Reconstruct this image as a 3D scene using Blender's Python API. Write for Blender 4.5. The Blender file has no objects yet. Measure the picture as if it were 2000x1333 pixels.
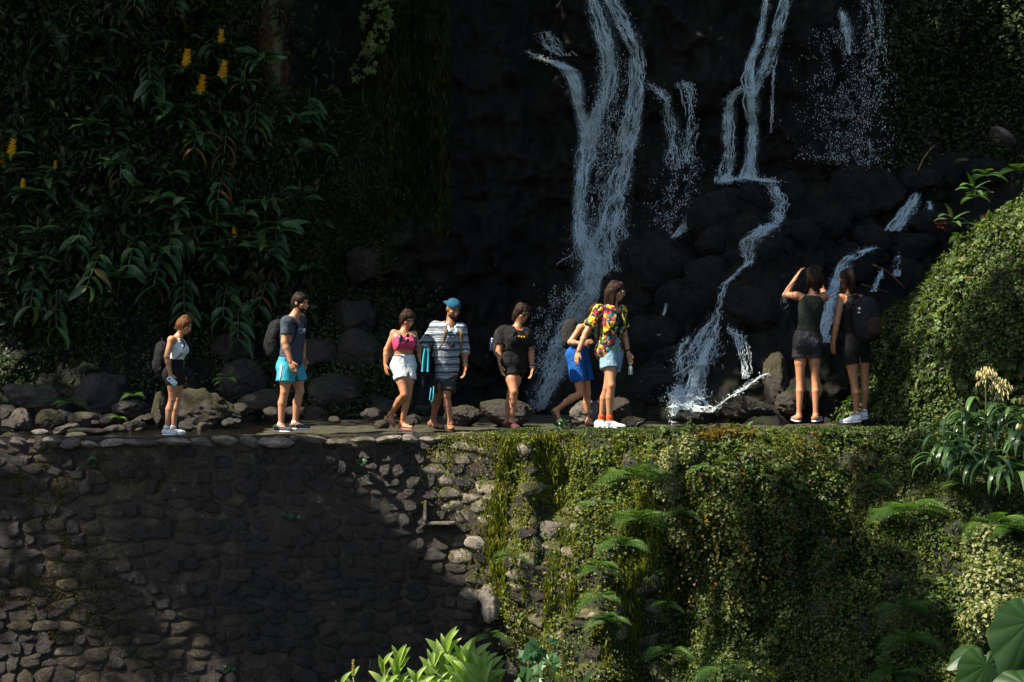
import bpy, math, random
import numpy as np
R = math.radians
rng = np.random.default_rng(7)
random.seed(7)
SC = bpy.context.scene
COL = SC.collection

# ------------------------------------------------------------------ camera, sky, sun, exposure
CAMZ = 1.12
cam = bpy.data.cameras.new('camera'); camo = bpy.data.objects.new('camera', cam); COL.objects.link(camo)
camo.location = (0, 0, CAMZ); camo.rotation_euler = (R(90), 0, 0)
cam.lens = 61.4; cam.sensor_width = 36; cam.clip_end = 3000
SC.camera = camo
SUN = np.array([0.58, 0.25, -0.77]); SUN = SUN/np.linalg.norm(SUN)      # direction the light travels
elev = math.asin(-SUN[2]); az = math.atan2(-SUN[0], -SUN[1])              # compass angle of the sun, clockwise from +Y
w = bpy.data.worlds.new('World'); SC.world = w; w.use_nodes = True
nt = w.node_tree; sky = nt.nodes.new('ShaderNodeTexSky'); sky.sky_type = 'NISHITA'; sky.sun_disc = False
sky.sun_elevation = elev; sky.sun_rotation = az
bg = nt.nodes['Background']; bg.inputs[1].default_value = 0.066
nt.links.new(sky.outputs[0], bg.inputs[0])
sl = bpy.data.lights.new('sun', 'SUN'); sl.energy = 5.0; sl.angle = R(0.53); sl.color = (1, .90, .74)
so = bpy.data.objects.new('sun', sl); COL.objects.link(so)
from mathutils import Vector
so.rotation_euler = Vector(SUN.tolist()).to_track_quat('-Z', 'Y').to_euler(); so.location = (-8, 10, 20)
SC.view_settings.view_transform = 'Standard'; SC.view_settings.look = 'None'
SC.view_settings.gamma = 1; SC.view_settings.exposure = 1.45; SC.view_settings.use_curve_mapping = False
SC.render.engine = 'CYCLES'
SC.cycles.max_bounces = 6; SC.cycles.diffuse_bounces = 3; SC.cycles.glossy_bounces = 2
SC.cycles.transmission_bounces = 4; SC.cycles.transparent_max_bounces = 12
SC.cycles.caustics_reflective = False; SC.cycles.caustics_refractive = False

FPX = 3411.0
def P(px, py, d): return np.array([(px-1000)/FPX*d, d, CAMZ-(py-666.5)/FPX*d])

# ------------------------------------------------------------------ noise
def _h(ix, iy, iz, s):
    h = (ix*374761393 + iy*668265263 + iz*2147483647 + s*1274126177) & 0xFFFFFFFF
    h = ((h ^ (h >> 13))*1274126177) & 0xFFFFFFFF
    h = ((h ^ (h >> 16))*2246822519) & 0xFFFFFFFF
    return ((h ^ (h >> 15)) & 0xFFFFFF)/float(0xFFFFFF)
def vnoise(p, seed=0):
    p = np.asarray(p, dtype=np.float64); i = np.floor(p).astype(np.int64); f = p-i; f = f*f*(3-2*f)
    x, y, z = i[..., 0], i[..., 1], i[..., 2]; fx, fy, fz = f[..., 0], f[..., 1], f[..., 2]
    def L(a, b, t): return a+(b-a)*t
    r = L(L(L(_h(x, y, z, seed), _h(x+1, y, z, seed), fx), L(_h(x, y+1, z, seed), _h(x+1, y+1, z, seed), fx), fy),
          L(L(_h(x, y, z+1, seed), _h(x+1, y, z+1, seed), fx), L(_h(x, y+1, z+1, seed), _h(x+1, y+1, z+1, seed), fx), fy), fz)
    return r*2-1
def fbm(p, oct=4, seed=0, gain=.5):
    p = np.asarray(p, dtype=np.float64); s = 0; a = 1; t = 0
    for o in range(oct):
        s = s+a*vnoise(p*(2**o)+o*17.3, seed+o); t += a; a *= gain
    return s/t
def ss(x, a, b):
    t = np.clip((x-a)/(b-a), 0, 1); return t*t*(3-2*t)
def xyz(x, y, z):
    x, y, z = np.broadcast_arrays(x, y, z); return np.stack([x, y, z], -1)
def nrm(v): return v/np.maximum(np.linalg.norm(v, axis=-1, keepdims=True), 1e-9)

# ------------------------------------------------------------------ mesh helpers
def meshnp(name, V, F, mats=None, smooth=True, attr=None, mi=None):
    """V (n,3); F (m,3) or (m,4) array, or list of such arrays"""
    me = bpy.data.meshes.new(name)
    V = np.asarray(V, np.float32); Fs = F if isinstance(F, list) else [F]
    Fs = [np.asarray(f, np.int32) for f in Fs if len(f)]
    me.vertices.add(len(V)); me.vertices.foreach_set('co', V.ravel())
    nl = sum(f.size for f in Fs); npoly = sum(len(f) for f in Fs)
    me.loops.add(nl); me.polygons.add(npoly)
    me.loops.foreach_set('vertex_index', np.concatenate([f.ravel() for f in Fs]))
    tot = np.concatenate([np.full(len(f), f.shape[1], np.int32) for f in Fs])
    st = np.concatenate([[0], np.cumsum(tot)[:-1]]).astype(np.int32)
    me.polygons.foreach_set('loop_start', st); me.polygons.foreach_set('loop_total', tot)
    me.polygons.foreach_set('use_smooth', np.full(npoly, bool(smooth)))
    if mi is not None: me.polygons.foreach_set('material_index', np.asarray(mi, np.int32))
    if attr is not None:
        a = me.attributes.new('rnd', 'FLOAT', 'POINT'); a.data.foreach_set('value', np.asarray(attr, np.float32))
    me.update(calc_edges=True); me.validate()
    for m in (mats if isinstance(mats, (list, tuple)) else [mats]):
        if m: me.materials.append(m)
    return me
def tag(o, label=None, cat=None, group=None, kind=None):
    if label: o['label'] = label
    if cat: o['category'] = cat
    if group: o['group'] = group
    if kind: o['kind'] = kind
    return o
def obj(name, me, parent=None, loc=None):
    o = bpy.data.objects.new(name, me); COL.objects.link(o)
    if parent is not None: o.parent = parent
    if loc is not None: o.location = [float(v) for v in loc]
    return o
def empty(name, loc=(0, 0, 0)):
    o = bpy.data.objects.new(name, None); COL.objects.link(o); o.location = [float(v) for v in loc]; o.empty_display_size = .1
    return o
def build(name, V, F, mat, parent=None, smooth=True, attr=None, mi=None):
    """world coordinate mesh; when a parent is given, stored relative to the parent's location"""
    V = np.asarray(V, float)
    if parent is not None:
        base = np.array(parent.location) if parent.parent is None else np.array(parent.parent.location)
        V = V-base
    else:
        base = V.mean(0) if len(V) else np.zeros(3); base[2] = V[:, 2].min()
        V = V-base
    o = obj(name, meshnp(name, V, F, mat, smooth, attr, mi), parent)
    if parent is None: o.location = base.tolist()
    return o
def gridf(nu, nv, off=0, closeu=False):
    i = np.arange(nu if closeu else nu-1)[:, None]; j = np.arange(nv-1)[None, :]
    i2 = (i+1) % nu
    return np.stack([(i*nv+j), (i2*nv+j), (i2*nv+j+1), (i*nv+j+1)], -1).reshape(-1, 4)+off
def join(parts):
    Vs = []; Fq = []; Ft = []; n = 0
    for V, F in parts:
        Vs.append(V)
        for f in (F if isinstance(F, list) else [F]):
            f = np.asarray(f)
            (Fq if f.shape[1] == 4 else Ft).append(f+n)
        n += len(V)
    out = []
    if Fq: out.append(np.concatenate(Fq))
    if Ft: out.append(np.concatenate(Ft))
    return np.concatenate(Vs), out
def tube(pts, rad, n=6, caps=True):
    pts = np.asarray(pts, float); rad = np.broadcast_to(np.asarray(rad, float), (len(pts),))
    T = nrm(np.gradient(pts, axis=0)); up = np.array([0, 0, 1.0])
    if abs(T[0] @ up) > .9: up = np.array([0, 1.0, 0])
    U = nrm(np.cross(T, up)); W_ = np.cross(T, U)
    a = np.arange(n)*2*np.pi/n
    ring = pts[:, None]+rad[:, None, None]*(np.cos(a)[None, :, None]*U[:, None]+np.sin(a)[None, :, None]*W_[:, None])
    V = ring.reshape(-1, 3); m = len(pts)
    F = np.array([[i*n+j, i*n+(j+1) % n, (i+1)*n+(j+1) % n, (i+1)*n+j] for i in range(m-1) for j in range(n)])
    if caps:
        V = np.vstack([V, pts[0], pts[-1]]); k = m*n
        F2 = np.array([[k, (j+1) % n, j] for j in range(n)]+[[k+1, (m-1)*n+j, (m-1)*n+(j+1) % n] for j in range(n)])
        return V, [F, F2]
    return V, F
def cubesphere(n):
    g = np.linspace(-1, 1, n+1); g = np.tan(g*np.pi/4)
    Vs = []; Fs = []; off = 0
    for ax in range(3):
        for s in (-1, 1):
            a, b = np.meshgrid(g, g, indexing='ij'); c = np.full_like(a, s)
            L = [None]*3; L[ax] = c; L[(ax+1) % 3] = a; L[(ax+2) % 3] = b
            Vs.append(np.stack(L, -1).reshape(-1, 3)); f = gridf(n+1, n+1, off)
            Fs.append(f if s > 0 else f[:, ::-1]); off += (n+1)**2
    V = np.concatenate(Vs); F = np.concatenate(Fs)
    key = np.round(V*1e5).astype(np.int64); _, idx, inv = np.unique(key, axis=0, return_index=True, return_inverse=True)
    return nrm(V[idx]), inv.ravel()[F]
def rock(n, seed, planes=9, amp=.08, soft=.0, freq=2.2, fine=.03):
    r = np.random.default_rng(seed); D, F = cubesphere(n)
    N = nrm(r.normal(size=(planes, 3))); h = r.uniform(.72, 1.0, planes)
    dd = D @ N.T; rr = np.where(dd > .05, h/np.maximum(dd, .05), 9)
    k = 16.0; rad = -np.log(np.exp(-k*rr).sum(1)+np.exp(-k*1.10))/k
    rad = rad*(1+1.5*amp*fbm(D*freq+seed*3.1, 4, seed, .6)+fine*1.6*fbm(D*freq*5+seed, 2, seed+5))
    return D*rad[:, None], F
def rotm(ax, ay, az_):
    cx, sx, cy, sy, cz, sz = math.cos(ax), math.sin(ax), math.cos(ay), math.sin(ay), math.cos(az_), math.sin(az_)
    return np.array([[cz, -sz, 0], [sz, cz, 0], [0, 0, 1]]) @ np.array([[cy, 0, sy], [0, 1, 0], [-sy, 0, cy]]) @ np.array([[1, 0, 0], [0, cx, -sx], [0, sx, cx]])
def scatter(V, F, n, r, dens=None):
    """random points on quads: returns pos, normal"""
    A, B, C_, D = V[F[:, 0]], V[F[:, 1]], V[F[:, 2]], V[F[:, 3]]
    nn = np.cross(C_-A, D-B); ar = np.linalg.norm(nn, axis=1)*.5; wgt = ar.copy()
    if dens is not None: wgt = wgt*dens((A+C_)/2)
    idx = r.choice(len(F), n, p=wgt/wgt.sum()); u = r.random((n, 1)); v = r.random((n, 1))
    p = (A[idx]*(1-u)+B[idx]*u)*(1-v)+(D[idx]*(1-u)+C_[idx]*u)*v
    return p, nrm(nn[idx])
LEAF1 = (np.array([[0, 0, 0], [.5, .38, .16], [0, 1, -.06], [-.5, .38, .16]]), np.array([[0, 1, 2], [0, 2, 3]]))
LEAF2 = (np.array([[0, 0, 0], [.34, .25, .1], [.42, .55, .06], [0, 1, -.2], [-.42, .55, .06], [-.34, .25, .1], [0, .5, .0]]),
         np.array([[0, 1, 6], [1, 2, 6], [2, 3, 6], [3, 4, 6], [4, 5, 6], [5, 0, 6]]))
IVY = (np.array([[0, 0, 0], [.42, -.05, .05], [.3, .28, .06], [.52, .5, .02], [.16, .55, .05], [0, 1, -.1], [-.16, .55, .05], [-.52, .5, .02], [-.3, .28, .06], [-.42, -.05, .05]]),
       np.array([[0, 1, 2], [0, 2, 4], [2, 3, 4], [0, 4, 5], [0, 5, 6], [0, 6, 8], [6, 7, 8], [0, 8, 9]]))
def frames(dirn, nor):
    y = nrm(dirn); z = nor-(nor*y).sum(-1, keepdims=True)*y; z = nrm(z); x = np.cross(y, z)
    return x, y, z
def leafcloud(pos, dirn, nor, size, tmpl, aspect=1.0, r=rng):
    T, F = tmpl; x, y, z = frames(dirn, nor); n = len(pos)
    size = np.broadcast_to(size, (n,)); aspect = np.broadcast_to(aspect, (n,))
    V = pos[:, None]+size[:, None, None]*(T[None, :, 0:1]*aspect[:, None, None]*x[:, None]+T[None, :, 1:2]*y[:, None]+T[None, :, 2:3]*z[:, None])
    F = (F[None]+(np.arange(n)*len(T))[:, None, None]).reshape(-1, F.shape[1])
    rn = np.repeat(r.random(n), len(T))
    return V.reshape(-1, 3), F, rn
def multi(clouds):
    V = np.concatenate([c[0] for c in clouds]); n = 0; Fs = []
    for c in clouds: Fs.append(c[1]+n); n += len(c[0])
    return V, np.concatenate(Fs), np.concatenate([c[2] for c in clouds])

# ------------------------------------------------------------------ materials
def ramp(nt, stops, interp='LINEAR'):
    n = nt.nodes.new('ShaderNodeValToRGB'); cr = n.color_ramp; cr.interpolation = interp
    while len(cr.elements) < len(stops): cr.elements.new(.5)
    for e, (p, c) in zip(cr.elements, stops):
        e.position = p; e.color = (c[0], c[1], c[2], 1)
    return n
class NT:
    def __init__(s, name):
        s.m = bpy.data.materials.new(name); s.m.use_nodes = True; s.t = s.m.node_tree
        s.b = s.t.nodes['Principled BSDF']; s.out = s.t.nodes['Material Output']
    def n(s, t, **kw):
        x = s.t.nodes.new(t)
        for k, v in kw.items():
            if k.startswith('i_'): x.inputs[k[2:].replace('_', ' ')].default_value = v
            else: setattr(x, k, v)
        return x
    def l(s, a, b): s.t.links.new(a, b)
    def coord(s, stretch=(1, 1, 1), which='Object', rot=(0, 0, 0)):
        c = s.n('ShaderNodeTexCoord'); m = s.n('ShaderNodeMapping'); m.inputs['Scale'].default_value = stretch; m.inputs['Rotation'].default_value = rot
        if which == 'World':
            g = s.n('ShaderNodeNewGeometry'); s.l(g.outputs['Position'], m.inputs[0])
        else: s.l(c.outputs[which], m.inputs[0])
        return m.outputs[0]
    def noise(s, vec, scale, detail=4, rough=.6, dist=0):
        x = s.n('ShaderNodeTexNoise'); x.inputs['Scale'].default_value = scale; x.inputs['Detail'].default_value = detail
        x.inputs['Roughness'].default_value = rough; x.inputs['Distortion'].default_value = dist
        s.l(vec, x.inputs['Vector']); return x.outputs['Fac']
    def mix(s, f, a, b, mode='MIX'):
        x = s.n('ShaderNodeMix', data_type='RGBA', blend_type=mode)
        if isinstance(f, (int, float)): x.inputs[0].default_value = f
        else: s.l(f, x.inputs[0])
        for v, k in ((a, 6), (b, 7)):
            if isinstance(v, (tuple, list)): x.inputs[k].default_value = (v[0], v[1], v[2], 1)
            else: s.l(v, x.inputs[k])
        return x.outputs[2]
    def math(s, op, a, b=None, clamp=False):
        x = s.n('ShaderNodeMath', operation=op, use_clamp=clamp)
        for v, k in ((a, 0), (b, 1)):
            if v is None: continue
            if isinstance(v, (int, float)): x.inputs[k].default_value = v
            else: s.l(v, x.inputs[k])
        return x.outputs[0]
    def sstep(s, v, a, b):
        x = s.n('ShaderNodeMapRange', interpolation_type='SMOOTHSTEP'); x.inputs['From Min'].default_value = a; x.inputs['From Max'].default_value = b
        s.l(v, x.inputs[0]); return x.outputs[0]
    def bump(s, h, strength, dist, prev=None):
        x = s.n('ShaderNodeBump'); x.inputs['Strength'].default_value = strength; x.inputs['Distance'].default_value = dist
        s.l(h, x.inputs['Height'])
        if prev is not None: s.l(prev, x.inputs['Normal'])
        s.l(x.outputs[0], s.b.inputs['Normal']); return x.outputs[0]
    def set(s, col=None, rough=None, spec=None, **kw):
        if col is not None:
            if isinstance(col, (tuple, list)): s.b.inputs['Base Color'].default_value = (col[0], col[1], col[2], 1)
            else: s.l(col, s.b.inputs['Base Color'])
        if rough is not None:
            if isinstance(rough, (int, float)): s.b.inputs['Roughness'].default_value = rough
            else: s.l(rough, s.b.inputs['Roughness'])
        if spec is not None: s.b.inputs['Specular IOR Level'].default_value = spec
        for k, v in kw.items(): s.b.inputs[k.replace('_', ' ')].default_value = v
        return s
MATS = {}
def leafmat(name, stops, rough=.45, trans=.35, spec=.4, tcol=(1.3, 1.5, .5), objrand=False, vein=False):
    s = NT(name)
    if objrand:
        oi = s.n('ShaderNodeObjectInfo'); f = oi.outputs['Random']
    else:
        a = s.n('ShaderNodeAttribute', attribute_name='rnd'); f = a.outputs['Fac']
    rp = ramp(s.t, stops); s.l(f, rp.inputs[0])
    nz = s.noise(s.coord(), 14 if vein else 6, 3)
    c = s.mix(s.math('MULTIPLY', nz, .55), rp.outputs[0], (.25, .25, .2), 'MULTIPLY')
    if vein:
        wv = s.n('ShaderNodeTexWave', wave_type='BANDS', bands_direction='Y'); wv.inputs['Scale'].default_value = vein; wv.inputs['Distortion'].default_value = .6
        cc = s.coord((1, 1, 1)); s.l(cc, wv.inputs['Vector']); s.bump(wv.outputs['Fac'], .35, .004)
        c = s.mix(s.math('MULTIPLY', wv.outputs['Fac'], .22), c, (.5, .6, .4), 'MULTIPLY')
    s.set(c, rough, spec)
    tr = s.n('ShaderNodeBsdfTranslucent'); tc = s.mix(1.0, c, tcol, 'MULTIPLY'); s.l(tc, tr.inputs[0])
    mx = s.n('ShaderNodeMixShader'); mx.inputs[0].default_value = trans
    s.l(s.b.outputs[0], mx.inputs[1]); s.l(tr.outputs[0], mx.inputs[2]); s.l(mx.outputs[0], s.out.inputs[0])
    MATS[name] = s.m; return s.m
def plain(name, col, rough=.7, spec=.4, var=.25, scale=30, bump=.0, bscale=60, bdist=.004, **kw):
    s = NT(name); co = s.coord()
    n = s.noise(co, scale, 4)
    c = s.mix(s.sstep(n, .3, .7), tuple(v*(1-var) for v in col), tuple(min(1, v*(1+var)) for v in col))
    s.set(c, rough, spec, **kw)
    if bump: s.bump(s.noise(co, bscale, 4), bump, bdist)
    MATS[name] = s.m; return s.m
def rockmat(name, dark, light, moss=None, mossamt=.5, wet=.35, scale=3.0, stretch=(1, 1, 1), bump=.6, lichen=None, top=None, spec=.5):
    s = NT(name); co = s.coord(stretch, 'World')
    oi = s.n('ShaderNodeObjectInfo')
    n1 = s.noise(co, scale, 8, .65, .3); n2 = s.noise(co, scale*6, 6, .7); n3 = s.noise(co, scale*30, 3, .7)
    c = s.mix(s.sstep(n1, .3, .72), dark, light)
    c = s.mix(.55, c, s.mix(s.sstep(n2, .35, .65), (.35, .33, .3), (1, 1, 1)), 'MULTIPLY')
    v = s.math('ADD', s.math('MULTIPLY', oi.outputs['Random'], .7), .65)
    c = s.mix(1.0, c, s.n('ShaderNodeCombineColor').outputs[0], 'MIX') if False else c
    hv = s.n('ShaderNodeHueSaturation'); s.l(v, hv.inputs['Value']); s.l(c, hv.inputs['Color']); c = hv.outputs[0]
    if lichen:
        n4 = s.noise(co, scale*2.3, 7, .75, .6); c = s.mix(s.sstep(n4, .56, .66), c, lichen)
    if moss:
        g = s.n('ShaderNodeNewGeometry'); sp = s.n('ShaderNodeSeparateXYZ'); s.l(g.outputs['Normal'], sp.inputs[0])
        k = s.math('ADD', s.math('MULTIPLY', sp.outputs[2], .22), s.noise(co, scale*1.4, 6, .7))
        k = s.sstep(k, 1.0-mossamt-.08, 1.0-mossamt+.08)
        mc = s.mix(n3, tuple(v*.4 for v in moss), tuple(v*1.5 for v in moss))
        c = s.mix(k, c, mc)
        s.set(None, s.math('ADD', s.math('MULTIPLY', k, .45), wet))
    else: s.set(None, wet)
    s.set(c, None, spec)
    h = s.math('ADD', s.math('MULTIPLY', n2, .7), s.math('MULTIPLY', n3, .35))
    s.bump(s.math('ADD', h, n1), bump, .05)
    MATS[name] = s.m; return s.m
# ------------------------------------------------------------------ the surfaces of the place
def Tedge(x): return np.interp(x, [-12, -6, -4, -2.5, -1, 0, 2, 3.5, 5, 7, 12], [20.4, 20.6, 20.75, 21.1, 21.55, 21.7, 21.55, 21.75, 22.0, 21.6, 20.6])
def Wy(x, z):
    """front face of the retaining wall and the overgrown bank beside it: y as a function of x and z (z <= 0)"""
    x = np.asarray(x, float); z = np.asarray(z, float); q = np.maximum(-z, 0)
    y = Tedge(x)-.05*q
    xb = -1.12+.40*q
    p = ss(x, xb, xb+.8)*(.12+.36*np.minimum(q, 3.2))
    p = p*(1-.55*ss(x, 1.0, 1.9)*(1-ss(x, 2.0, 2.6)))
    y = y-p
    # mossy overhang
    bl = np.exp(-((x-2.75)/.95)**4)*ss(q, -.1, .25)*(1-ss(q, .75, 1.5)); y = y-.62*bl
    lf = ss(x, 3.0, 6.5)*(.25+.95*q)*1.0; y = y-np.minimum(lf, 4.2)
    pt = xyz(x, x*0, z)
    right = ss(x, -.9, .6)
    y = y-right*(.30*fbm(pt*1.3+3, 3, 11)+.16*fbm(pt*np.array([3.6, 1, 2.8]), 3, 12)+.16*vnoise(pt*np.array([5.2, 1, .9]), 14)*ss(q, .1, .5)+.13*ss(x, .8, 1.8)*vnoise(pt*np.array([7, 1, 6.]), 24))-(1-right)*.03*fbm(pt*1.5, 3, 13)
    return y
def Tal(x):   # height of the rock slope under the cliff
    return np.interp(x, [-14, -7, -5, -4, -2.6, -1.4, -.6, .3, 1.2, 2.0, 3.2, 5, 7, 10], [1.5, 1.2, .9, 1.3, 1.9, 1.5, .5, .5, 1.7, 3.0, 3.7, 3.9, 3.6, 4])
def Cy(x, z):
    """cliff and the slope of fallen rock at its foot"""
    x = np.asarray(x, float); z = np.asarray(z, float); pt = xyz(x, x*0, z)
    y = 28.6-ss(-x, 1.5, 7)*1.4-ss(x, 6, 12)*2.5
    y = y-.9*np.exp(-((x+3.75)/.45)**2)*ss(z, 1.8, 3.2)                          # the brown rib
    y = y-.5*np.exp(-((x+1.9)/.5)**2)*ss(z, 1.5, 2.5)-.45*np.exp(-((x+1.15)/.28)**2)*ss(z, 1.2, 2)
    y = y+.5*np.exp(-((x-.35)/.45)**2)
    rg = 1-np.abs(fbm(pt*np.array([2.2, 1, 1.6])+7, 4, 39))*2.4; y = y-.20*rg*rg-.05*fbm(pt*np.array([11, 1, 7.0]), 3, 38)
    led = .28*vnoise(xyz(x*.8, x*0, z*1.1+5), 31)+.16*fbm(pt*np.array([3.2, 1, 1.3]), 3, 32)
    y = y-led*1.3-.10*fbm(pt*np.array([8, 1, 3.0]), 3, 33)-.05*np.round(3*vnoise(pt*np.array([2.5, 1, 4.]), 34))*.6
    t = Tal(x)*(1+.12*vnoise(xyz(x*1.1, 0*x, 0*x), 35))
    y = y-np.maximum(t-z, 0)*(1.05)*(1+.15*vnoise(pt*2, 36))-.25*ss(t-z, .2, -.2)*0
    return y
def solve(f, px, py, d0=24.):
    px = np.asarray(px, float); py = np.asarray(py, float); d = np.full(np.broadcast(px, py).shape, d0)
    for _ in range(18):
        d = .45*d+.55*f((px-1000)/FPX*d, CAMZ-(py-666.5)/FPX*d)
    return np.stack([(px-1000)/FPX*d, d, CAMZ-(py-666.5)/FPX*d], -1)
def onC(px, py, off=0.):
    p = solve(Cy, px, py, 27.); d = p[..., 1]-off; return np.stack([(px-1000)/FPX*d, d, CAMZ-(py-666.5)/FPX*d], -1)
def onW(px, py, off=0.):
    p = solve(Wy, px, py, 21.); d = p[..., 1]-off; return np.stack([(px-1000)/FPX*d, d, CAMZ-(py-666.5)/FPX*d], -1)
def onP(px, py, z=0.):      # on the path plane
    return P(px, py, (CAMZ-z)*FPX/(py-666.5))
Sx = [4.3, 4.75, 5.06, 5.26, 5.77, 6.06, 6.36, 7.04, 8, 11]; Sz = [0, .03, .45, 1.15, 1.62, 2.1, 2.5, 2.95, 3.7, 5]
def HV(x, v):
    """overgrown mound at the right end of the path; v runs from the front foot over the top"""
    a = v*np.pi*.62; top = np.interp(x, Sx, Sz)
    lob = .35*np.exp(-((x-6.3)/.9)**2)*np.sin(np.clip(v*np.pi*1.6, 0, np.pi))
    y = np.interp(x, [4.3, 5.0, 5.6, 6.4], [25.5, 25.3, 24.6, 23.9])-np.cos(a)*(.9+.30*(x-4.3))-lob-ss(x, 6.5, 9)*(1-v)*.6
    z = -.12+np.sin(np.minimum(a, np.pi*.62))*(top+.12)
    q = xyz(x, y, z)
    n = .38*fbm(q*1.5, 3, 41)+.10*fbm(q*5, 2, 42)
    return xyz(x, y-n*np.cos(a)*1.2, z+n*np.sin(a)*.5)

basalt = rockmat('wet_basalt', (.005, .0040, .0030), (.017, .0135, .0098), moss=(.012, .016, .005), mossamt=.34, wet=.46, scale=2.4, stretch=(1, 1, .5), bump=1., spec=.22)
talus = rockmat('slope_rock', (.007, .006, .005), (.02, .017, .013), moss=(.016, .018, .006), mossamt=.36, wet=.4, scale=3, bump=.9, spec=.25)
soil = rockmat('bank_soil', (.008, .006, .004), (.022, .016, .009), moss=(.016, .021, .006), mossamt=.45, wet=.6, scale=2., bump=.8)
mortar = rockmat('wall_mortar', (.014, .008, .0045), (.052, .032, .018), moss=(.025, .028, .009), mossamt=.35, wet=.7, scale=2., bump=.8)

# rust brown lichened rib on the cliff
_t = basalt.node_tree; _b = _t.nodes['Principled BSDF']; _l = _b.inputs['Base Color'].links[0].from_socket
def _nd(t_, **k):
    n_ = _t.nodes.new(t_)
    for a_, v_ in k.items(): setattr(n_, a_, v_)
    return n_
_g = _nd('ShaderNodeNewGeometry'); _sp = _nd('ShaderNodeSeparateXYZ'); _t.links.new(_g.outputs['Position'], _sp.inputs[0]); _mp = _nd('ShaderNodeMapping'); _mp.inputs['Scale'].default_value = (1, 1, .25); _t.links.new(_g.outputs['Position'], _mp.inputs[0]); _n = _nd('ShaderNodeTexNoise'); _n.inputs['Scale'].default_value = 5; _n.inputs['Detail'].default_value = 8; _n.inputs['Roughness'].default_value = .7; _t.links.new(_mp.outputs[0], _n.inputs['Vector'])
def _mt(op, a, b):
    n_ = _nd('ShaderNodeMath', operation=op)
    for v_, i_ in ((a, 0), (b, 1)):
        if isinstance(v_, (int, float)): n_.inputs[i_].default_value = v_
        else: _t.links.new(v_, n_.inputs[i_])
    return n_.outputs[0]
def _band(c_, w_, z0_): 
    d_ = _mt('ABSOLUTE', _mt('SUBTRACT', _sp.outputs[0], c_), 0); m_ = _mt('SUBTRACT', 1.0, _mt('DIVIDE', d_, w_)); m_ = _mt('ADD', m_, _mt('MULTIPLY', _mt('SUBTRACT', _n.outputs['Fac'], .5), 3.0)); r_ = _nd('ShaderNodeMapRange'); r_.inputs['From Min'].default_value = .25; r_.inputs['From Max'].default_value = .6; _t.links.new(m_, r_.inputs[0])
    z_ = _nd('ShaderNodeMapRange'); z_.inputs['From Min'].default_value = z0_; z_.inputs['From Max'].default_value = z0_+.8; _t.links.new(_sp.outputs[2], z_.inputs[0]); return _mt('MULTIPLY', r_.outputs[0], z_.outputs[0])
def _mx(f_, a_, c_):
    n_ = _nd('ShaderNodeMix', data_type='RGBA'); _t.links.new(f_, n_.inputs[0]); _t.links.new(a_, n_.inputs[6]); n_.inputs[7].default_value = (*c_, 1); return n_.outputs[2]
_l = _mx(_band(-3.72, .34, 3.9), _l, (.10, .042, .014)); _l = _mx(_mt('MULTIPLY', _band(-3.66, .12, 4.2), .7), _l, (.20, .19, .09)); _l = _mx(_mt('MULTIPLY', _band(-5.8, .5, 4.6), .5), _l, (.06, .025, .012)); _l = _mx(_mt('MULTIPLY', _band(-2.2, .9, 1.8), .7), _l, (.018, .026, .007))
_t.links.new(_l, _b.inputs['Base Color'])
# cliff
xs = np.linspace(-15, 14, 620); zs = np.linspace(-.3, 9.5, 300)
X, Z = np.meshgrid(xs, zs, indexing='ij'); CV = xyz(X, Cy(X, Z), Z).reshape(-1, 3); CF = gridf(620, 300)
CF = CF[:, ::1]
# cliff top plateau
tag(build('cliff', CV, CF, basalt), 'dark wet basalt cliff behind the walkers', None, None, 'structure')
px_ = np.linspace(-15, 14, 30); pv = np.linspace(0, 1, 6)
X, Vv = np.meshgrid(px_, pv, indexing='ij'); yy = Cy(X, 9.5)+Vv*60
tag(build('hilltop', xyz(X, yy, 9.5+2*Vv+.0*X).reshape(-1, 3), gridf(30, 6)[:, ::-1], soil), 'ground above the cliff', None, None, 'structure')
# ground of the gorge: one sheet out to the horizon
gx = np.array([-900, -200, -60, -25, -16, -12, -9, -6, -3, 0, 3, 6, 9, 12, 16, 25, 60, 200, 900.]); gy = np.array([-900, -200, -60, -20, -8, 0, 4, 8, 12, 14, 15, 17, 19, 22, 26, 30, 60, 200, 900.])
X, Y = np.meshgrid(gx, gy, indexing='ij')
Gz = np.interp(Y, [-60, 0, 4, 8, 12, 14, 15, 17, 20], [-.5, -.5, -.9, -1.9, -2.2, -2.4, -3.0, -4.2, -4.6])
def gz(y): return float(np.interp(y, [-60, 0, 4, 8, 12, 14, 15, 17, 20], [-.5, -.5, -.9, -1.9, -2.2, -2.4, -3.0, -4.2, -4.6]))
tag(build('ground', xyz(X, Y, Gz).reshape(-1, 3), gridf(len(gx), len(gy))[:, ::1], soil), 'dark gorge floor', None, None, 'structure')
# path on top of the wall
nx, ny = 420, 60
xs = np.linspace(-12, 5.9, nx); vs = np.linspace(0, 1, ny)
X, Vv = np.meshgrid(xs, vs, indexing='ij'); y0 = Tedge(X)+.0; Y = y0+Vv*(27.2-y0)
q = xyz(X, Y, 0*X)
Zp = -.035+.022*fbm(q*3, 3, 21)+.012*fbm(q*12, 2, 22)-ss(X, -1.5, -3.5)*0
pool = ss(-X, 2.9, 3.6)*ss(Y-y0, .35, .6)
Zp = Zp-pool*.05-.35*ss(X, 4.7, 5.4)
pathm = rockmat('path_stone', (.035, .026, .02), (.12, .095, .075), moss=(.04, .045, .012), mossamt=.3, wet=.38, scale=4., bump=.8)
tag(build('path', xyz(X, Y, Zp).reshape(-1, 3), gridf(nx, ny)[:, ::-1][:, ::-1], pathm), 'rough stone path on top of the wall', None, None, 'structure')
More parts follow.
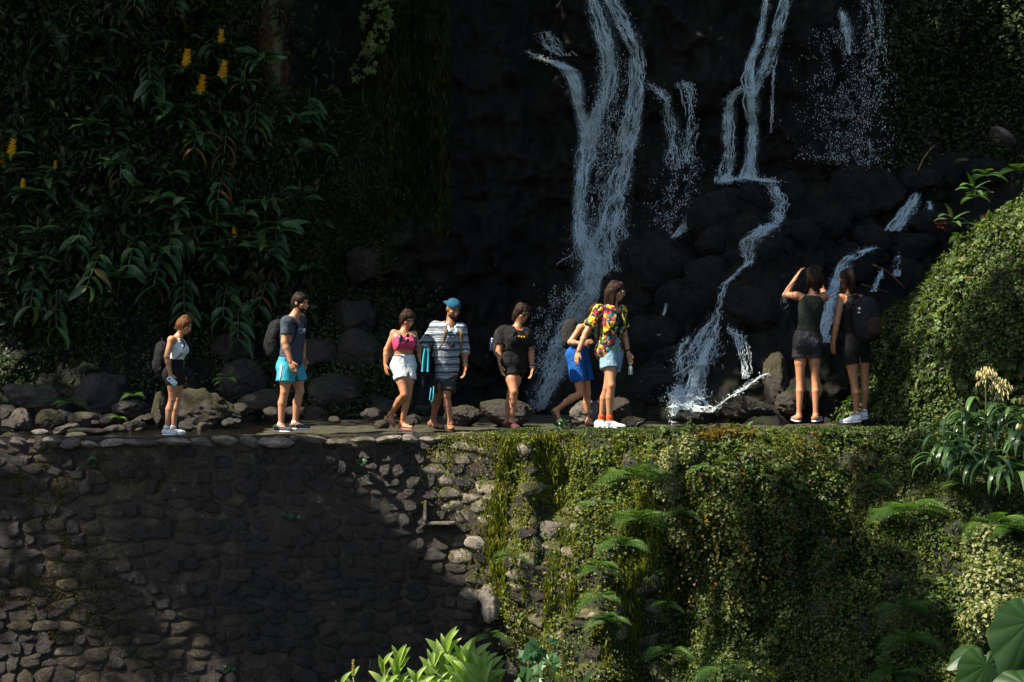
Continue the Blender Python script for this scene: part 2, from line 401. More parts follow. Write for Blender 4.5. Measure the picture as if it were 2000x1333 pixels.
# shallow stream beside the path
s = NT('stream_water'); co = s.coord((1, 1, 1), 'World')
s.set((.02, .018, .012), .04, .5, Transmission_Weight=.6, IOR=1.33)
s.bump(s.noise(co, 9, 4, .6, .5), .5, .05)
X, Vv = np.meshgrid(np.linspace(-12, -2.7, 40), np.linspace(0, 1, 12), indexing='ij'); y0 = Tedge(X)+.38
tag(build('stream', xyz(X, y0+Vv*(26.5-y0), -.052+0*X).reshape(-1, 3), gridf(40, 12), s.m), 'shallow stream behind the path', None, None, 'structure')

# ------------------------------------------------------------------ retaining wall
wall = empty('stone_wall', (-3, 20.9, -4.5)); tag(wall, 'high rough stone retaining wall that carries the path', 'wall')
xs = np.concatenate([np.linspace(-12, -7, 30), np.linspace(-6.97, -1.4, 200), np.linspace(-1.37, 10, 380)]); zs = np.concatenate([np.linspace(-5, -.04, 190), [-.01]])
X, Z = np.meshgrid(xs, zs, indexing='ij'); WVf = xyz(X, Wy(X, Z), Z)
back = (-.003+.022*fbm(xyz(X*6, 0*X, Z*6), 4, 77))*(1-ss(X, -.6, .3)); back[:, -1] = .0
WV = xyz(X, WVf[..., 1]+back, Z).reshape(-1, 3); WF = gridf(len(xs), len(zs))
WFull = (WVf.reshape(-1, 3), WF)
leftq = WV[WF].mean(1)[:, 0] < -.2
def sub(V, F, mask):
    F = F[mask]; u, inv = np.unique(F, return_inverse=True); return V[u], inv.reshape(F.shape)
V_, F_ = sub(WV, WF, leftq); build('mortar', V_, F_, mortar, wall)
V_, F_ = sub(WV, WF, ~leftq)
tag(build('bank', V_, F_, soil), 'steep overgrown bank right of the wall', None, None, 'structure')
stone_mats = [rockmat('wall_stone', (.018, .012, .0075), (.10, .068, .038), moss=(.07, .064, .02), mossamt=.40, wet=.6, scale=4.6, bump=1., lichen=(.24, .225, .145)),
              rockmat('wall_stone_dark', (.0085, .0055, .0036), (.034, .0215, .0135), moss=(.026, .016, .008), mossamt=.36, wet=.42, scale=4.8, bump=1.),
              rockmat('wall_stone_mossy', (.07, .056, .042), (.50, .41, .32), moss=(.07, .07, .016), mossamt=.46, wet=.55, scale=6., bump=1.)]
for _m in stone_mats[:2]:
    _t = _m.node_tree; _b = _t.nodes['Principled BSDF']; _l = _b.inputs['Base Color'].links[0].from_socket; _g = _t.nodes.new('ShaderNodeNewGeometry'); _mp = _t.nodes.new('ShaderNodeMapping'); _mp.inputs['Scale'].default_value = (1, 1, .55); _t.links.new(_g.outputs['Position'], _mp.inputs[0])
    _n = _t.nodes.new('ShaderNodeTexNoise'); _n.inputs['Scale'].default_value = 1.5; _n.inputs['Detail'].default_value = 8; _n.inputs['Roughness'].default_value = .7; _t.links.new(_mp.outputs[0], _n.inputs['Vector']); _r = ramp(_t, [(.36, (.25, .22, .2)), (.62, (1.25, 1.2, 1.1))]); _t.links.new(_n.outputs['Fac'], _r.inputs[0])
    _x = _t.nodes.new('ShaderNodeMix'); _x.data_type = 'RGBA'; _x.blend_type = 'MULTIPLY'; _x.inputs[0].default_value = 1; _t.links.new(_l, _x.inputs[6]); _t.links.new(_r.outputs[0], _x.inputs[7]); _t.links.new(_x.outputs[2], _b.inputs['Base Color'])
cop_mat = rockmat('coping_stone', (.06, .047, .037), (.40, .33, .26), moss=(.06, .06, .02), mossamt=.25, wet=.30, scale=4., bump=.9)
def stonemesh(k, seed):
    D, F = cubesphere(4); r = np.random.default_rng(seed); p = r.uniform(5, 9)
    V = D/((np.abs(D)**p).sum(1)**(1/p))[:, None]
    V = V*(1+.24*fbm(D*1.3+seed, 2, seed)+.12*fbm(D*4+seed, 2, seed+3))[:, None]
    for _ in range(3):
        a = r.uniform(0, 6.28); n_ = np.array([math.cos(a), -.2, math.sin(a)]); h = V @ n_; V = V-np.maximum(h-r.uniform(.75, .95), 0)[:, None]*n_*.85
    V[:, 0] += .18*V[:, 2]*r.uniform(-1, 1); V[:, 2] += .2*V[:, 0]*r.uniform(-1, 1)
    return meshnp('stone', V, F, None)
SM = []
for mi in range(3):
    SM.append([])
    for k in range(10):
        me = stonemesh(k, 100+k); me.materials.append(stone_mats[mi]); SM[-1].append(me)
cands = []; z = -.10; rr = random.Random(3)
while z > -4.6:
    h = rr.uniform(.12, .20); x = -8.2-rr.random()*.3
    while x < 1.9:
        wd = rr.uniform(.13, .36)*(1.35 if rr.random() < .15 else 1)
        cz = z-h/2+rr.uniform(-.022, .022)+.035*math.sin(x*1.7+z*3)+.02*math.sin(x*5.3); cx = x+wd/2
        lim = .2+.15*(-z) if cz > -3.3 else .1
        if cx < lim or rr.random() < .45: cands.append((cx, cz, wd*rr.uniform(.50, .56), h*rr.uniform(.46, .62), rr.random()))
        x += wd
    z -= h
def inview(cx, cz):
    d = float(Wy(cx, cz)); return abs(cx)/d < .2935 and (CAMZ-cz)/d < .196
iv = [c for c in cands if inview(c[0], c[1])]; iv.sort(key=lambda c: -c[2]*c[3]); main = iv[:262]; mset = set(main)
rest = [c for c in cands if c not in mset and abs(c[0]) < 7.6]
def stone_xf(c):
    cx, cz, hw, hh, r_ = c; e = .05
    dydx = float(Wy(cx+e, cz)-Wy(cx-e, cz))/(2*e); dydz = float(Wy(cx, cz+e)-Wy(cx, cz-e))/(2*e)
    proud = (.03+.05*r_)
    return cx, float(Wy(cx, cz))+.046-proud*.22, cz, hw*1.02, .052+.008*r_, hh*1.02, (math.atan(dydz)*-1+(r_-.5)*.1, (rr.random()-.5)*.34, math.atan(dydx)+(rr.random()-.5)*.1)
wl = np.array(wall.location)
def smi(c):
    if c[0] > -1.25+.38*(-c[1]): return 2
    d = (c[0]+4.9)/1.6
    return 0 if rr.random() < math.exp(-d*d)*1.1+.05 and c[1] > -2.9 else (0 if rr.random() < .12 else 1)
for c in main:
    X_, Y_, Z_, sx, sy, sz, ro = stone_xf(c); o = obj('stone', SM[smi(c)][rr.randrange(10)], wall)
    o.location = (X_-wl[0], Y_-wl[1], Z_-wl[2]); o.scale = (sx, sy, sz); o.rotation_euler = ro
pts_ = []
for c in rest:
    X_, Y_, Z_, sx, sy, sz, ro = stone_xf(c); me = SM[0][rr.randrange(10)]
    V = np.empty(len(me.vertices)*3, np.float32); me.vertices.foreach_get('co', V); V = V.reshape(-1, 3)
    F = np.empty(len(me.polygons)*4, np.int32); me.loops.foreach_get('vertex_index', F)
    pts_.append(((V*[sx, sy, sz]) @ rotm(*ro).T+[X_, Y_, Z_], F.reshape(-1, 4)))
V_, F_ = join(pts_); tag(build('stone', V_, F_, stone_mats[1], wall), None, None, None, 'stuff')
# rounded coping stones along the rim
x = -6.5; CM = []
for k in range(8):
    V, F = rock(7, 300+k, 7, .16, freq=1.7, fine=.06); CM.append(meshnp('coping_stone', V, F, cop_mat))
while x < -.35:
    wd = rr.uniform(.17, .42); o = obj('coping_stone', CM[rr.randrange(8)], wall)
    zt = -.005
    o.location = (x+wd/2-wl[0], float(Tedge(x+wd/2))+.06+rr.uniform(-.03, .05)-wl[1], zt-.085-wl[2]+rr.uniform(-.02, .015)); o.scale = (wd*.58, .15, rr.uniform(.05, .09)); o.rotation_euler = (rr.uniform(-.3, .3), rr.uniform(-.2, .2), rr.uniform(-.3, .3))
    x += wd*.93
# ------------------------------------------------------------------ mound
X, Vv = np.meshgrid(np.linspace(4.5, 12, 150), np.linspace(0, 1, 90), indexing='ij')
HVv = HV(X, Vv).reshape(-1, 3); HF = gridf(150, 90)
tag(build('hillside', HVv, HF, soil), 'steep mound at the right end of the path', None, None, 'structure')
# ------------------------------------------------------------------ boulders
wetrock = rockmat('wet_boulder', (.005, .0042, .0034), (.021, .017, .0135), moss=(.014, .015, .005), mossamt=.3, wet=.22, scale=6, bump=1., spec=.34)
dryrock = rockmat('dry_boulder', (.018, .0135, .010), (.08, .06, .043), moss=(.06, .06, .016), mossamt=.28, wet=.5, scale=4., bump=.9)
palerock = rockmat('pale_boulder', (.10, .085, .07), (.32, .28, .23), moss=(.07, .06, .02), mossamt=.2, wet=.5, scale=5., bump=.9)
mossrock = rockmat('mossy_boulder', (.013, .0095, .007), (.045, .033, .022), moss=(.036, .032, .008), mossamt=.42, wet=.6, scale=4., bump=.9)
darkdry = rockmat('bank_boulder', (.010, .0066, .004), (.044, .027, .015), moss=(.024, .025, .008), mossamt=.35, wet=.45, scale=3.5, bump=.9)
bid = [500]
def boulder(px, py, wpx, hpx, label, mat, d=None, rot=0., cat='boulder', group=None, n=22, dep=.85, name='boulder', off=.3, planes=9):
    """a rock whose middle is seen at px, py"""
    bid[0] += 1
    V, F = rock(n, bid[0], planes, .14, freq=1.8, fine=.05)
    if d is None:
        c = onC(px, py); rx = wpx/FPX*c[1]; c = P(px, py, c[1]-rx*off*.5)
    else: c = P(px, py, d)
    rx = wpx/FPX*c[1]; rz = hpx/FPX*c[1]
    V = V/np.abs(V).max(0)
    V = V*[rx, dep*.5*(rx+rz), rz] @ rotm(0, rot, 0).T+c
    o = build(name, V, F, mat); tag(o, label, cat, group); return o
# --- behind the left walkers, on the stream bank
boulder(385, 808, 88, 52, 'big brown boulder with mossy left side behind the woman in the white top', mossrock, 23.6, .05, n=24)
boulder(205, 775, 62, 48, 'large dark round boulder under the ferns left of the woman in white', darkdry, 25.2)
boulder(62, 775, 62, 30, 'long slanting brown slab of rock at the far left bank', dryrock, 24.6, .2)
boulder(42, 822, 26, 26, 'pointed brown boulder beside the pool at the far left', dryrock, 22.9, .3)
boulder(98, 822, 34, 24, 'low mossy boulder in the middle of the left bank', mossrock, 23.3)
boulder(10, 812, 26, 22, 'dark rock cut by the left edge of the photo', darkdry, 23.4)
boulder(22, 858, 24, 13, 'yellow mossy stone at the lip of the pool at the left edge', mossrock, 20.75)
boulder(80, 866, 16, 17, 'grey upright stone set in the wall lip left of the pool', dryrock, 20.6)
boulder(130, 812, 18, 12, 'small pale stone between the bank boulders', palerock, 23.6, .2)
boulder(165, 822, 32, 18, 'flat brown stone beside the small green fern on the bank', dryrock, 23.2)
boulder(215, 824, 26, 18, 'rounded dark stone right of the flat brown one on the bank', darkdry, 23.4)
boulder(255, 800, 42, 20, 'long low rock between the round boulder and the mossy boulder', darkdry, 24.2)
boulder(262, 832, 24, 14, 'small dark rock at the water beside the white top walker', darkdry, 22.9)
boulder(310, 800, 16, 36, 'narrow yellow mossy rock left of the legs of the woman in white', mossrock, 23.2)
boulder(10, 842, 22, 10, 'wet shining stone in the pool at the left edge', wetrock, 22.0, .2)
boulder(80, 845, 20, 7, 'flat wet stone glinting in the middle of the pool', palerock, 21.9)
boulder(132, 838, 30, 9, 'thin slanted stone standing out of the pool', dryrock, 21.9, -.25)
boulder(175, 843, 46, 7, 'long flat wet stone lying in the shallow pool', wetrock, 21.7, .04)
boulder(150, 850, 22, 6, 'low wet stone in front of the slanted one in the pool', dryrock, 21.3)
rr2 = random.Random(12)
for i in range(46):
    px = rr2.uniform(0, 830); py = rr2.uniform(806, 842) if px < 300 else rr2.uniform(800, 836)
    d = float(np.interp(py, [800, 842], [24.2, 22.4])); wd = rr2.uniform(8, 24)
    boulder(px, py, wd, wd*rr2.uniform(.45, .8), 'small brown stone of the stream bank behind the walkers', darkdry, d, rr2.uniform(-.3, .3), 'stone', 'small stones of the stream bank', 7, name='bank_stone')
# mossy slope behind the man in blue shorts
for a in [(470, 745, 55, 48, 'mossy rock on the slope right of the brown boulder'), (520, 790, 60, 30, 'long mossy ledge behind the legs of the man in turquoise shorts'),
          (610, 700, 60, 40, 'dark mossy rock high on the slope behind the turquoise shorts'), (660, 770, 62, 42, 'broad dark rock right of the man in turquoise shorts'),
          (620, 810, 34, 20, 'small mossy rock at the foot of the slope beside the dark trainers'), (700, 690, 50, 50, 'dark rock on the slope left of the pink top'),
          (560, 640, 50, 50, 'mossy hump on the slope under the ginger plants'), (740, 800, 50, 30, 'dark rock behind the feet of the woman in the pink top'),
          (820, 790, 44, 40, 'dark rock between the pink top and the striped shirt'), (455, 680, 45, 40, 'mossy rock above the brown boulder'),
          (690, 620, 46, 40, 'dark rock near the top of the mossy slope'), (720, 520, 50, 40, 'grey shadowed rock at the top of the mossy slope')]:
    boulder(a[0], a[1], a[2], a[3], a[4], darkdry, None, rr2.uniform(-.4, .4))
# behind the middle walkers
boulder(985, 806, 62, 30, 'wide dark boulder with sunlit top behind the woman in the black tee', darkdry, 23.6, .05, n=22)
boulder(1148, 806, 36, 26, 'pale sunlit boulder between the blue shorts and the orange socks', palerock, 23.2, .1, n=20)
boulder(1200, 800, 40, 28, 'grey boulder behind the orange socks', darkdry, 23.7)
boulder(1238, 826, 26, 15, 'small dark boulder right of the orange socks', wetrock, 22.9)
boulder(1105, 828, 30, 10, 'low stone under the lifted sandal', dryrock, 22.7)
boulder(905, 815, 40, 24, 'dark rock between the striped shirt and the black tee', darkdry, 23.6)
boulder(1345, 818, 38, 12, 'flat dark rock at the foot of the fan shaped fall', wetrock, 23.6)
# dark rocks in and under the falls
B = [(1690, 372, 82, 58, 'largest black boulder right of the middle fall'), (1395, 412, 60, 52, 'black boulder left of the middle fall with water over its shoulder'),
     (1468, 392, 38, 34, 'round black boulder right under the middle fall'), (1545, 372, 36, 42, 'tall black boulder right of the middle splash'),
     (1402, 466, 48, 32, 'grey black boulder below the pair under the middle fall'), (1500, 478, 38, 26, 'black rock in the cascade below the round boulder'),
     (1300, 520, 85, 75, 'huge black slope rock between the tall fall and the fan fall'), (1560, 462, 45, 40, 'black rock right of the middle cascade'),
     (1620, 440, 50, 40, 'black rock below the largest boulder'), (1340, 600, 70, 55, 'black rock left above the fan fall'),
     (1480, 610, 75, 50, 'broad black rock right of the fan fall neck'), 
     (1700, 470, 40, 36, 'black rock between the two right hand cascades'), (1770, 480, 60, 34, 'long black slab below the red leaves'),
     (1665, 520, 46, 36, 'black rock above the woman with the rucksack'), (1270, 660, 70, 60, 'dark scored rock right of the floral shirt'),
     (1290, 760, 60, 50, 'dark rock left of the foot of the fan fall'), 
     (1460, 800, 60, 26, 'low dark rock along the flat rivulet'), (1560, 700, 50, 60, 'dark rock behind the woman raising her hands'),
     (1760, 540, 50, 40, 'black rock beside the bare brown branch'), (1830, 440, 60, 30, 'black slab at the edge of the green mound'),
     (1560, 560, 50, 40, 'black rock left of the bobbed hair'), (1240, 520, 46, 60, 'wet black rock at the right foot of the tall fall'),
     (1380, 540, 50, 40, 'black rock in the middle of the slope'), (1860, 330, 60, 40, 'dark rock above the green mound'), (1800, 350, 50, 34, 'dark rock right of the largest boulder'),
     (1175, 720, 40, 60, 'black rock behind the floral shirt at the foot of the tall fall'), (1930, 330, 50, 30, 'shadowed grey rock at the right edge above the mound')]
for a in B: boulder(a[0], a[1], a[2], a[3], a[4], wetrock, None, rr2.uniform(-.25, .25), n=18, off=.5)
boulder(1518, 745, 28, 58, 'upright mossy brown boulder left of the woman raising her hands', mossrock, 24.6, -.12, n=20, planes=7)
boulder(1545, 790, 34, 26, 'rounded brown boulder between the mossy one and the bare legs', darkdry, 24.3)
boulder(1600, 780, 50, 36, 'dark rock behind the white trainers', darkdry, 25.0)
boulder(1955, 268, 32, 18, 'pale speckled stone high at the right edge', dryrock, 26.3, .5)
boulder(1880, 315, 17, 7, 'small speckled stone on the dark scree at the right', dryrock, 26.3, -.1)
rr3 = random.Random(5)
for i in range(70):
    px = rr3.uniform(1190, 1900); lo = float(np.interp(px, [1190, 1400, 1700, 1900], [560, 380, 330, 300]))
    py = rr3.uniform(lo, 700 if px > 1500 else 800); wd = rr3.uniform(10, 30)
    boulder(px, py, wd, wd*rr3.uniform(.5, .85), 'small black wet stone on the slope under the falls', wetrock, None, rr3.uniform(-.5, .5), 'stone', 'small wet stones under the falls', 7, name='wet_stone')
# ------------------------------------------------------------------ falling water
s = NT('falling_water'); s.set((.82, .93, .95), .3, .5)
tr = s.n('ShaderNodeBsdfTranslucent'); tr.inputs[0].default_value = (.6, .78, .86, 1); mx = s.n('ShaderNodeMixShader'); mx.inputs[0].default_value = .08
s.l(s.b.outputs[0], mx.inputs[1]); s.l(tr.outputs[0], mx.inputs[2]); s.l(mx.outputs[0], s.out.inputs[0]); drops_m = s.m
s = NT('water_veil'); s.set((.72, .86, .90), .3, .5)
co = s.coord((1, 1, .30), 'World')
n1 = s.noise(co, 55, 6, .8, 1.2); at = s.n('ShaderNodeAttribute', attribute_name='rnd')
f = s.math('MULTIPLY', s.sstep(s.math('ADD', n1, s.math('MULTIPLY', at.outputs['Fac'], .16)), .62, .72), .6)
tp = s.n('ShaderNodeBsdfTransparent'); mx = s.n('ShaderNodeMixShader'); s.l(f, mx.inputs[0]); s.l(tp.outputs[0], mx.inputs[1]); s.l(s.b.outputs[0], mx.inputs[2]); s.l(mx.outputs[0], s.out.inputs[0])
veil_m = s.m
s = NT('mist'); s.set((.62, .78, .83), .9, .1); n1 = s.noise(s.coord((1, 1, .4), 'World'), 5, 4); at = s.n('ShaderNodeAttribute', attribute_name='rnd')
f = s.math('MULTIPLY', s.math('MULTIPLY', s.sstep(n1, .3, .7), at.outputs['Fac']), .8); tp = s.n('ShaderNodeBsdfTransparent'); mx = s.n('ShaderNodeMixShader'); s.l(f, mx.inputs[0]); s.l(tp.outputs[0], mx.inputs[1]); s.l(s.b.outputs[0], mx.inputs[2]); s.l(mx.outputs[0], s.out.inputs[0]); mist_m = s.m
wr = np.random.default_rng(21)
def pathpts(pts, n):
    p = np.array(pts, float); t = np.concatenate([[0], np.cumsum(np.linalg.norm(np.diff(p[:, :2], axis=0), axis=1))]); t /= t[-1]
    # smooth resample
    u = np.linspace(0, 1, n); q = np.stack([np.interp(u, t, p[:, k]) for k in range(p.shape[1])], 1)
    for _ in range(2): q[1:-1] = (q[:-2]+2*q[1:-1]+q[2:])/4
    return q, t
def fall(pts, label, nstrand, ndrop, veil=.0, off=.10, wob=1.0, surf=Cy, spread=1.6, straight=False, dens=None):
    """pts: (px, py, half width px, density) down the stream, laid on the rock"""
    Q, _ = pathpts(pts, 60)
    cen = solve(surf, Q[:, 0], Q[:, 1], 26.); yy = cen[:, 1].copy()
    for _ in range(4): yy[1:-1] = np.minimum(yy[1:-1], (yy[:-2]+yy[1:-1]*2+yy[2:])/4)
    yy = yy-off
    cen = np.stack([(Q[:, 0]-1000)/FPX*yy, yy, CAMZ-(Q[:, 1]-666.5)/FPX*yy], 1)
    hw = Q[:, 2]/FPX*yy; den = Q[:, 3]
    u = np.linspace(0, 1, 60)
    seg = np.linalg.norm(np.diff(cen, axis=0), axis=1); arc = np.concatenate([[0], np.cumsum(seg)]); L = arc[-1]
    def at(a): return np.stack([np.interp(a, arc, cen[:, k]) for k in range(3)], -1)
    dp = np.interp(np.linspace(0, L, 400), arc, den*hw+1e-4); dp /= dp.sum()
    parts = []; ndrop = int(ndrop*1.6)
    # strands: thin wandering cords of water
    K = 7
    a0 = wr.choice(400, int(nstrand*1.7), p=dp)/400*L+wr.random(int(nstrand*1.7))*L/400
    ln = wr.gamma(2.2, .05, int(nstrand*1.7))+.03
    nf = 11; nstrand = len(a0); fil = wr.normal(0, .46, nf); fi = wr.integers(0, nf, nstrand); keep = vnoise(xyz(a0*2.3, fi*5.1, 0*a0), 19) > -.25; a0, ln, fi = a0[keep], ln[keep], fi[keep]; nstrand = len(a0); jit = wr.normal(0, .13, nstrand); lat = fil[fi]+jit; t = np.linspace(0, 1, K)
    A = np.clip(a0[:, None]+ln[:, None]*t[None], 0, L); C0 = at(A)
    H = np.interp(A, arc, hw)
    wx = (lat[:, None]+.75*vnoise(xyz(A*1.7, fi[:, None]*3.7+0*A, 0*A), 15)+.28*vnoise(xyz(A*5, fi[:, None]*2.7+0*A, 0*A), 18))*H+wob*.012*vnoise(np.stack([A*14, lat[:, None]*9+0*A, a0[:, None]*3+0*A], -1), 5)*1.5+wob*.03*vnoise(np.stack([A*4, lat[:, None]*5+0*A, 0*A], -1), 6)
    C0 = C0+np.stack([wx, -np.abs(wr.normal(0, .03, (nstrand, 1)))+0*A, 0*A], -1)
    rad = (wr.gamma(1.8, .0014, nstrand)+.0011)[:, None]*np.sin(np.pi*(t*.92+.04))[None]**.6
    ang = np.array([0, 2.094, 4.189])
    T = nrm(np.gradient(C0, axis=1)); U = nrm(np.cross(T, [0, 1.0, 0])); W2 = np.cross(T, U)
    ring = C0[:, :, None]+rad[:, :, None, None]*(np.cos(ang)[None, None, :, None]*U[:, :, None]+np.sin(ang)[None, None, :, None]*W2[:, :, None])
    V = ring.reshape(-1, 3)
    base = np.arange(nstrand)[:, None, None]*K*3
    i = np.arange(K-1)[None, :, None]*3; j = np.arange(3)[None, None, :]; j2 = (j+1) % 3
    F = np.stack([base+i+j, base+i+j2, base+i+3+j2, base+i+3+j], -1).reshape(-1, 4)
    parts.append((V, F))
    # drops
    a0 = wr.choice(400, ndrop, p=dp)/400*L+wr.random(ndrop)*L/400
    c = at(a0); H = np.interp(a0, arc, hw); la = wr.normal(0, .42*spread, ndrop); ke = vnoise(xyz(la*2.5, a0*6, 0*a0), 16)+.5*vnoise(xyz(la*6, a0*16, 0*a0), 17) > -.1; a0, c, H, la = a0[ke], c[ke], H[ke], la[ke]; ndrop = len(a0)
    c = c+np.stack([la*H, -np.abs(wr.normal(0, .08, ndrop)), wr.normal(0, .03, ndrop)], -1)
    sz = np.minimum(wr.gamma(1.8, .0015, ndrop)+.0010, .0065); st = wr.uniform(1, 3.5, ndrop)
    O = np.array([[1, 0, 0], [0, 1, 0], [-1, 0, 0], [0, -1, 0], [0, 0, 1], [0, 0, -1.]]); OF = np.array([[0, 1, 4], [1, 2, 4], [2, 3, 4], [3, 0, 4], [1, 0, 5], [2, 1, 5], [3, 2, 5], [0, 3, 5]])
    V = c[:, None]+O[None]*np.stack([sz, sz, sz*st], -1)[:, None]
    parts.append((V.reshape(-1, 3), (OF[None]+(np.arange(ndrop)*6)[:, None, None]).reshape(-1, 3)))
    V, F = join(parts)
    o = tag(build('waterfall', V, F, drops_m, smooth=True), label, None, None, 'structure')
    if veil:
        nu = 9; uu = np.linspace(-1, 1, nu)
        for layer in range(2):
            X = cen[:, None, 0]+uu[None]*hw[:, None]*(1.15+.2*layer)+.02*vnoise(xyz(uu[None]*2+0*cen[:, None, 0], cen[:, None, 2]*5+layer*9, 0), 8)
            Yv = cen[:, None, 1]-.03*layer+.02*(uu[None]**2)+.02*vnoise(xyz(uu[None]*3, cen[:, None, 2]*6+layer*5, 0), 9)
            Zv = cen[:, None, 2]+0*uu[None]
            at_ = (1-np.abs(uu[None])**2.2)*np.clip(den[:, None], 0, 1)*veil
            build('water_veil', xyz(X, Yv, Zv).reshape(-1, 3), gridf(60, nu), veil_m, o, attr=at_.ravel())
    nu = 7; uu = np.linspace(-1, 1, nu); X = cen[:, None, 0]+uu[None]*hw[:, None]*1.9; Yv = cen[:, None, 1]-.12+0*uu[None]; Zv = cen[:, None, 2]+0*uu[None]
    if veil > .15: build('mist', xyz(X, Yv, Zv).reshape(-1, 3), gridf(60, nu), mist_m, o, attr=((1-uu[None]**2)**1.5*np.clip(den[:, None], 0, 1)*veil*np.sin(np.linspace(.25, 3.0, 60))[:, None]).ravel())
    return o
fall([(1150, -30, 11.8, 0.8), (1165, 30, 14.8, 0.9), (1185, 90, 14.8, 1), (1193, 140, 11.8, 1), (1180, 200, 13.3, 1), (1165, 245, 13.3, 1), (1148, 290, 16.3, 1), (1138, 340, 11.1, 1), (1132, 400, 9.6, 0.9), (1133, 440, 11.8, 1), (1148, 490, 17.8, 1), (1165, 535, 26.6, 1), (1165, 580, 32.6, 1), (1140, 620, 34.0, 0.9), (1120, 670, 29.6, 0.8), (1095, 720, 29.6, 1), (1072, 765, 26.6, 1), (1052, 800, 17.8, 1)],
     'tallest white water column falling behind the floral shirt', 3700, 5200, .5, off=.16)
fall([(1025, 100, 3.0, 0.3), (1045, 112, 6.0, 0.7), (1080, 122, 10.5, 1), (1112, 138, 12.0, 1), (1125, 170, 10.5, 1), (1130, 205, 9.0, 1), (1142, 245, 10.5, 1), (1148, 290, 12.0, 1)],
     'white side spout joining the tallest fall from the left', 1100, 900, .8, off=.14)
fall([(1180, -30, 12.6, 0.7), (1205, 30, 16.8, 0.8), (1228, 70, 15.4, 0.7), (1245, 110, 9.8, 0.6), (1252, 160, 5.6, 0.7), (1247, 210, 6.3, 0.8), (1238, 260, 9.1, 1), (1222, 310, 12.6, 1), (1205, 370, 18.2, 1), (1196, 430, 21.0, 0.9), (1185, 490, 23.8, 0.8), (1172, 540, 23.8, 0.8)],
     'thinner branch of water right of the tallest fall', 1500, 3400, .3, off=.14)
fall([(1228, 110, 12, .3), (1236, 170, 12, .4), (1225, 240, 16, .4), (1210, 300, 18, .3)], 'loose threads of water beside the thinner branch', 420, 900, 0, off=.14)
fall([(1190, 110, 26, .4), (1190, 200, 30, .5), (1185, 300, 34, .5), (1170, 420, 36, .5), (1165, 520, 50, .5)], 'sparkling drops between the two branches of the tallest fall', 90, 3600, 0, off=.2)
fall([(1110, 560, 30, .4), (1080, 640, 34, .5), (1070, 720, 30, .4)], 'spray of drops left of the foot of the tallest fall', 2, 1800, 0, off=.5, spread=2)
fall([(1500, -30, 5, .7), (1490, 40, 5, .8), (1478, 90, 6, .9), (1464, 125, 8, 1), (1462, 160, 9, 1), (1466, 195, 10, 1), (1470, 240, 8, 1), (1468, 280, 9, 1), (1464, 320, 8, 1), (1462, 350, 16, 1)],
     'narrow bright fall in the middle of the cliff', 1300, 900, .7, off=.12)
fall([(1465, 172, 5, .8), (1440, 176, 8, .8), (1424, 195, 9, .8), (1422, 250, 10, .8), (1424, 300, 11, .5), (1418, 340, 12, .6), (1412, 358, 14, .9)],
     'left arm of the middle fall with net like drops', 620, 1000, .2, off=.12)
fall([(1540, -30, 10, .8), (1526, 30, 9, .8), (1512, 80, 9, .8), (1495, 130, 11, .7), (1482, 160, 10, .6), (1475, 190, 8, .6)],
     'lacy sheet of water slanting down from the upper right', 620, 700, .25, off=.12)
fall([(1510, 130, 3, .6), (1508, 200, 2, .6), (1506, 260, 2, .4)], 'single thread of water right of the middle fall', 70, 120, 0)
fall([(1405, 356, 10, .8), (1440, 350, 16, 1), (1475, 350, 20, 1), (1512, 357, 12, .7)], 'white splash where the middle fall hits the black boulders', 420, 900, .3, off=.32, wob=2.5)
fall([(1505, 362, 12, .5), (1521, 395, 13, .35), (1518, 430, 10, .5)], 'thin lace of water right of the round black boulder', 170, 420, .1, off=.34, wob=2)
fall([(1528, 424, 8, .5), (1500, 446, 14, .9), (1468, 468, 15, 1), (1457, 490, 12, .8), (1466, 514, 8, .9)], 'short broken cascade in the middle of the black slope', 330, 520, .3, off=.40, wob=2.5)
fall([(1462, 512, 5, .6), (1440, 532, 4, .5), (1414, 556, 4, .7)], 'narrow run of water above the fan fall', 120, 80, .1, off=.42)
fall([(1412, 556, 5.1, 0.9), (1406, 585, 7.6, 1), (1402, 615, 9.3, 1), (1392, 640, 18.7, 1), (1378, 670, 30.6, 0.9), (1362, 710, 37.4, 0.8), (1352, 750, 39.1, 0.7), (1345, 805, 42.5, 0.7)],
     'wide fan of white water on the lower rocks', 900, 1500, .12, off=.5, wob=1.6)
fall([(1345, 655, 6, .6), (1326, 680, 6, .8), (1325, 720, 9, 1), (1322, 760, 11, 1), (1318, 800, 9, 1), (1314, 826, 7, 1)], 'left thread of the fan fall', 330, 360, .3, off=.6, wob=1.2)
fall([(1388, 660, 7, 1), (1375, 700, 9, 1), (1362, 730, 9, .8), (1345, 770, 8, .6), (1340, 800, 8, .6)], 'brightest thread in the middle of the fan fall', 560, 200, .7, off=.6, wob=1.6)
fall([(1420, 640, 6, .5), (1440, 655, 10, .9), (1450, 685, 7, .8), (1456, 715, 6, .8), (1458, 740, 8, .7)], 'right thread of the fan fall', 120, 260, .05, off=.5, wob=1.4)
fall([(1500, 728, 3.0, 1), (1470, 745, 6.0, 1), (1448, 762, 5.4, 1), (1425, 775, 3.0, 0.9), (1405, 792, 4.8, 1), (1382, 806, 3.6, 1)], 'flat white rivulet running down to the path', 190, 110, .12, off=.42, wob=1.1)
fall([(1790, 376, 5, .8), (1778, 400, 11, 1), (1762, 425, 13, .9), (1745, 452, 13, .7)], 'small cascade right of the largest black boulder', 460, 360, .3, off=.4)
fall([(1812, 392, 5, .8), (1814, 415, 5, .9), (1812, 440, 5, .7)], 'short thread of water beside the small right cascade', 110, 90, .2, off=.3)
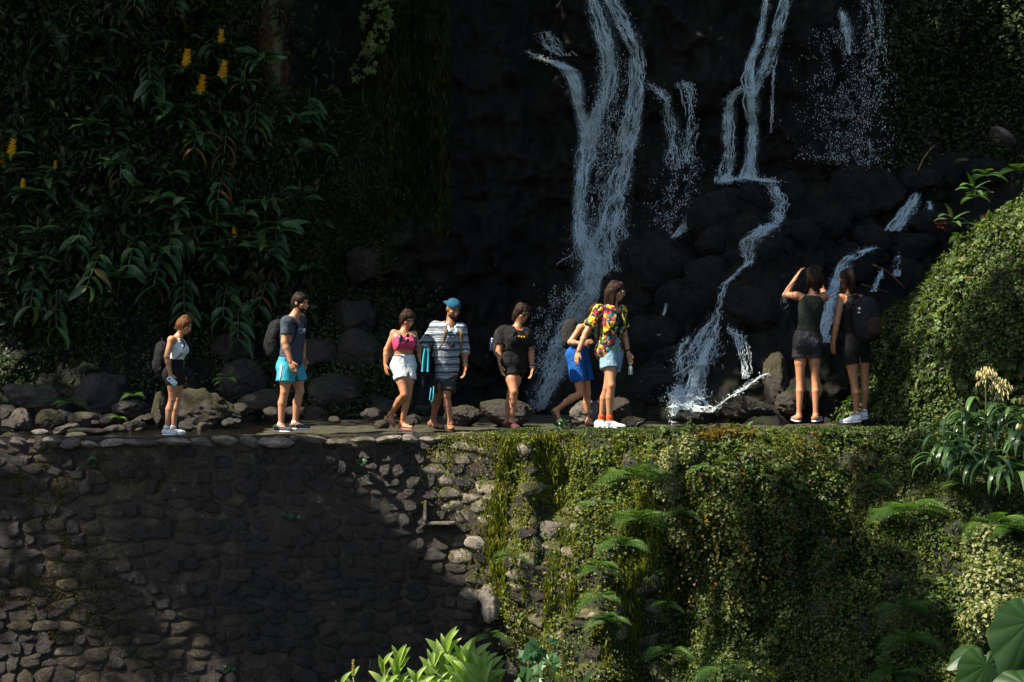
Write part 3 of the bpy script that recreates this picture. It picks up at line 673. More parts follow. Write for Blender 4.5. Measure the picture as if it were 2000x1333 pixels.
fall([(1758, 472, 4, .6), (1752, 500, 5, .8), (1748, 540, 6, .8)], 'short thin fall beside the bare branch', 150, 150, .1, off=.3)
fall([(1708, 484, 7, .9), (1680, 492, 10, 1), (1655, 508, 11, 1), (1638, 535, 11, 1), (1625, 570, 9, .9), (1615, 610, 11, 1), (1605, 640, 12, 1), (1612, 670, 8, .7)],
     'cascade showing between the two women seen from behind', 1000, 600, .5, off=.5)
fall([(1720, 520, 4, .5), (1715, 545, 5, .6), (1704, 570, 4, .5)], 'tiny trickle above the rucksack', 90, 80, 0, off=.4)
fall([(1640, 20, 6, .5), (1648, 45, 8, 1), (1655, 75, 8, .6), (1658, 110, 6, .2)], 'short white splash high on the cliff at the right', 130, 350, .6)
fall([(1690, -30, 22, .6), (1705, 30, 22, .7), (1712, 80, 20, .5), (1705, 150, 30, .35), (1695, 230, 36, .3), (1690, 330, 40, .3)], 'curtain of falling drops high on the right', 12, 2300, 0, off=.3)
fall([(1620, 60, 40, .3), (1640, 160, 60, .25), (1650, 320, 70, .3)], 'thin veil of drops above the largest boulder', 3, 1900, 0, off=.3)
fall([(1262, 165, 6, .3), (1290, 182, 12, .7), (1302, 200, 10, .5), (1315, 260, 14, .3), (1318, 330, 16, .3)], 'faint fall between the tallest and the middle fall', 160, 700, .25, off=.12)
fall([(1330, 160, 16, .4), (1345, 175, 12, .6), (1350, 220, 10, .3), (1342, 320, 12, .3)], 'dim trickle right of the faint fall', 120, 600, .15, off=.12)
fall([(1340, 290, 30, .2), (1330, 370, 40, .3), (1300, 460, 30, .3)], 'mist of drops over the black slope', 2, 1000, .1, off=.3)
fall([(1372, 395, 6, .6), (1352, 420, 5, .5), (1330, 452, 6, .7), (1312, 468, 6, .5)], 'thin trickle along the left side of the black boulder', 170, 150, .3, off=.45)
fall([(1290, 462, 8, .4), (1262, 478, 10, .6), (1235, 498, 12, .6), (1212, 530, 16, .7)], 'misty run of water joining the foot of the tallest fall', 250, 700, .5, off=.35)
fall([(1300, 590, 2, .6), (1292, 630, 2, .8), (1284, 655, 3, .6)], 'lone trickle on the dark scored rock', 60, 30, 0, off=.5)
fall([(1060, 60, 14, .3), (1080, 90, 16, .4), (1100, 110, 16, .3)], 'lace of drops above the side spout', 120, 400, 0)
# ------------------------------------------------------------------ leaves and moss
gr = np.random.default_rng(99)
G_dark = leafmat('dark_leaf', [(0, (.02, .036, .010)), (.5, (.04, .072, .02)), (.93, (.06, .10, .025)), (1, (.10, .06, .015))], .55, .25, .25)
G_far = leafmat('far_leaf', [(0, (.016, .026, .009)), (.6, (.034, .056, .017)), (1, (.07, .095, .024))], .6, .2, .2)
G_ivy = leafmat('ivy_leaf', [(0, (.02, .034, .008)), (.45, (.05, .088, .014)), (.8, (.10, .17, .026)), (.97, (.16, .20, .04)), (1, (.2, .06, .02))], .5, .38, .4)
G_small = leafmat('small_leaf', [(0, (.035, .055, .01)), (.5, (.10, .15, .02)), (.85, (.20, .25, .035)), (1, (.24, .12, .02))], .5, .42, .35)
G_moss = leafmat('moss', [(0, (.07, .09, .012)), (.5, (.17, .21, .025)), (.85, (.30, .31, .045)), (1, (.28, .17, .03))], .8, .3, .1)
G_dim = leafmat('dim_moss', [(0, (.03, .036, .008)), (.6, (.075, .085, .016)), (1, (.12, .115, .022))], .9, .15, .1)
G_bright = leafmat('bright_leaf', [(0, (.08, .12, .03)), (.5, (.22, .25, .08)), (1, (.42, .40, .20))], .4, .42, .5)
def stuff(name, label, V, F, rn, mat, cat='ground cover'):
    o = build(name, V, F, mat, None, False, rn); tag(o, label, cat, None, 'stuff'); return o
def cover(Vm, Fm, n, size, tmpl, dens=None, tilt=.6, lift=.05, flip=1., droop=.7, asp=1.):
    p, nn = scatter(Vm, Fm, n, gr, dens); nn = nn*flip
    r3 = nrm(gr.normal(size=(n, 3))); dirn = nrm(r3*.8+np.array([0, 0, -droop])+nn*.35)
    nor = nrm(nn+np.array([0, 0, .6])+tilt*nrm(gr.normal(size=(n, 3))))
    sz = size*gr.uniform(.6, 1.35, n); return leafcloud(p+nn*(gr.random((n, 1))**1.5)*lift, dirn, nor, sz, tmpl, gr.uniform(.75, 1.1, n)*asp)
WFV, WFF = WFull
nchk = np.cross(WFV[WFF[5, 2]]-WFV[WFF[5, 0]], WFV[WFF[5, 3]]-WFV[WFF[5, 1]]); wflip = -1. if nchk[1] > 0 else 1.
def bx(c): return c[:, 0]
def clump(c, f, s, lo=-.1, hi=.35): return ss(fbm(c*f, 3, s), lo, hi)
def vis(c): return (np.abs(c[:, 0])/c[:, 1] < .32)*(((CAMZ-c[:, 2])/c[:, 1]) < .215)
# moss fuzz on the lit buttress
d1 = lambda c: vis(c)*ss(c[:, 0]+.40*c[:, 2], -1.5, -.3)*(.12+clump(c, 1.9, 51, -.1, .25))*(1-ss(c[:, 0], 3., 4.5)*.7)
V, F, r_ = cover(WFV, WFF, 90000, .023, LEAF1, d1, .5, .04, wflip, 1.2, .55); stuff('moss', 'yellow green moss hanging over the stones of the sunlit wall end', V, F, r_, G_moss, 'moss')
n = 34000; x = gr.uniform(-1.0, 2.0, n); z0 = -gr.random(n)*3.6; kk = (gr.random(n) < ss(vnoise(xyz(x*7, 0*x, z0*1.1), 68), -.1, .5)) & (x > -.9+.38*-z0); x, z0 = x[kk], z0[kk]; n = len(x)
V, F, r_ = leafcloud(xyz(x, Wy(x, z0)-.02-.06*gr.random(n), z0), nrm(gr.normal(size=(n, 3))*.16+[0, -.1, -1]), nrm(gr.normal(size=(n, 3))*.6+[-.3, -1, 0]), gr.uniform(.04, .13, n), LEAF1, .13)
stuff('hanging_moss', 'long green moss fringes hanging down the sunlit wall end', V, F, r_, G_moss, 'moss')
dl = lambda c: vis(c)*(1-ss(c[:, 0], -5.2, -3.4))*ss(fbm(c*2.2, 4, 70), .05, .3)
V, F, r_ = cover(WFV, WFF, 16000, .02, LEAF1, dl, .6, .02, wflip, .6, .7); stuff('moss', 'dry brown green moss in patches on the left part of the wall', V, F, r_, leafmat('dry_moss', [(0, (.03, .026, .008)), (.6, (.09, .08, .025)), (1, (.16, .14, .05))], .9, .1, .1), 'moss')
# small leaves
d2 = lambda c: vis(c)*ss(c[:, 0]+.40*c[:, 2], -1.3, 0)*(.06+clump(c, 2.1, 52, -.02, .3))*(1-ss(c[:, 0], 1.6, 2.1)*.3)
V, F, r_ = cover(WFV, WFF, 42000, .036, LEAF1, d2, .8, .10, wflip); stuff('creeper', 'small leaved creeper between the mossy stones of the wall end', V, F, r_, G_small, 'creeper')
# right bank ivy
d3 = lambda c: vis(c)*ss(c[:, 0], 1.5, 2.3)*(.10+clump(c, 1.6, 53, -.12, .3))*(.25+clump(c, 5, 69, -.2, .2))
V, F, r_ = multi([cover(WFV, WFF, 62000, .042, LEAF2, d3, .9, .12, wflip), cover(WFV, WFF, 9000, .075, IVY, lambda c: d3(c)*clump(c, 2.2, 59, .05, .3), .8, .16, wflip), cover(WFV, WFF, 30000, .026, LEAF1, lambda c: d3(c)*clump(c, 1.8, 60), .9, .12, wflip)]); stuff('ivy', 'dense dark ivy covering the steep bank right of the wall', V, F, r_, G_ivy, 'ivy')
# trailing stems with round leaves off the overhang
pts = []
for k in range(230):
    x0 = gr.uniform(1.75, 4.4); z0 = -gr.random()**1.4*1.2; L = gr.uniform(.3, 1.2); n = int(L/.035)
    t = np.arange(n)*.035; x = x0+.05*np.sin(t*4+k)+.03*gr.normal(size=n); z = z0-t; y = np.minimum(Wy(x0, z0), Wy(x, z))-.07-.05*gr.random(n); pts.append(xyz(x, y, z))
pts = np.concatenate(pts); n = len(pts)
V, F, r_ = leafcloud(pts, nrm(gr.normal(size=(n, 3))*.7+[0, -.2, -.7]), nrm(gr.normal(size=(n, 3))*.6+[-.2, -1, .4]), gr.uniform(.025, .05, n), LEAF2, 1.1)
stuff('trailing_creeper', 'trailing strings of small round leaves hanging over the bulge of the bank', V, F, r_, leafmat('trail_leaf', [(0, (.04, .05, .01)), (.6, (.09, .10, .02)), (.85, (.16, .13, .025)), (1, (.25, .07, .02))], .45, .4, .3), 'creeper')
# rim tufts
n = 26000; x = gr.uniform(-.9, 4.9, n); x = x[gr.random(n) < .15+.85*ss(fbm(xyz(x*1.5, 0*x, 0*x), 3, 61), -.25, .3)*ss(x, -.9, -.2)]; n = len(x)
v = gr.random(n); y = Tedge(x)-.12+v*.34; z = -.06+.07*np.sin(np.pi*v)*(.5+gr.random(n))*ss(x, -.8, .3)
V, F, r_ = leafcloud(xyz(x, y, z), nrm(gr.normal(size=(n, 3))+[0, -.3, .3]), nrm(gr.normal(size=(n, 3))*.5+[0, -.5, 1]), gr.uniform(.015, .04, n), LEAF1, .8)
stuff('rim_plants', 'low green cushion plants along the rim of the path', V, F, r_, leafmat('rim_leaf', [(0, (.03, .06, .012)), (.5, (.06, .11, .02)), (.9, (.11, .15, .03)), (1, (.2, .16, .05))], .5, .4, .3), 'cushion plants')
# golden grass tuft on the bulge
n = 5200; x = gr.normal(2.62, .28, n); y = Tedge(x)-.62+gr.random(n)*.45; z = -.02-.12*gr.random(n)-.25*np.abs(x-2.62)**2+.06
V, F, r_ = leafcloud(xyz(x, y, z), nrm(gr.normal(size=(n, 3))*.7+[0, -.6, -.2]), nrm(gr.normal(size=(n, 3))*.5+[0, -.3, 1]), gr.uniform(.05, .12, n), LEAF1, .12)
stuff('golden_moss', 'golden dry moss cap on top of the bulge at the rim', V, F, r_, leafmat('golden', [(0, (.12, .07, .02)), (.6, (.26, .17, .05)), (1, (.38, .30, .10))], .7, .4, .2), 'moss')
# sunlit bush low on the right
def blobcover(c, rad, n, size, tmpl, seed, mode=.8):
    r = np.random.default_rng(seed); D = nrm(r.normal(size=(n, 3))); D[:, 1] = -np.abs(D[:, 1])*.9+.1
    k = (r.random(n)**.35)*(1+.22*fbm(D*2.2+seed, 3, seed)); p = np.array(c)+D*np.array(rad)*k[:, None]
    return leafcloud(p, nrm(r.normal(size=(n, 3))+[0, -.2, -.3]), nrm(D+[0, 0, .5]+.7*nrm(r.normal(size=(n, 3)))), size*r.uniform(.6, 1.4, n), tmpl, r.uniform(.7, 1, n), r)
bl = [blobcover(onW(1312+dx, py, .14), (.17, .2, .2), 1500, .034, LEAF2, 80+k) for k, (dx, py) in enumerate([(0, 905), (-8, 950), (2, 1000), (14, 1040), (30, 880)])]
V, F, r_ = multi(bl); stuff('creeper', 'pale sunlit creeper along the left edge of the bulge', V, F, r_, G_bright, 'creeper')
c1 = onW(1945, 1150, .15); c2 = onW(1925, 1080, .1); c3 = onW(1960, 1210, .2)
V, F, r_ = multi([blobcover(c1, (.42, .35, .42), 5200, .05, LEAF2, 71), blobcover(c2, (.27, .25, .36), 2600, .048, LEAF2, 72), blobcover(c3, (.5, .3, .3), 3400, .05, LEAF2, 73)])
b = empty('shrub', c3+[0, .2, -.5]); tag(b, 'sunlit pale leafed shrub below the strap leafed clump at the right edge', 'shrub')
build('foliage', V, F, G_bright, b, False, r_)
# mound ivy
nc = np.cross(HVv[HF[4000, 2]]-HVv[HF[4000, 0]], HVv[HF[4000, 3]]-HVv[HF[4000, 1]]); hflip = 1. if nc[2] > 0 else -1.
d4 = lambda c: (np.abs(c[:, 0])/c[:, 1] < .34)*(.4+clump(c, 1.4, 54))
V, F, r_ = multi([cover(HVv, HF, 55000, .048, LEAF2, d4, .9, .15, hflip), cover(HVv, HF, 12000, .085, IVY, lambda c: d4(c)*clump(c, 2.0, 65, 0, .3), .9, .22, hflip), cover(HVv, HF, 24000, .03, LEAF1, lambda c: d4(c)*clump(c, 2.4, 66, -.1, .3), .9, .18, hflip)]); stuff('ivy', 'green ivy carpet over the mound at the right end of the path', V, F, r_, G_ivy, 'ivy')
# cliff greenery
def cl(n, size, tmpl, dens, lift, tilt=.8, droop=.8, asp=1.):
    return cover(CV, CF, n, size, tmpl, dens, tilt, lift, cflip, droop, asp)
nc = np.cross(CV[CF[9000, 2]]-CV[CF[9000, 0]], CV[CF[9000, 3]]-CV[CF[9000, 1]]); cflip = -1. if nc[1] > 0 else 1.
pxc = lambda c: 1000+c[:, 0]/c[:, 1]*FPX
pyc = lambda c: 666.5+(CAMZ-c[:, 2])/c[:, 1]*FPX
def box(c, x0, x1, y0, y1, f=40): X_, Y_ = pxc(c), pyc(c); return ss(X_, x0-f, x0+f)*(1-ss(X_, x1-f, x1+f))*ss(Y_, y0-f, y0+f)*(1-ss(Y_, y1-f, y1+f))
V, F, r_ = multi([cl(52000, .085, LEAF1, lambda c: box(c, -60, 520, -60, 640, 50)*(.15+clump(c, .9, 55, -.1, .3)), .55, .9, .6, .5), cl(9000, .17, LEAF2, lambda c: box(c, -60, 600, -60, 600, 50)*(.05+clump(c, 1.3, 67, 0, .3)), .7, .7, .6, .45)]); stuff('undergrowth', 'dark tangle of narrow leaves covering the left side of the cliff', V, F, r_, G_far, 'undergrowth')
V, F, r_ = cl(52000, .035, LEAF1, lambda c: box(c, 510, 740, 200, 560, 40)*(.2+clump(c, 1.5, 56)), .12); stuff('ivy', 'fine leaved ivy on the shaded cliff right of the brown rock rib', V, F, r_, G_dark, 'ivy')
V, F, r_ = cl(26000, .05, LEAF1, lambda c: (box(c, 430, 860, 560, 800, 30)+.5*box(c, -40, 450, 600, 760, 30))*(.1+clump(c, 1.9, 57, 0, .3)), .14); stuff('creeper', 'moss and small leaves on the shaded slope behind the left walkers', V, F, r_, G_dark, 'creeper')
V, F, r_ = cl(22000, .06, LEAF1, lambda c: box(c, 1740, 2040, -60, 330, 50)*(.2+clump(c, 1.2, 58)), .2); stuff('undergrowth', 'dim leaves high on the cliff at the right edge', V, F, r_, G_far, 'undergrowth')
# hanging moss curtains
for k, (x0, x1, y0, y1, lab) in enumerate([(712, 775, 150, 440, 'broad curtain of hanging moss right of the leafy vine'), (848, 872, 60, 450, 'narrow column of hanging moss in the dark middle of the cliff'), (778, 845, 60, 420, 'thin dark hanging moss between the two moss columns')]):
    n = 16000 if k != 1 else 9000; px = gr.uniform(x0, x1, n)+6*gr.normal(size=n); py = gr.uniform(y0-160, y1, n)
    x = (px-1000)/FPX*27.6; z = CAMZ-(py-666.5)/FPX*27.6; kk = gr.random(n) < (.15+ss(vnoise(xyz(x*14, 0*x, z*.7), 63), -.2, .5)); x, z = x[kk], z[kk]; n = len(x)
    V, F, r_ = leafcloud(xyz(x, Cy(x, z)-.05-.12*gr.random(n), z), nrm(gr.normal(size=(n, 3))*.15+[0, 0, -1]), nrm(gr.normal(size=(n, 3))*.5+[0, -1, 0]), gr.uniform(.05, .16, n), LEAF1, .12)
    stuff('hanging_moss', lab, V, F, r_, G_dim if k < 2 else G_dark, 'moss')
# leafy vine, top middle
vine = empty('leafy_vine', onC(715, 130, .3)); tag(vine, 'bright leafed vine hanging from the top of the cliff left of the moss', 'vine')
t = np.linspace(0, 1.6, 22); pts = onC(722+14*np.sin(t*3.1), t*150-40, .28)
V, F = tube(np.array(pts), .012, 5); build('stem', V, F, plain('vine_stem', (.06, .045, .02)), vine)
me = meshnp('leaf', np.array(IVY[0])*.13, IVY[1], leafmat('vine_leaf', [(0, (.07, .13, .025)), (.6, (.12, .19, .035)), (1, (.17, .22, .05))], .4, .3, .4, objrand=True), False)
vl = np.array(vine.location)
from mathutils import Matrix
def orient(o, pos, dirn, nor, s=1.0, base=None):
    x, y, z = frames(np.array(dirn, float)[None], np.array(nor, float)[None]); x, y, z = x[0], y[0], z[0]
    M = Matrix(((x[0]*s, y[0]*s, z[0]*s, pos[0]), (x[1]*s, y[1]*s, z[1]*s, pos[1]), (x[2]*s, y[2]*s, z[2]*s, pos[2]), (0, 0, 0, 1)))
    o.matrix_local = M
for k in range(95):
    t = gr.random()**.8*1.3; wd = 26*(1-.35*t)+8
    c = onC(722+14*math.sin(t*3.1)+gr.uniform(-wd, wd)-25*max(t-.75, 0), t*150-40, .32+.15*gr.random())
    o = obj('leaf', me, vine); orient(o, c-vl, gr.normal(size=3)*.5+[0, -.1, -1], gr.normal(size=3)*.35+[-.2, -.7, .6], gr.uniform(.6, 1.25))

# ------------------------------------------------------------------ wild ginger plants
def blade(L, W_, droop, n=7, fold=.16, wave=.03, seed=0, tip=1.0):
    """long pointed leaf along +y, bending to -z"""
    t = np.linspace(0, 1, n); ang = -droop*t*1.0; dy = np.cos(ang); dz = np.sin(ang)
    y = np.concatenate([[0], np.cumsum(dy[:-1]/(n-1))])*L; z = np.concatenate([[0], np.cumsum(dz[:-1]/(n-1))])*L
    wv = W_*(np.sin(np.pi*np.clip(t, 0, 1)**.75)**.8*.98+.02); wv[-1] = .0005; wv[0] = W_*.12
    V = []
    for s_ in (-1, -.5, 0, .5, 1):
        V.append(np.stack([s_*wv*.5, y, z+abs(s_)*fold*wv+wave*W_*np.sin(t*9+seed+s_)*abs(s_)], 1))
    V = np.stack(V, 0).reshape(-1, 3); return V, gridf(5, n)[:, ::-1]
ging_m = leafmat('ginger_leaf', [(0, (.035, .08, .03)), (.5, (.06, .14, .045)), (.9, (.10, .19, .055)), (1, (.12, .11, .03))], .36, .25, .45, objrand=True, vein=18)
gold_m = leafmat('dying_leaf', [(0, (.16, .06, .02)), (1, (.22, .12, .03))], .6, .3, .2, objrand=True)
stem_m = plain('plant_stem', (.07, .10, .03), .5)
GL = [meshnp('leaf', *blade(.36, .115, dr, seed=i), ging_m) for i, dr in enumerate((.6, 1.0, 1.5, 2.0))]
GLd = [meshnp('leaf', *blade(.34, .06, 1.2, seed=9), gold_m)]
flower_m = NT('ginger_flower'); flower_m.set(flower_m.mix(flower_m.noise(flower_m.coord(), 30, 2), (.85, .34, .012), (.98, .68, .05)), .5, .3); flower_m = flower_m.m
def spike(h=.22, r0=.058, n=150, seed=0, bud=False):
    r = np.random.default_rng(seed); parts = [tube(np.array([[0, 0, 0], [0, 0, h]]), .008, 5)]
    z = np.repeat(np.linspace(.02, h, 12 if not bud else 9), n//12 if not bud else n//9); m = len(z); a = r.uniform(0, 6.28, m) if not bud else np.tile(np.arange(n//9)*6.28/(n//9), 9)+z*9
    rr_ = r0*(.95-.35*z/h)*r.uniform(.8, 1.15, m); d = np.stack([np.cos(a), np.sin(a), .55+0*a if not bud else .9+0*a], 1)
    p = np.stack([0*a, 0*a, z], 1); T, F = LEAF1
    V, F, _ = leafcloud(p+nrm(d)*rr_[:, None]*.15, nrm(d), nrm(np.stack([-d[:, 0]*.3, -d[:, 1]*.3, 1+0*a], 1)), rr_*1.25, LEAF1, .5, r)
    parts.append((V, F)); return join(parts)
FS = [meshnp('flower_spike', *spike(seed=k), flower_m, False) for k in range(3)]
BUDm = plain('bud_spike', (.10, .12, .03), .6)
BS = meshnp('bud_spike', *spike(.16, .028, 72, 5, True), BUDm, False)
def gin(px, py, label, flower=0, stemlen=.7, nleaf=9, scale=1., off=.7, hang=0., dead=0, bud=0, group=None, lean=None):
    """ginger shoot whose head is seen at px, py; stem runs back down into the bank"""
    top = onC(px, py, off); dirx = gr.uniform(-.25, .25) if lean is None else lean
    root = top+np.array([-dirx, off*.9, -stemlen*(.8 if not hang else -.8)]); root[1] = float(Cy(root[0], root[2]))+.05
    e = empty('ginger_plant', root); tag(e, label, 'plant', group)
    ctrl = np.array([root, (root+top)/2+[0, -.12, .10 if not hang else .2], top])
    t = np.linspace(0, 1, 9)[:, None]; cur = (1-t)**2*ctrl[0]+2*t*(1-t)*ctrl[1]+t*t*ctrl[2]
    V, F = tube(cur, np.linspace(.012, .007, 9), 5); build('stem', V, F, stem_m, e)
    tan = nrm(cur[-1]-cur[-3])
    for k in range(nleaf):
        f = 1-(k//2)*.085*(1.6 if hang else .8)-.01; p = cur[0]*0+np.array([np.interp(f, t[:, 0], cur[:, i]) for i in range(3)])
        a = (k*2.4+gr.uniform(-.3, .3)) if not hang else (0 if k % 2 else np.pi)+gr.uniform(-.4, .4)
        d = np.array([math.cos(a), -.25+.6*math.sin(a)*.8, .25 if not hang else -.55])
        if d[1] > .3: d[1] = -.3
        me = GL[gr.integers(4)] if gr.random() > dead*.5 else GLd[0]
        o = obj('leaf', me, e); orient(o, p-root, d+tan*.15, np.array([0, -.35, 1])+.3*gr.normal(size=3), scale*gr.uniform(.75, 1.15))
    if flower:
        o = obj('flower_spike', FS[gr.integers(3)], e); o.location = (top-root).tolist(); o.scale = [flower]*3; o.rotation_euler = (gr.uniform(-.1, .2), gr.uniform(-.12, .12), gr.uniform(0, 6))
    elif bud:
        o = obj('bud_spike', BS, e); o.location = (top-root).tolist(); o.scale = [bud]*3
    return e
gin(432, 88, 'topmost ginger plant with a yellow flower spike near the upper left', 1.0, lean=.1)
gin(362, 134, 'ginger plant with the leftmost orange spike of the upper four', 1.25)
gin(433, 156, 'ginger plant with the brightest yellow spike, lowest right of the upper four', 1.25)
gin(391, 186, 'ginger plant with a yellow spike just below and left of the brightest one', 1.3)
gin(21, 306, 'ginger plant with tall yellow spike at the left edge', 1.15)
gin(6, 322, 'ginger plant with a short yellow spike cut by the left edge', .7)
gin(107, 332, 'ginger plant with a small round yellow flower left of the dark leaves', .6)
gin(44, 372, 'ginger plant with a small orange flower low at the left', .75)
gin(459, 466, 'ginger plant with a tiny yellow flower among broad leaves above the walkers', .75, nleaf=12, scale=1.1)
gin(424, 440, 'ginger plant with a tall green bud behind the tiny yellow flower', 0, bud=1.7, nleaf=10, scale=1.1)
gin(516, 478, 'ginger plant with broad glossy leaves and a bud right of the tiny yellow flower', 0, bud=1.3, nleaf=12, scale=1.15)
gin(430, 482, 'ginger plant with a bud and wide drooping leaves under the tiny yellow flower', 0, bud=1.0, nleaf=12, scale=1.1)
gin(478, 418, 'ginger plant with upright bud on top of the broad leafed clump', 0, bud=1.1, nleaf=11, scale=1.1)
gin(548, 442, 'ginger plant with long curved leaves at the right end of the clump', 0, nleaf=9, scale=1.2)
gin(585, 372, 'ginger plant with pale bud beside the fine ivy', 0, bud=.9, nleaf=9)
gin(32, 500, 'ginger plant with a bud at the lower left edge', 0, bud=1.1)
gin(74, 450, 'ginger plant with a reddish bud above the lower left edge', 0, bud=1.2)
gin(430, 222, 'ginger plant with a bud under the brightest yellow spike', 0, bud=1.0, nleaf=11, scale=1.1)
gin(340, 400, 'ginger plant with a bud left of the broad leafed clump', 0, bud=1.0)
gin(315, 385, 'low ginger plant in the shade left of the clump', 0)
gin(478, 160, 'ginger plant right of the brightest yellow spike', 0, bud=.9)
gin(428, 20, 'ginger plant cut by the top edge above the topmost spike', 0)
gin(345, 30, 'yellowing ginger shoot hanging near the top edge', 0, hang=1, dead=1)
gin(262, 12, 'small yellowing shoot at the top edge', 0, hang=1, dead=1, nleaf=6)
for i, (px, py, lab, dd) in enumerate([(438, 300, 'drooping ginger shoot with yellowing tips under the upper spikes', .8), (378, 290, 'drooping ginger shoot left of the yellowing one', .3), (425, 390, 'hanging ginger shoot with an orange tip', .9),
        (505, 600, 'hanging ginger shoot with brown leaves left of the man in the grey tee', .8), (435, 620, 'hanging ginger shoot with pale midstem above the brown boulder', 0), (465, 665, 'lowest hanging ginger shoot over the brown boulder', 0),
        (360, 610, 'hanging ginger shoot right of the bun hairstyle', 0), (300, 560, 'hanging ginger shoot with red brown dead leaves', 1), (250, 520, 'hanging ginger shoot left of the dead leaves', .2), (545, 520, 'hanging ginger shoot at the right end of the clump', .2),
        (330, 500, 'hanging ginger shoot in the middle of the undergrowth', .1), (150, 480, 'hanging ginger shoot at the left in the dark', 0), (235, 350, 'hanging ginger shoot in the upper dark tangle', .2), (170, 560, 'long hanging ginger shoot left of the bun hairstyle', 0),
        (60, 600, 'hanging ginger shoot low at the far left', 0), (110, 640, 'lowest hanging ginger shoot at the far left', 0)]):
    gin(px, py, lab, 0, hang=1, dead=dd, nleaf=12, stemlen=.9, scale=1.1)
for i in range(44):
    gin(gr.uniform(0, 620), gr.uniform(60, 560), 'dark ginger shoot among the shaded undergrowth on the left', 0, nleaf=8, hang=int(gr.random() < .25), off=.55, scale=1.15, group='dark ginger shoots in the shaded undergrowth')
# ------------------------------------------------------------------ ferns
def frond(L=.45, n=17, seed=0):
    r = np.random.default_rng(seed); t = np.linspace(0, 1, n); th = .35-1.5*t; y = np.cumsum(np.cos(th))/n*L; z = np.cumsum(np.sin(th))/n*L
    c = np.stack([0*t, y, z], 1); parts = [tube(c, np.linspace(.004, .0012, n), 4)]
    ln = L*.27*np.sin(np.pi*np.clip(t*.93+.07, 0, 1))**.7*(1-.45*t); p = []; d = []; s_ = []
    for i in range(1, n):
        tg = nrm(c[i]-c[i-1])
        for sg in (-1, 1): p.append(c[i]); d.append(nrm(np.array([sg*1.0, 0, -.12])+tg*.45)); s_.append(ln[i])
    p, d, s_ = map(np.array, (p, d, s_)); nn = nrm(np.stack([0*s_, .35+0*s_, 1+0*s_], 1))
    K = 5; clouds = []
    for j in range(K):      # toothed pinna made of small leaflets
        f = (j+.6)/K; q = p+d*(s_*f)[:, None]
        for sg in (-1, 1):
            side = np.cross(nn, d)*sg; clouds.append(leafcloud(q, nrm(d*.6+side), nn, s_*.26*(1.1-f*.7), LEAF1, .55, r))
    V, F, _ = multi(clouds); parts.append((V, F)); return join(parts)
fern_m = leafmat('fern_leaf', [(0, (.06, .14, .03)), (.5, (.10, .21, .045)), (1, (.16, .28, .06))], .45, .4, .35, objrand=True)
FR = [meshnp('frond', *frond(seed=k), fern_m, False) for k in range(3)]
def fern(pos, label, n=7, s_=1., face=(0, -1, .2), group=None, spread=1.):
    e = empty('fern', pos); tag(e, label, 'fern', group)
    for k in range(n):
        a = (k+.5)/n*np.pi*1.1-.15+gr.uniform(-.2, .2)
        d = np.array([math.cos(a)*spread, -.55-.2*gr.random(), .45*math.sin(a)+.05]); o = obj('frond', FR[gr.integers(3)], e)
        orient(o, gr.normal(size=3)*.015, d, [0, -.2, 1], s_*gr.uniform(.75, 1.15))
    return e
for px, py, lab, n, s_ in [(1238, 935, 'tall upright fern on the bank below the orange socks', 9, 1.15), (1248, 1020, 'fern right below the tall upright one', 8, .95), (1172, 985, 'small fern left of the tall upright one', 5, .6),
        (1215, 1065, 'bright fern in the middle of the bank', 7, .9), (1168, 1112, 'fern with spread fronds on the left of the bank', 6, .75), (1172, 1172, 'fern below the one with spread fronds', 6, .75), (1182, 1212, 'lowest fern of the left bank column', 6, .65),
        (1000, 1090, 'small fern under the shaded nook of the wall end', 5, .6), (1330, 1005, 'bright sunlit fern at the edge of the bulge', 8, .55), (1330, 1062, 'pale fern frond cluster below the bulge', 4, .5),
        (1305, 1185, 'small fern low in the middle of the bank', 5, .5), (1305, 1275, 'fern low at the foot of the bank', 6, .8), (1410, 1315, 'fern cut by the bottom edge in the middle', 6, .9),
        (1775, 1000, 'large fern with long fronds below the white trainers', 9, 1.1), (1740, 1010, 'fern left of the large one on the dark bank', 6, .85), (1760, 1190, 'shaded fern low on the dark bank', 7, .9), (1775, 1255, 'shaded fern under the other dark bank fern', 7, .9),
        (1745, 1320, 'fern cut by the bottom edge at the right', 7, .9), (1935, 1030, 'bright fern under the strap leafed clump', 8, 1.0), (1880, 950, 'fern hidden in the strap leafed clump', 6, .8), (1975, 1040, 'fern at the right edge above the sunlit shrub', 7, .9),
        (1365, 915, 'small fern on top of the bulge', 4, .4), (960, 1245, 'fern behind the bright ginger leaves', 6, .6), (1700, 945, 'small fern just under the path end', 5, .6)]:
    fern(onW(px, py, .2), lab, n+2, s_*1.2)
for px, py, lab, s_ in [(1925, 345, 'fern on the top of the mound near the right edge', .7), (1900, 385, 'fern on the crest of the mound', .6), (1985, 335, 'fern at the right edge on top of the mound', .8), (1870, 470, 'fern on the left slope of the mound', .6)]:
    z = CAMZ-(py-666.5)/FPX*24.2; fern(P(px, py, 24.2), lab, 7, s_)
for px, py, lab, s_, d in [(140, 790, 'green fern between the round boulder and the slanting slab', .75, 24.2), (262, 775, 'small fern above the long low rock', .5, 24.0), (232, 818, 'tiny fern on the dark stones by the pool', .35, 23.), (445, 745, 'fern on the mossy rock above the brown boulder', .55, 24.2), (62, 800, 'tiny plant between the bank boulders', .25, 23.6), (108, 785, 'fern beside the slanting slab on the left bank', .5, 24.4)]:
    fern(P(px, py, d), lab, 6, s_)
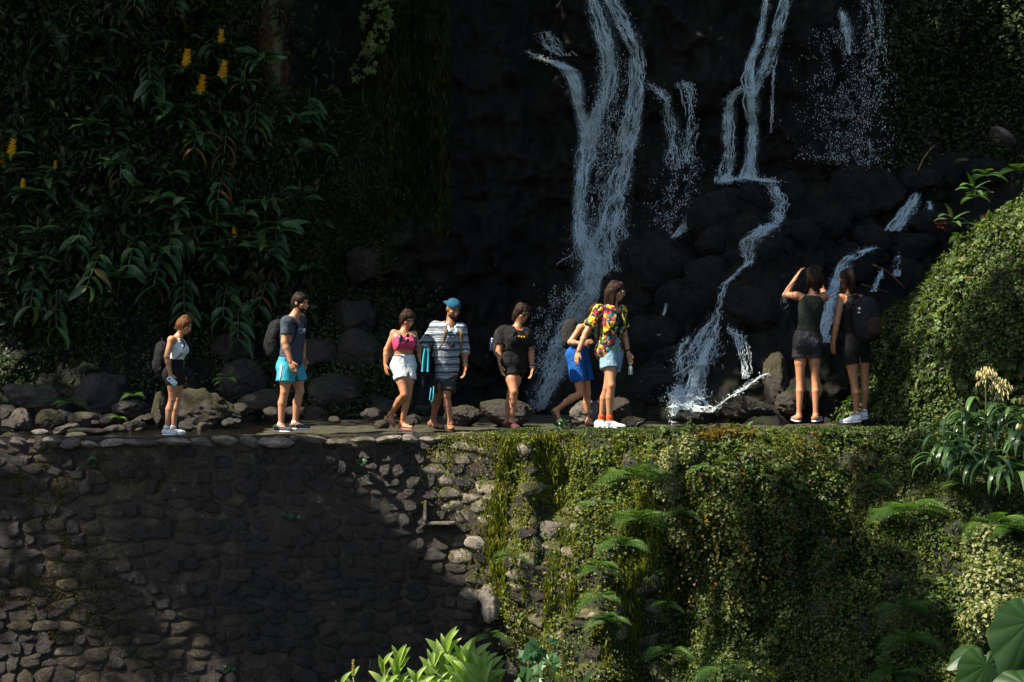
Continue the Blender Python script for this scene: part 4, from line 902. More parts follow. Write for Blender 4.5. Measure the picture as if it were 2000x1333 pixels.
# broad young ginger plants on the mound
for px, py, lab in [(1900, 385, 'bright broad leafed plant on the crest of the mound'), (1858, 445, 'bright broad leafed plant on the left slope of the mound')]:
    c = P(px, py, 23.9); e = empty('broadleaf_plant', c); tag(e, lab, 'plant')
    for k in range(8):
        a = k*2.4; o = obj('leaf', GL[k % 3], e); orient(o, [0, 0, .02*k], [math.cos(a), -.4, .5+.3*math.sin(a)], [0, -.3, 1], .8)
# ------------------------------------------------------------------ people: signed distance bodies meshed by surface nets
def smin(a, b, k):
    h = np.clip(.5+.5*(b-a)/k, 0, 1); return b*(1-h)+a*h-k*h*(1-h)
def cone(a, b, ra, rb, k=.02):
    a = np.array(a, float); b = np.array(b, float); r = max(ra, rb)
    def f(p):
        ba = b-a; t = np.clip(((p-a) @ ba)/max(ba @ ba, 1e-9), 0, 1)
        return np.linalg.norm(p-a-t[..., None]*ba, axis=-1)-(ra+(rb-ra)*t)
    return ('u', f, np.minimum(a, b)-r, np.maximum(a, b)+r, k)
def ell(c, B, rad, k=.02, op='u'):
    """ellipsoid: B rows are the axes"""
    c = np.array(c, float); B = np.array(B, float); rad = np.array(rad, float); e = np.sqrt(((B*rad[:, None])**2).sum(0))
    def f(p):
        q = (p-c) @ B.T; k0 = np.linalg.norm(q/rad, axis=-1); k1 = np.linalg.norm(q/rad**2, axis=-1); return k0*(k0-1)/np.maximum(k1, 1e-6)
    return (op, f, c-e, c+e, k)
def stackp(p0, p1, lat, fwd, prof, grow=0., k=.03, op='u', t0=-9, t1=9, curve=0.):
    """torso: elliptical sections along p0-p1. prof rows: t, half width, half depth, forward shift"""
    p0 = np.array(p0, float); p1 = np.array(p1, float); ax = p1-p0; L = np.linalg.norm(ax); ax = ax/L; prof = np.array(prof, float)
    R_ = prof[:, 1:3].max()+grow+abs(prof[:, 3]).max(); lo = np.minimum(p0, p1)-R_; hi = np.maximum(p0, p1)+R_
    def f(p):
        q = p-p0; t = (q @ ax)/L; tc = np.clip(t, prof[0, 0], prof[-1, 0])
        a = np.interp(tc, prof[:, 0], prof[:, 1])+grow; b = np.interp(tc, prof[:, 0], prof[:, 2])+grow; c = np.interp(tc, prof[:, 0], prof[:, 3])+curve*np.sin(np.pi*np.clip(tc, 0, 1))
        q = q-ax*(tc*L)[..., None]; u = q @ lat; v = q @ fwd-c; w = q @ ax
        s_ = np.sqrt((u/a)**2+(v/b)**2+1e-9); d = (s_-1)*np.minimum(a, b)*.5+(s_-1)*np.sqrt(u*u+v*v)/np.maximum(s_, .3)*.5
        dd = np.sqrt(np.maximum(d, 0)**2+w*w)+np.minimum(d, 0)
        d = np.where(np.abs(w) > 1e-6, dd, d)
        if t0 > -9: d = np.maximum(d, (t0-t)*L)
        if t1 < 9: d = np.maximum(d, (t-t1)*L)
        return d
    return (op, f, lo, hi, k)
def plane(pt, n_, op='i'):
    pt = np.array(pt, float); n_ = np.array(n_, float); n_ = n_/np.linalg.norm(n_)
    return (op, lambda p: (p-pt) @ n_, None, None, 0)
def sdf(prims, vox=.009, noise=None):
    us = [q for q in prims if q[0] == 'u']
    lo = np.min([q[2] for q in us], 0)-3*vox-.01; hi = np.max([q[3] for q in us], 0)+3*vox+.01
    n = np.ceil((hi-lo)/vox).astype(int)+1; ax = [lo[i]+np.arange(n[i])*vox for i in range(3)]
    Fd = np.full(n, 1.0)
    for op, f, a, b, k in prims:
        if a is None: sl_ = tuple(slice(0, m) for m in n)
        else:
            m = max(k, .0)+3*vox; i0 = np.clip(((a-m-lo)/vox).astype(int), 0, n-1); i1 = np.clip(((b+m-lo)/vox).astype(int)+2, 1, n)
            sl_ = tuple(slice(i0[i], i1[i]) for i in range(3))
        p = np.stack(np.meshgrid(*[ax[i][sl_[i]] for i in range(3)], indexing='ij'), -1)
        if p.size == 0: continue
        d = f(p); cur = Fd[sl_]
        if op == 'u': Fd[sl_] = smin(cur, d, k) if k > 0 else np.minimum(cur, d)
        elif op == 's': Fd[sl_] = -smin(-cur, d, max(k, 1e-4))
        elif op == 'i': Fd[sl_] = np.maximum(cur, d)
        elif op == 'd': Fd[sl_] = cur+d
    if noise:
        for amp, fr, sd in noise:
            fr = np.array(fr)*np.ones(3); near = np.abs(Fd) < 4*vox; idx = np.argwhere(near); Fd[near] += amp*fbm((lo+idx*vox)*fr, 3, sd)
    return nets(Fd, lo, vox)
def nets(Fd, lo, vox):
    s_ = Fd < 0; c = [(i, j, k) for i in (0, 1) for j in (0, 1) for k in (0, 1)]; n = np.array(Fd.shape)-1
    sub_ = lambda A, o: A[o[0]:o[0]+n[0], o[1]:o[1]+n[1], o[2]:o[2]+n[2]]
    cnt = sum(sub_(s_, o).astype(np.int8) for o in c); act = (cnt > 0) & (cnt < 8); idx = -np.ones(n, np.int64); ii = np.argwhere(act); idx[act] = np.arange(len(ii))
    acc = np.zeros((len(ii), 3)); wt = np.zeros(len(ii))
    for a in c:
        for d in range(3):
            if a[d]: continue
            b = list(a); b[d] = 1; fa = Fd[ii[:, 0]+a[0], ii[:, 1]+a[1], ii[:, 2]+a[2]]; fb = Fd[ii[:, 0]+b[0], ii[:, 1]+b[1], ii[:, 2]+b[2]]
            m = (fa < 0) != (fb < 0); t = np.where(m, fa/np.where(m, fa-fb, 1), 0); pt = np.array(a, float)[None]+0*acc; pt[:, d] = t; acc += pt*m[:, None]; wt += m
    V = lo+(ii+acc/wt[:, None])*vox; Fs = []
    for d in range(3):
        e, g = (d+1) % 3, (d+2) % 3
        A = s_[tuple(slice(0, -1) if q == d else slice(None) for q in range(3))]; B = s_[tuple(slice(1, None) if q == d else slice(None) for q in range(3))]
        w_ = np.argwhere(A != B); w_ = w_[(w_[:, e] > 0) & (w_[:, g] > 0) & (w_[:, e] < n[e]) & (w_[:, g] < n[g])]; sg = A[w_[:, 0], w_[:, 1], w_[:, 2]]
        q = []
        for de, dg in ((-1, -1), (0, -1), (0, 0), (-1, 0)):
            r_ = w_.copy(); r_[:, e] += de; r_[:, g] += dg; q.append(idx[r_[:, 0], r_[:, 1], r_[:, 2]])
        q = np.stack(q, 1); q[~sg] = q[~sg][:, ::-1]; q = q[(q >= 0).all(1)]; Fs.append(q)
    return V, np.concatenate(Fs)

def skinmat(name, col):
    s = NT(name); co = s.coord(); c = s.mix(s.noise(co, 9, 4), tuple(v*.82 for v in col), tuple(v*1.18 for v in col))
    c = s.mix(s.math('MULTIPLY', s.sstep(s.noise(co, 60, 3), .5, .75), .15), c, (col[0]*1.1, col[1]*.6, col[2]*.6))
    s.set(c, .48, .45, Subsurface_Weight=.12, Subsurface_Scale=.02); s.b.inputs['Subsurface Radius'].default_value = (1, .35, .2)
    s.bump(s.noise(co, 240, 3), .15, .002); return s.m
def hairmat(name, col, col2):
    s = NT(name); co = s.coord((1, 1, .12)); c = s.mix(s.sstep(s.noise(co, 90, 3, .6, .5), .3, .7), col, col2); s.set(c, .5, .16)
    s.bump(s.noise(co, 150, 3, .6, .4), .9, .01); return s.m
def cloth(name, col, var=.2, rough=.85, wr_=.5, scale=9):
    s = NT(name); co = s.coord(); c = s.mix(s.sstep(s.noise(co, scale, 5), .3, .7), tuple(v*(1-var) for v in col), tuple(v*(1+var) for v in col)); s.set(c, rough, .25)
    b = s.bump(s.noise(s.coord((1, 1, .5)), 13, 4, .6, 2.0), min(1, wr_*1.5), .035); s.bump(s.noise(co, 350, 2), .2, .002, b); return s.m
SK = [skinmat('tanned_skin', (.43, .20, .10)), skinmat('olive_skin', (.37, .165, .08)), skinmat('dark_tanned_skin', (.27, .115, .055))]
HB = hairmat('dark_brown_hair', (.009, .0055, .004), (.034, .016, .009)); HR = hairmat('auburn_hair', (.05, .018, .008), (.17, .07, .025)); HK = hairmat('black_hair', (.006, .005, .005), (.025, .016, .012))
black = cloth('black_cloth', (.006, .006, .0065)); white = cloth('white_cloth', (.68, .72, .74), .08)
M_eye = plain('eye_white', (.6, .58, .55), .2); M_dark = plain('dark_plastic', (.01, .01, .01), .15, .6, 0); M_lip = plain('lip', (.42, .12, .09), .45); M_metal = plain('metal', (.55, .5, .4), .25, .6, 0, Metallic=1.)
M_white = plain('white_rubber', (.75, .77, .78), .5, .4, .06)
FEM = [(0, .085, .085, 0), (.1, .155, .105, -.012), (.2, .168, .112, -.012), (.34, .142, .095, 0), (.47, .125, .085, .008), (.62, .138, .095, .008), (.76, .152, .105, .01), (.87, .150, .088, 0), (.94, .115, .065, -.01), (1, .052, .052, -.012)]
MAL = [(0, .085, .085, 0), (.1, .15, .105, -.008), (.2, .158, .112, -.005), (.34, .15, .108, .006), (.47, .148, .108, .012), (.62, .158, .112, .012), (.76, .175, .12, .012), (.87, .178, .10, 0), (.94, .135, .072, -.01), (1, .06, .06, -.012)]
class Person:
    def __init__(s, label, d, feet, J, face, headface=None, male=False, s_=1., skin=0, wide=1., armr=1., legr=1., group='people walking along the wall path'):
        """J: joints as (px, py, depth offset); face: the way the chest points (x, y)"""
        s.d = d; s.s = s_; s.male = male; s.sk = SK[skin]
        g = {k: (P(v[0], v[1], d+(v[2] if len(v) > 2 else 0))) for k, v in J.items()}
        s.g = g; s.root = empty('person', P(feet[0], feet[1], d)); tag(s.root, label, 'person', group)
        s.up = nrm(g['neck']-g['pel']); f = np.array([face[0], face[1], 0.]); f = f-(f @ s.up)*s.up; s.f = nrm(f); s.l = np.cross(s.f, s.up)
        hf = np.array(headface if headface is not None else [face[0], face[1], -.3], float); s.hf = nrm(hf)
        u0 = np.array([0, 0, 1.])+.0*s.f; u = u0-(u0 @ s.hf)*s.hf; s.hu = nrm(u); s.hl = np.cross(s.hf, s.hu); s.wide = wide
        s.prof = [(a, b*s_*wide, c*s_*wide, e*s_) for a, b, c, e in (MAL if male else FEM)]; s.ar = armr*s_*(1.12 if male else 1); s.lr = legr*s_*(1.04 if male else 1)
        s.p0 = g['pel']-s.up*.13*s_; s.p1 = g['neck']
        s.body()
    def head(s):
        k = s.s; c = s.g['head']; B = [s.hl, s.hf, s.hu]; l, f, u = s.hl, s.hf, s.hu; at = lambda a, b, e: c+k*(a*l+b*f+e*u)
        q = [cone(s.g['neck']-s.up*.03*k, c-u*.055*k-f*.012*k, .052*k*(1.15 if s.male else 1), .047*k*(1.12 if s.male else 1), .02)]
        q += [ell(at(0, -.012, .025), B, np.array([.074, .094, .088])*k, .01), ell(at(0, .022, -.035), B, np.array([.060, .066, .072])*k, .025), ell(at(0, .055, -.088), B, np.array([.028, .024, .02])*k, .022),
              cone(at(0, .080, .012), at(0, .104, -.030), .008*k, .0135*k, .012), ell(at(0, .083, -.060), B, np.array([.024, .012, .012])*k, .012), ell(at(0, .076, .034), B, np.array([.05, .014, .011])*k, .015)]
        for g_ in (-1, 1):
            q += [ell(at(g_*.030, .092, .012), B, np.array([.016, .016, .012])*k, .012, 's'), ell(at(g_*.044, .058, -.018), B, np.array([.022, .02, .018])*k, .015), ell(at(g_*.077, -.008, -.004), B, np.array([.010, .02, .031])*k, .008)]
        return q
    def arm(s, S, gap=0., to=1.):
        g = s.g; k = s.ar; sh, el, wr_ = g['sh'+S], g['el'+S], g['wr'+S]; inn = s.g['neck']-s.up*.08*s.s
        return [cone(sh+(inn-sh)*.35, sh, .048*k, .054*k, .03), cone(sh, el, .047*k, .038*k, .02), cone(el, el+(wr_-el)*.3, .038*k, .037*k, .015), cone(el+(wr_-el)*.3, wr_, .037*k, .024*k, .015)]
    def hand(s, S, curl=.5, spread=0.):
        g = s.g; k = s.s*(1.1 if s.male else 1.); w_ = g['wr'+S]; tip = g.get('hd'+S); el = g['el'+S]
        d = nrm(tip-w_) if tip is not None else nrm(w_-el)
        pn = s.l*(1 if S == 'L' else -1); pn = g.get('pn'+S, pn); pn = nrm(pn-(pn @ d)*d)      # palm normal looks at the thigh
        sd = np.cross(d, pn)
        if sd @ s.f < 0 and 'pn'+S not in g: sd = -sd                                           # thumb side: forward
        q = [ell(w_+d*.045*k, [sd, pn, d], np.array([.038, .015, .05])*k, .014)]
        for i, (off, L) in enumerate([(.027, .068), (.009, .077), (-.009, .072), (-.027, .056)]):
            b = w_+d*.083*k+sd*off*k; c1 = curl*(.6+.15*i); dd = nrm(d+sd*(off*spread*10)); a1 = b+k*L*.5*nrm(dd*math.cos(c1*.6)+pn*math.sin(c1*.6)); a2 = a1+k*L*.5*nrm(dd*math.cos(c1*1.7)+pn*math.sin(c1*1.7))
            q += [cone(b-dd*.02*k, a1, .0092*k, .0085*k, .005), cone(a1, a2, .0085*k, .007*k, .003)]
        b = w_+d*.028*k+sd*.03*k; a1 = b+k*.036*nrm(d*.75+sd*.65+pn*.2); a2 = a1+k*.03*nrm(d*.95+sd*.2+pn*.35)
        q += [cone(b, a1, .0125*k, .0105*k, .01), cone(a1, a2, .0105*k, .008*k, .004)]
        return q
    def leg(s, S):
        g = s.g; k = s.lr; hp, kn, an = g['hp'+S], g['kn'+S], g['an'+S]; v = nrm(an-kn); back = -s.f; back = nrm(back-(back @ v)*v)
        return [cone(hp, hp+(kn-hp)*.5, .086*k, .074*k, .03), cone(hp+(kn-hp)*.5, kn, .072*k, .048*k, .02),
                cone(kn+v*.01, kn+(an-kn)*.34+back*.012*k, .045*k, .050*k, .02), cone(kn+(an-kn)*.34+back*.014*k, an-v*.05+0*back, .050*k, .031*k, .012), cone(an-v*.06, an, .031*k, .031*k, .01)]
    def foot(s, S, grow=0., sole=False):
        g = s.g; k = s.s*(1.08 if s.male else 1.); an = g['an'+S]; toe = g['to'+S]; he = g['he'+S]; d = nrm(toe-he); L = np.linalg.norm(toe-he); dn = np.array([0, 0, -1.]); dn = nrm(dn-(dn @ d)*d); sd = np.cross(d, dn)
        s.ft = (he, toe, d, dn, sd, L, k); B = [sd, d, dn]; r = .028*k
        m = he+d*L*.62; q = [cone(an, he+d*.035*k-dn*.035*k, .033*k+grow, .034*k+grow, .02), ell(he+d*.045*k-dn*.028*k, B, np.array([.032*k, .042*k, .028*k])+grow, .015), ell(m-dn*.020*k, B, np.array([.041*k, L*.36, .021*k])+grow, .02),
                             cone(an+d*.01*k, m-dn*.026*k-d*.02*k, .031*k+grow, .022*k+grow, .03), ell(toe-d*.045*k-dn*.014*k, B, np.array([.036*k, .045*k, .015*k])+grow, .015)]
        return q
    def body(s):
        g = s.g; k = s.s; q = [stackp(s.p0, s.p1, s.l, s.f, s.prof, 0, .03)]
        bu = s.p0-s.f*.045*k+s.up*.085*k
        if not s.male:
            for e in (-1, 1): q.append(ell(s.p0+s.up*(np.linalg.norm(s.p1-s.p0)*.70)+s.f*.085*k+s.l*e*.065*k, [s.l, s.f, s.up], np.array([.058, .05, .056])*k*s.wide, .03))
        for e in (-1, 1): q.append(ell(bu+s.l*e*.065*k, [s.l, s.f, s.up], np.array([.08, .075, .085])*k*s.wide, .03))
        q += s.head()
        for S in 'LR':
            q += s.leg(S)+s.foot(S)
            q += s.arm(S)+s.hand(S, s.g.get('curl'+S, .5), s.g.get('spr'+S, 0.))
        V, F = sdf(q, .0082, [(.0015, 12, 3)]); s.bodyo = build('body', V, F, s.sk, s.root); s.face_bits()
    def add(s, name, prims, mat, vox=.009, noise=None, parent=None):
        V, F = sdf(prims, vox, noise); return build(name, V, F, mat, parent or s.root)
    def face_bits(s):
        k = s.s; c = s.g['head']; l, f, u = s.hl, s.hf, s.hu; at = lambda a, b, e: c+k*(a*l+b*f+e*u); B = [l, f, u]
        for e in (-1, 1):
            s.add('eye', [ell(at(e*.030, .077, .010), B, np.array([.013, .011, .008])*k, 0)], M_eye if False else M_dark if False else EYE, .004)
            s.add('eyebrow', [cone(at(e*.016, .093, .030), at(e*.034, .088, .034), .0042*k, .004*k, .004), cone(at(e*.034, .088, .034), at(e*.05, .072, .027), .004*k, .0025*k, .004)], HK, .004)
        s.add('lips', [ell(at(0, .093, -.056), B, np.array([.021, .007, .0055])*k, .002), ell(at(0, .091, -.066), B, np.array([.017, .007, .006])*k, .003)], M_lip, .004)
    # ---- clothes
    def torso(s, t0, t1, grow, extra=()): return [stackp(s.p0, s.p1, s.l, s.f, s.prof, grow, .03, t0=t0, t1=t1)]+list(extra)
    def bust(s, grow):
        k = s.s; return [ell(s.p0+s.up*(np.linalg.norm(s.p1-s.p0)*.70)+s.f*.085*k+s.l*e*.065*k, [s.l, s.f, s.up], np.array([.058, .05, .056])*k*s.wide+grow, .04) for e in (-1, 1)]
    def butt(s, grow):
        k = s.s; bu = s.p0-s.f*.045*k+s.up*.085*k; return [ell(bu+s.l*e*.065*k, [s.l, s.f, s.up], np.array([.08, .075, .085])*k*s.wide+grow, .04) for e in (-1, 1)]
    def tt(s, t): return s.p0+(s.p1-s.p0)*t
    def sleeve(s, S, to, g0, g1):
        """to: part of upper arm + forearm covered, 0..2"""
        g = s.g; k = s.ar; sh, el, w_ = g['sh'+S], g['el'+S], g['wr'+S]; inn = s.g['neck']-s.up*.08*s.s
        q = [cone(sh+(inn-sh)*.45, sh, .048*k+g0, .054*k+g0, .04)]
        e = sh+(el-sh)*min(to, 1); q.append(cone(sh, e, .047*k+g0, .042*k+g1, .03))
        if to > 1: q.append(cone(el, el+(w_-el)*(to-1), .042*k+g1, .034*k+g1, .02))
        end = e if to <= 1 else el+(w_-el)*(to-1); dr = nrm(el-sh) if to <= 1 else nrm(w_-el)
        def cut(p, end=end, dr=dr, lim=.064+g1):
            a_ = (p-end) @ dr; lt = np.linalg.norm(p-end-a_[..., None]*dr, axis=-1); return np.where((lt < lim) & (a_ < .09), a_, -1.)
        return q, ('i', cut, None, None, 0)
    def top(s, mat, name='shirt', sl=.6, grow=.016, t0=.2, t1=.965, g1=.02, hem=None, noise=None, collar=True):
        q = [stackp(s.p0, s.p1, s.l, s.f, s.prof, grow, .03)]
        if not s.male: q += s.bust(grow)
        q += s.butt(grow) if t0 < .2 else []
        cuts = []
        for S in 'LR':
            if sl > 0:
                a, c = s.sleeve(S, sl if np.isscalar(sl) else sl[0 if S == 'L' else 1], grow*.9, g1); q += a; cuts.append(c)
        q += cuts; q += [plane(s.tt(t0), -s.up+(hem if hem is not None else 0))]
        a_, b_ = s.tt(.985), s.tt(1.35); c_ = cone(a_, b_, .062*s.s*(1.1 if s.male else 1), .09*s.s, 0); q.append(('s', c_[1], c_[2], c_[3], .006)); q.append(ell(s.tt(.97)+s.f*.05*s.s, [s.l, s.f, s.up], np.array([.06, .06, .05])*s.s, .01, 's'))
        return s.add(name, q, mat, .009, noise or [(.012, (13, 13, 7), 4), (.006, (28, 28, 16), 5)])
    def tank(s, mat, name='tank_top', t0=.2, t1=.95, grow=.011, cut=.10, noise=None):
        k = s.s; q = [stackp(s.p0, s.p1, s.l, s.f, s.prof, grow, .03)]+s.bust(grow)+([] if t0 > .25 else s.butt(grow))
        q += [plane(s.tt(t0), -s.up), plane(s.tt(t1), s.up)]
        for S in 'LR':
            e = s.g['sh'+S]; o = nrm(e-s.tt(.85)); q.append(ell(e+s.up*.02*k+o*.03*k, [s.l, s.f, s.up], np.array([.075, .14, cut])*k, .01, 's'))
        q.append(ell(s.tt(1.0)+s.f*.05*k, [s.l, s.f, s.up], np.array([.07, .085, .10])*k, .01, 's'))
        return s.add(name, q, mat, .009, noise or [(.003, (20, 20, 9), 4)])
    def shorts(s, mat, name='shorts', t1=.42, frac=.45, g0=.014, g1=.03, noise=None):
        k = s.lr; q = [stackp(s.p0, s.p1, s.l, s.f, s.prof, g0, .03)]+s.butt(g0)+[plane(s.tt(t1), s.up)]
        for S in 'LR':
            hp, kn = s.g['hp'+S], s.g['kn'+S]; e = hp+(kn-hp)*frac; dr = nrm(kn-hp)
            q.append(cone(hp+(kn-hp)*.0, e, .088*k+g0, (.086-.026*frac)*k+g1, .03))
        for S in 'LR':
            hp, kn = s.g['hp'+S], s.g['kn'+S]; e = hp+(kn-hp)*frac; dr = nrm(kn-hp)
            oth = s.g['hp'+('R' if S == 'L' else 'L')]; mid = (hp+oth)/2; si = nrm(hp-mid)
            def cut(p, e=e, dr=dr, mid=mid, kn=kn, okn=s.g['kn'+('R' if S == 'L' else 'L')]):
                own = np.linalg.norm(p-kn, axis=-1) <= np.linalg.norm(p-okn, axis=-1); return np.where(own, (p-e) @ dr, -1.)
            q.append(('i', cut, None, None, 0))
        g = s.g; A = (g['hpL']+g['hpR'])/2; ml, mr = g['hpL']+(g['knL']-g['hpL'])*frac, g['hpR']+(g['knR']-g['hpR'])*frac; Bm_ = (ml+mr)/2; ln = nrm(ml-mr+.35*(g['hpL']-g['hpR'])); ax_ = nrm(Bm_-A); ln = nrm(ln-(ln @ ax_)*ax_); fw = np.cross(ax_, ln)
        h_ = np.linalg.norm(Bm_-A); cr_ = A-s.up*.055*s.s
        q.append(ell(cr_+ax_*(h_*1.0+.02), [ln, ax_, fw], (.018+.03*frac, h_*.98, .35), .01, 's'))
        return s.add(name, q, mat, .009, noise or [(.009, (12, 12, 6), 6), (.005, (26, 26, 12), 7)])
    def shoes(s, mat, solemat, accent=None, sock=None, sockh=.06, name='shoe'):
        for S in 'LR':
            q = s.foot(S, .010); he, toe, d, dn, sd, L, k = s.ft; an = s.g['an'+S]; B = [sd, d, dn]
            q.append(plane(an+dn*.008*k, -dn)); sh = s.add(name, q, mat, .0075, [(.002, 40, 3)])
            c = he+d*L*.5+dn*.004*k; so_ = [ell(he+d*.05*k, B, np.array([.045, .062, .022])*k, .01), ell(he+d*L*.36, B, np.array([.042*k, L*.33, .020*k]), .02), ell(he+d*L*.70, B, np.array([.052*k, L*.34, .020*k]), .02)]
            so_ += [plane(he-dn*.006*k, -dn), plane(he+dn*.014*k, dn)]
            s.add('sole', so_, solemat, .0075, parent=sh)
            if accent: s.add('accent', [ell(he+d*.012*k-dn*.042*k, B, np.array([.032, .028, .03])*k, .01), cone(he+d*.03*k-dn*.035*k+sd*.036*k, he+d*L*.55-dn*.02*k+sd*.04*k, .012*k, .008*k, .01), cone(he+d*.03*k-dn*.035*k-sd*.036*k, he+d*L*.55-dn*.02*k-sd*.04*k, .012*k, .008*k, .01)], accent, .0075, parent=sh)
            lc = [cone(he+d*L*(.42+.09*i)-dn*(.062-.009*i)*k-sd*.022*k, he+d*L*(.42+.09*i)-dn*(.062-.009*i)*k+sd*.022*k, .004*k, .004*k, 0) for i in range(4)]
            s.add('laces', lc, M_white if mat != M_white else solemat, .005, parent=sh)
            if sock: v = nrm(s.g['kn'+S]-an); s.add('sock', [cone(an-v*.01, an+v*sockh, .034*s.lr+.005, .036*s.lr+.005, .01)], sock, .007, [(.002, 60, 3)])
    def flips(s, mat, strap, name='flip_flop'):
        for S in 'LR':
            s.foot(S); he, toe, d, dn, sd, L, k = s.ft; B = [sd, d, dn]
            q = [ell(he+d*.05*k+dn*.008*k, B, np.array([.040, .055, .03])*k, .01), ell(he+d*L*.4+dn*.008*k, B, np.array([.038*k, L*.35, .03*k]), .02), ell(he+d*L*.72+dn*.008*k, B, np.array([.049*k, L*.33, .03*k]), .02), plane(he+dn*.004*k, -dn), plane(he+dn*.020*k, dn)]
            o = s.add(name, q, mat, .0075); tp = he+d*L*.80-dn*.018*k
            s.add('strap', [cone(tp, he+d*L*.58-dn*.046*k+sd*.02*k, .006*k, .007*k, .006), cone(he+d*L*.58-dn*.046*k+sd*.02*k, he+d*L*.34+sd*.040*k-dn*.005*k, .007*k, .006*k, .006), cone(tp, he+d*L*.58-dn*.046*k-sd*.02*k, .006*k, .007*k, .006), cone(he+d*L*.58-dn*.046*k-sd*.02*k, he+d*L*.34-sd*.040*k-dn*.005*k, .007*k, .006*k, .006)], strap, .006, parent=o)
    def hair(s, mat, extra=(), grow=.010, back=0., low=-.03, name='hair', noise=None, fringe=.028):
        """cap of hair; extra: list of (a, b, e, ra) points chains in head space, metres"""
        k = s.s; c = s.g['head']; l, f, u = s.hl, s.hf, s.hu; at = lambda a, b, e: c+k*(a*l+b*f+e*u); B = [l, f, u]
        q = [ell(at(0, -.014, .03), B, (np.array([.076, .096, .09])+grow)*k, .01), ell(at(0, -.045, -.02), B, (np.array([.068, .06, .06])+grow)*k, .03)]
        q.append(ell(at(0, .115, -.038), B, np.array([.092, .092, .092])*k*1.0+np.array([0, 0, 1])*fringe*0, .008, 's'))
        q.append(plane(at(0, 0, low-.06), -u+f*.0))
        for e_ in (-1, 1): q.append(ell(at(e_*.062, .005, .045), B, (np.array([.026, .058, .05])+grow*.6)*k, .015))
        for e in extra:
            if len(e) == 8: q.append(cone(at(*e[0:3]), at(*e[4:7]), e[3]*k, e[7]*k, .02))
            else: q.append(ell(at(*e[0:3]), B, np.array(e[3:6])*k, .02))
        ho = s.add(name, q, mat, .0075, noise or [(.012, (34, 34, 9), 8), (.005, (80, 80, 20), 9)])
        hr = np.random.default_rng(int(abs(c[0]*100))+1); parts = []; ends = [np.array(e[4:7]) for e in extra if len(e) == 8]; low_ = min([e_[2] for e_ in ends], default=-.07)
        for i in range(170):
            a_ = hr.uniform(.6, 5.7)+np.pi/2; d0 = np.array([math.cos(a_)*.35, math.sin(a_)*.35-.1, 1.]); d1 = np.array([math.cos(a_), math.sin(a_)-.12, .25]); rr_ = (np.array([.076, .096, .09])+grow)*(1.02+.10*hr.random()); z1 = low_+hr.uniform(-.02, .03)
            p0_ = nrm(d0)*rr_+[0, -.014, .03]; p1_ = nrm(d1)*rr_+[0, -.014, .03]; p2_ = np.array([p1_[0]*.98, p1_[1]*.98, min(z1, -.02) if hr.random() < .8 else -.01])
            if p1_[1] > .03: p2_[2] = .03+.02*hr.random()
            t_ = np.linspace(0, 1, 6)[:, None]; cu = (1-t_)**2*p0_+2*t_*(1-t_)*p1_*1.08+t_*t_*p2_; parts.append(tube(c+k*(cu[:, :1]*l+cu[:, 1:2]*f+cu[:, 2:]*u), np.linspace(.0035, .0018, 6)*k, 3, False))
        V, F = join(parts); build('strand', V, F, mat, ho); return ho
    def straps(s, mat, off=.075, r=.016, r2=.012, low=.45, name='strap', parent=None, ins=.0):
        """both shoulder straps of a pack, following the chest"""
        k = s.s; o = []
        for e in (-1, 1):
            P_ = []
            sh = s.p1-s.up*.045*k+s.l*e*off*k
            L = np.linalg.norm(s.p1-s.p0)
            chest = s.p0+s.up*L*.80+s.l*e*(off+.015)*k+s.f*(.125*k*s.wide+ins); mid = s.p0+s.up*L*.62+s.l*e*(off+.035)*k+s.f*(.12*k*s.wide+ins); lo = s.p0+s.up*L*low+s.l*e*(off+.09)*k*s.wide+s.f*.03*k; bk = s.p0+s.up*L*.80+s.l*e*off*k-s.f*.11*k
            top_ = sh+s.up*.012*k
            pts = [bk, bk+s.up*.09*k+s.f*.03*k, top_, chest+s.up*.05*k, chest, mid, lo, s.p0+s.up*L*.42+s.l*e*.12*k-s.f*.09*k]
            pts = np.array(pts); t = np.linspace(0, 1, len(pts)); u = np.linspace(0, 1, 26); pp = np.stack([np.interp(u, t, pts[:, i]) for i in range(3)], 1)
            for _ in range(2): pp[1:-1] = (pp[:-2]+2*pp[1:-1]+pp[2:])/4
            V, F = tube(pp, 1., 8); ce = np.repeat(pp, 8, 0); V2 = V[:len(ce)]-ce; tl = s.l
            T = nrm(np.gradient(pp, axis=0)); wd = nrm(np.cross(T, np.cross(s.l+0*T, T))); wd = np.repeat(wd, 8, 0); th = np.repeat(nrm(np.cross(T, nrm(np.cross(T, np.cross(s.l+0*T, T))))), 8, 0)
            a = np.tile(np.arange(8)*2*np.pi/8, len(pp)); rw = np.repeat(np.where(u < .68, r*1.5, r2*.8), 8)*k
            V[:len(ce)] = ce+wd*(np.cos(a)*rw)[:, None]+th*(np.sin(a)*.007*k)[:, None]
            V[len(ce):] = pp[[0, -1]]
            o.append(build(name, V, F, mat, parent))
        return o
EYE = NT('eye'); EYE.set((.10, .06, .04), .15, .6); EYE = EYE.m
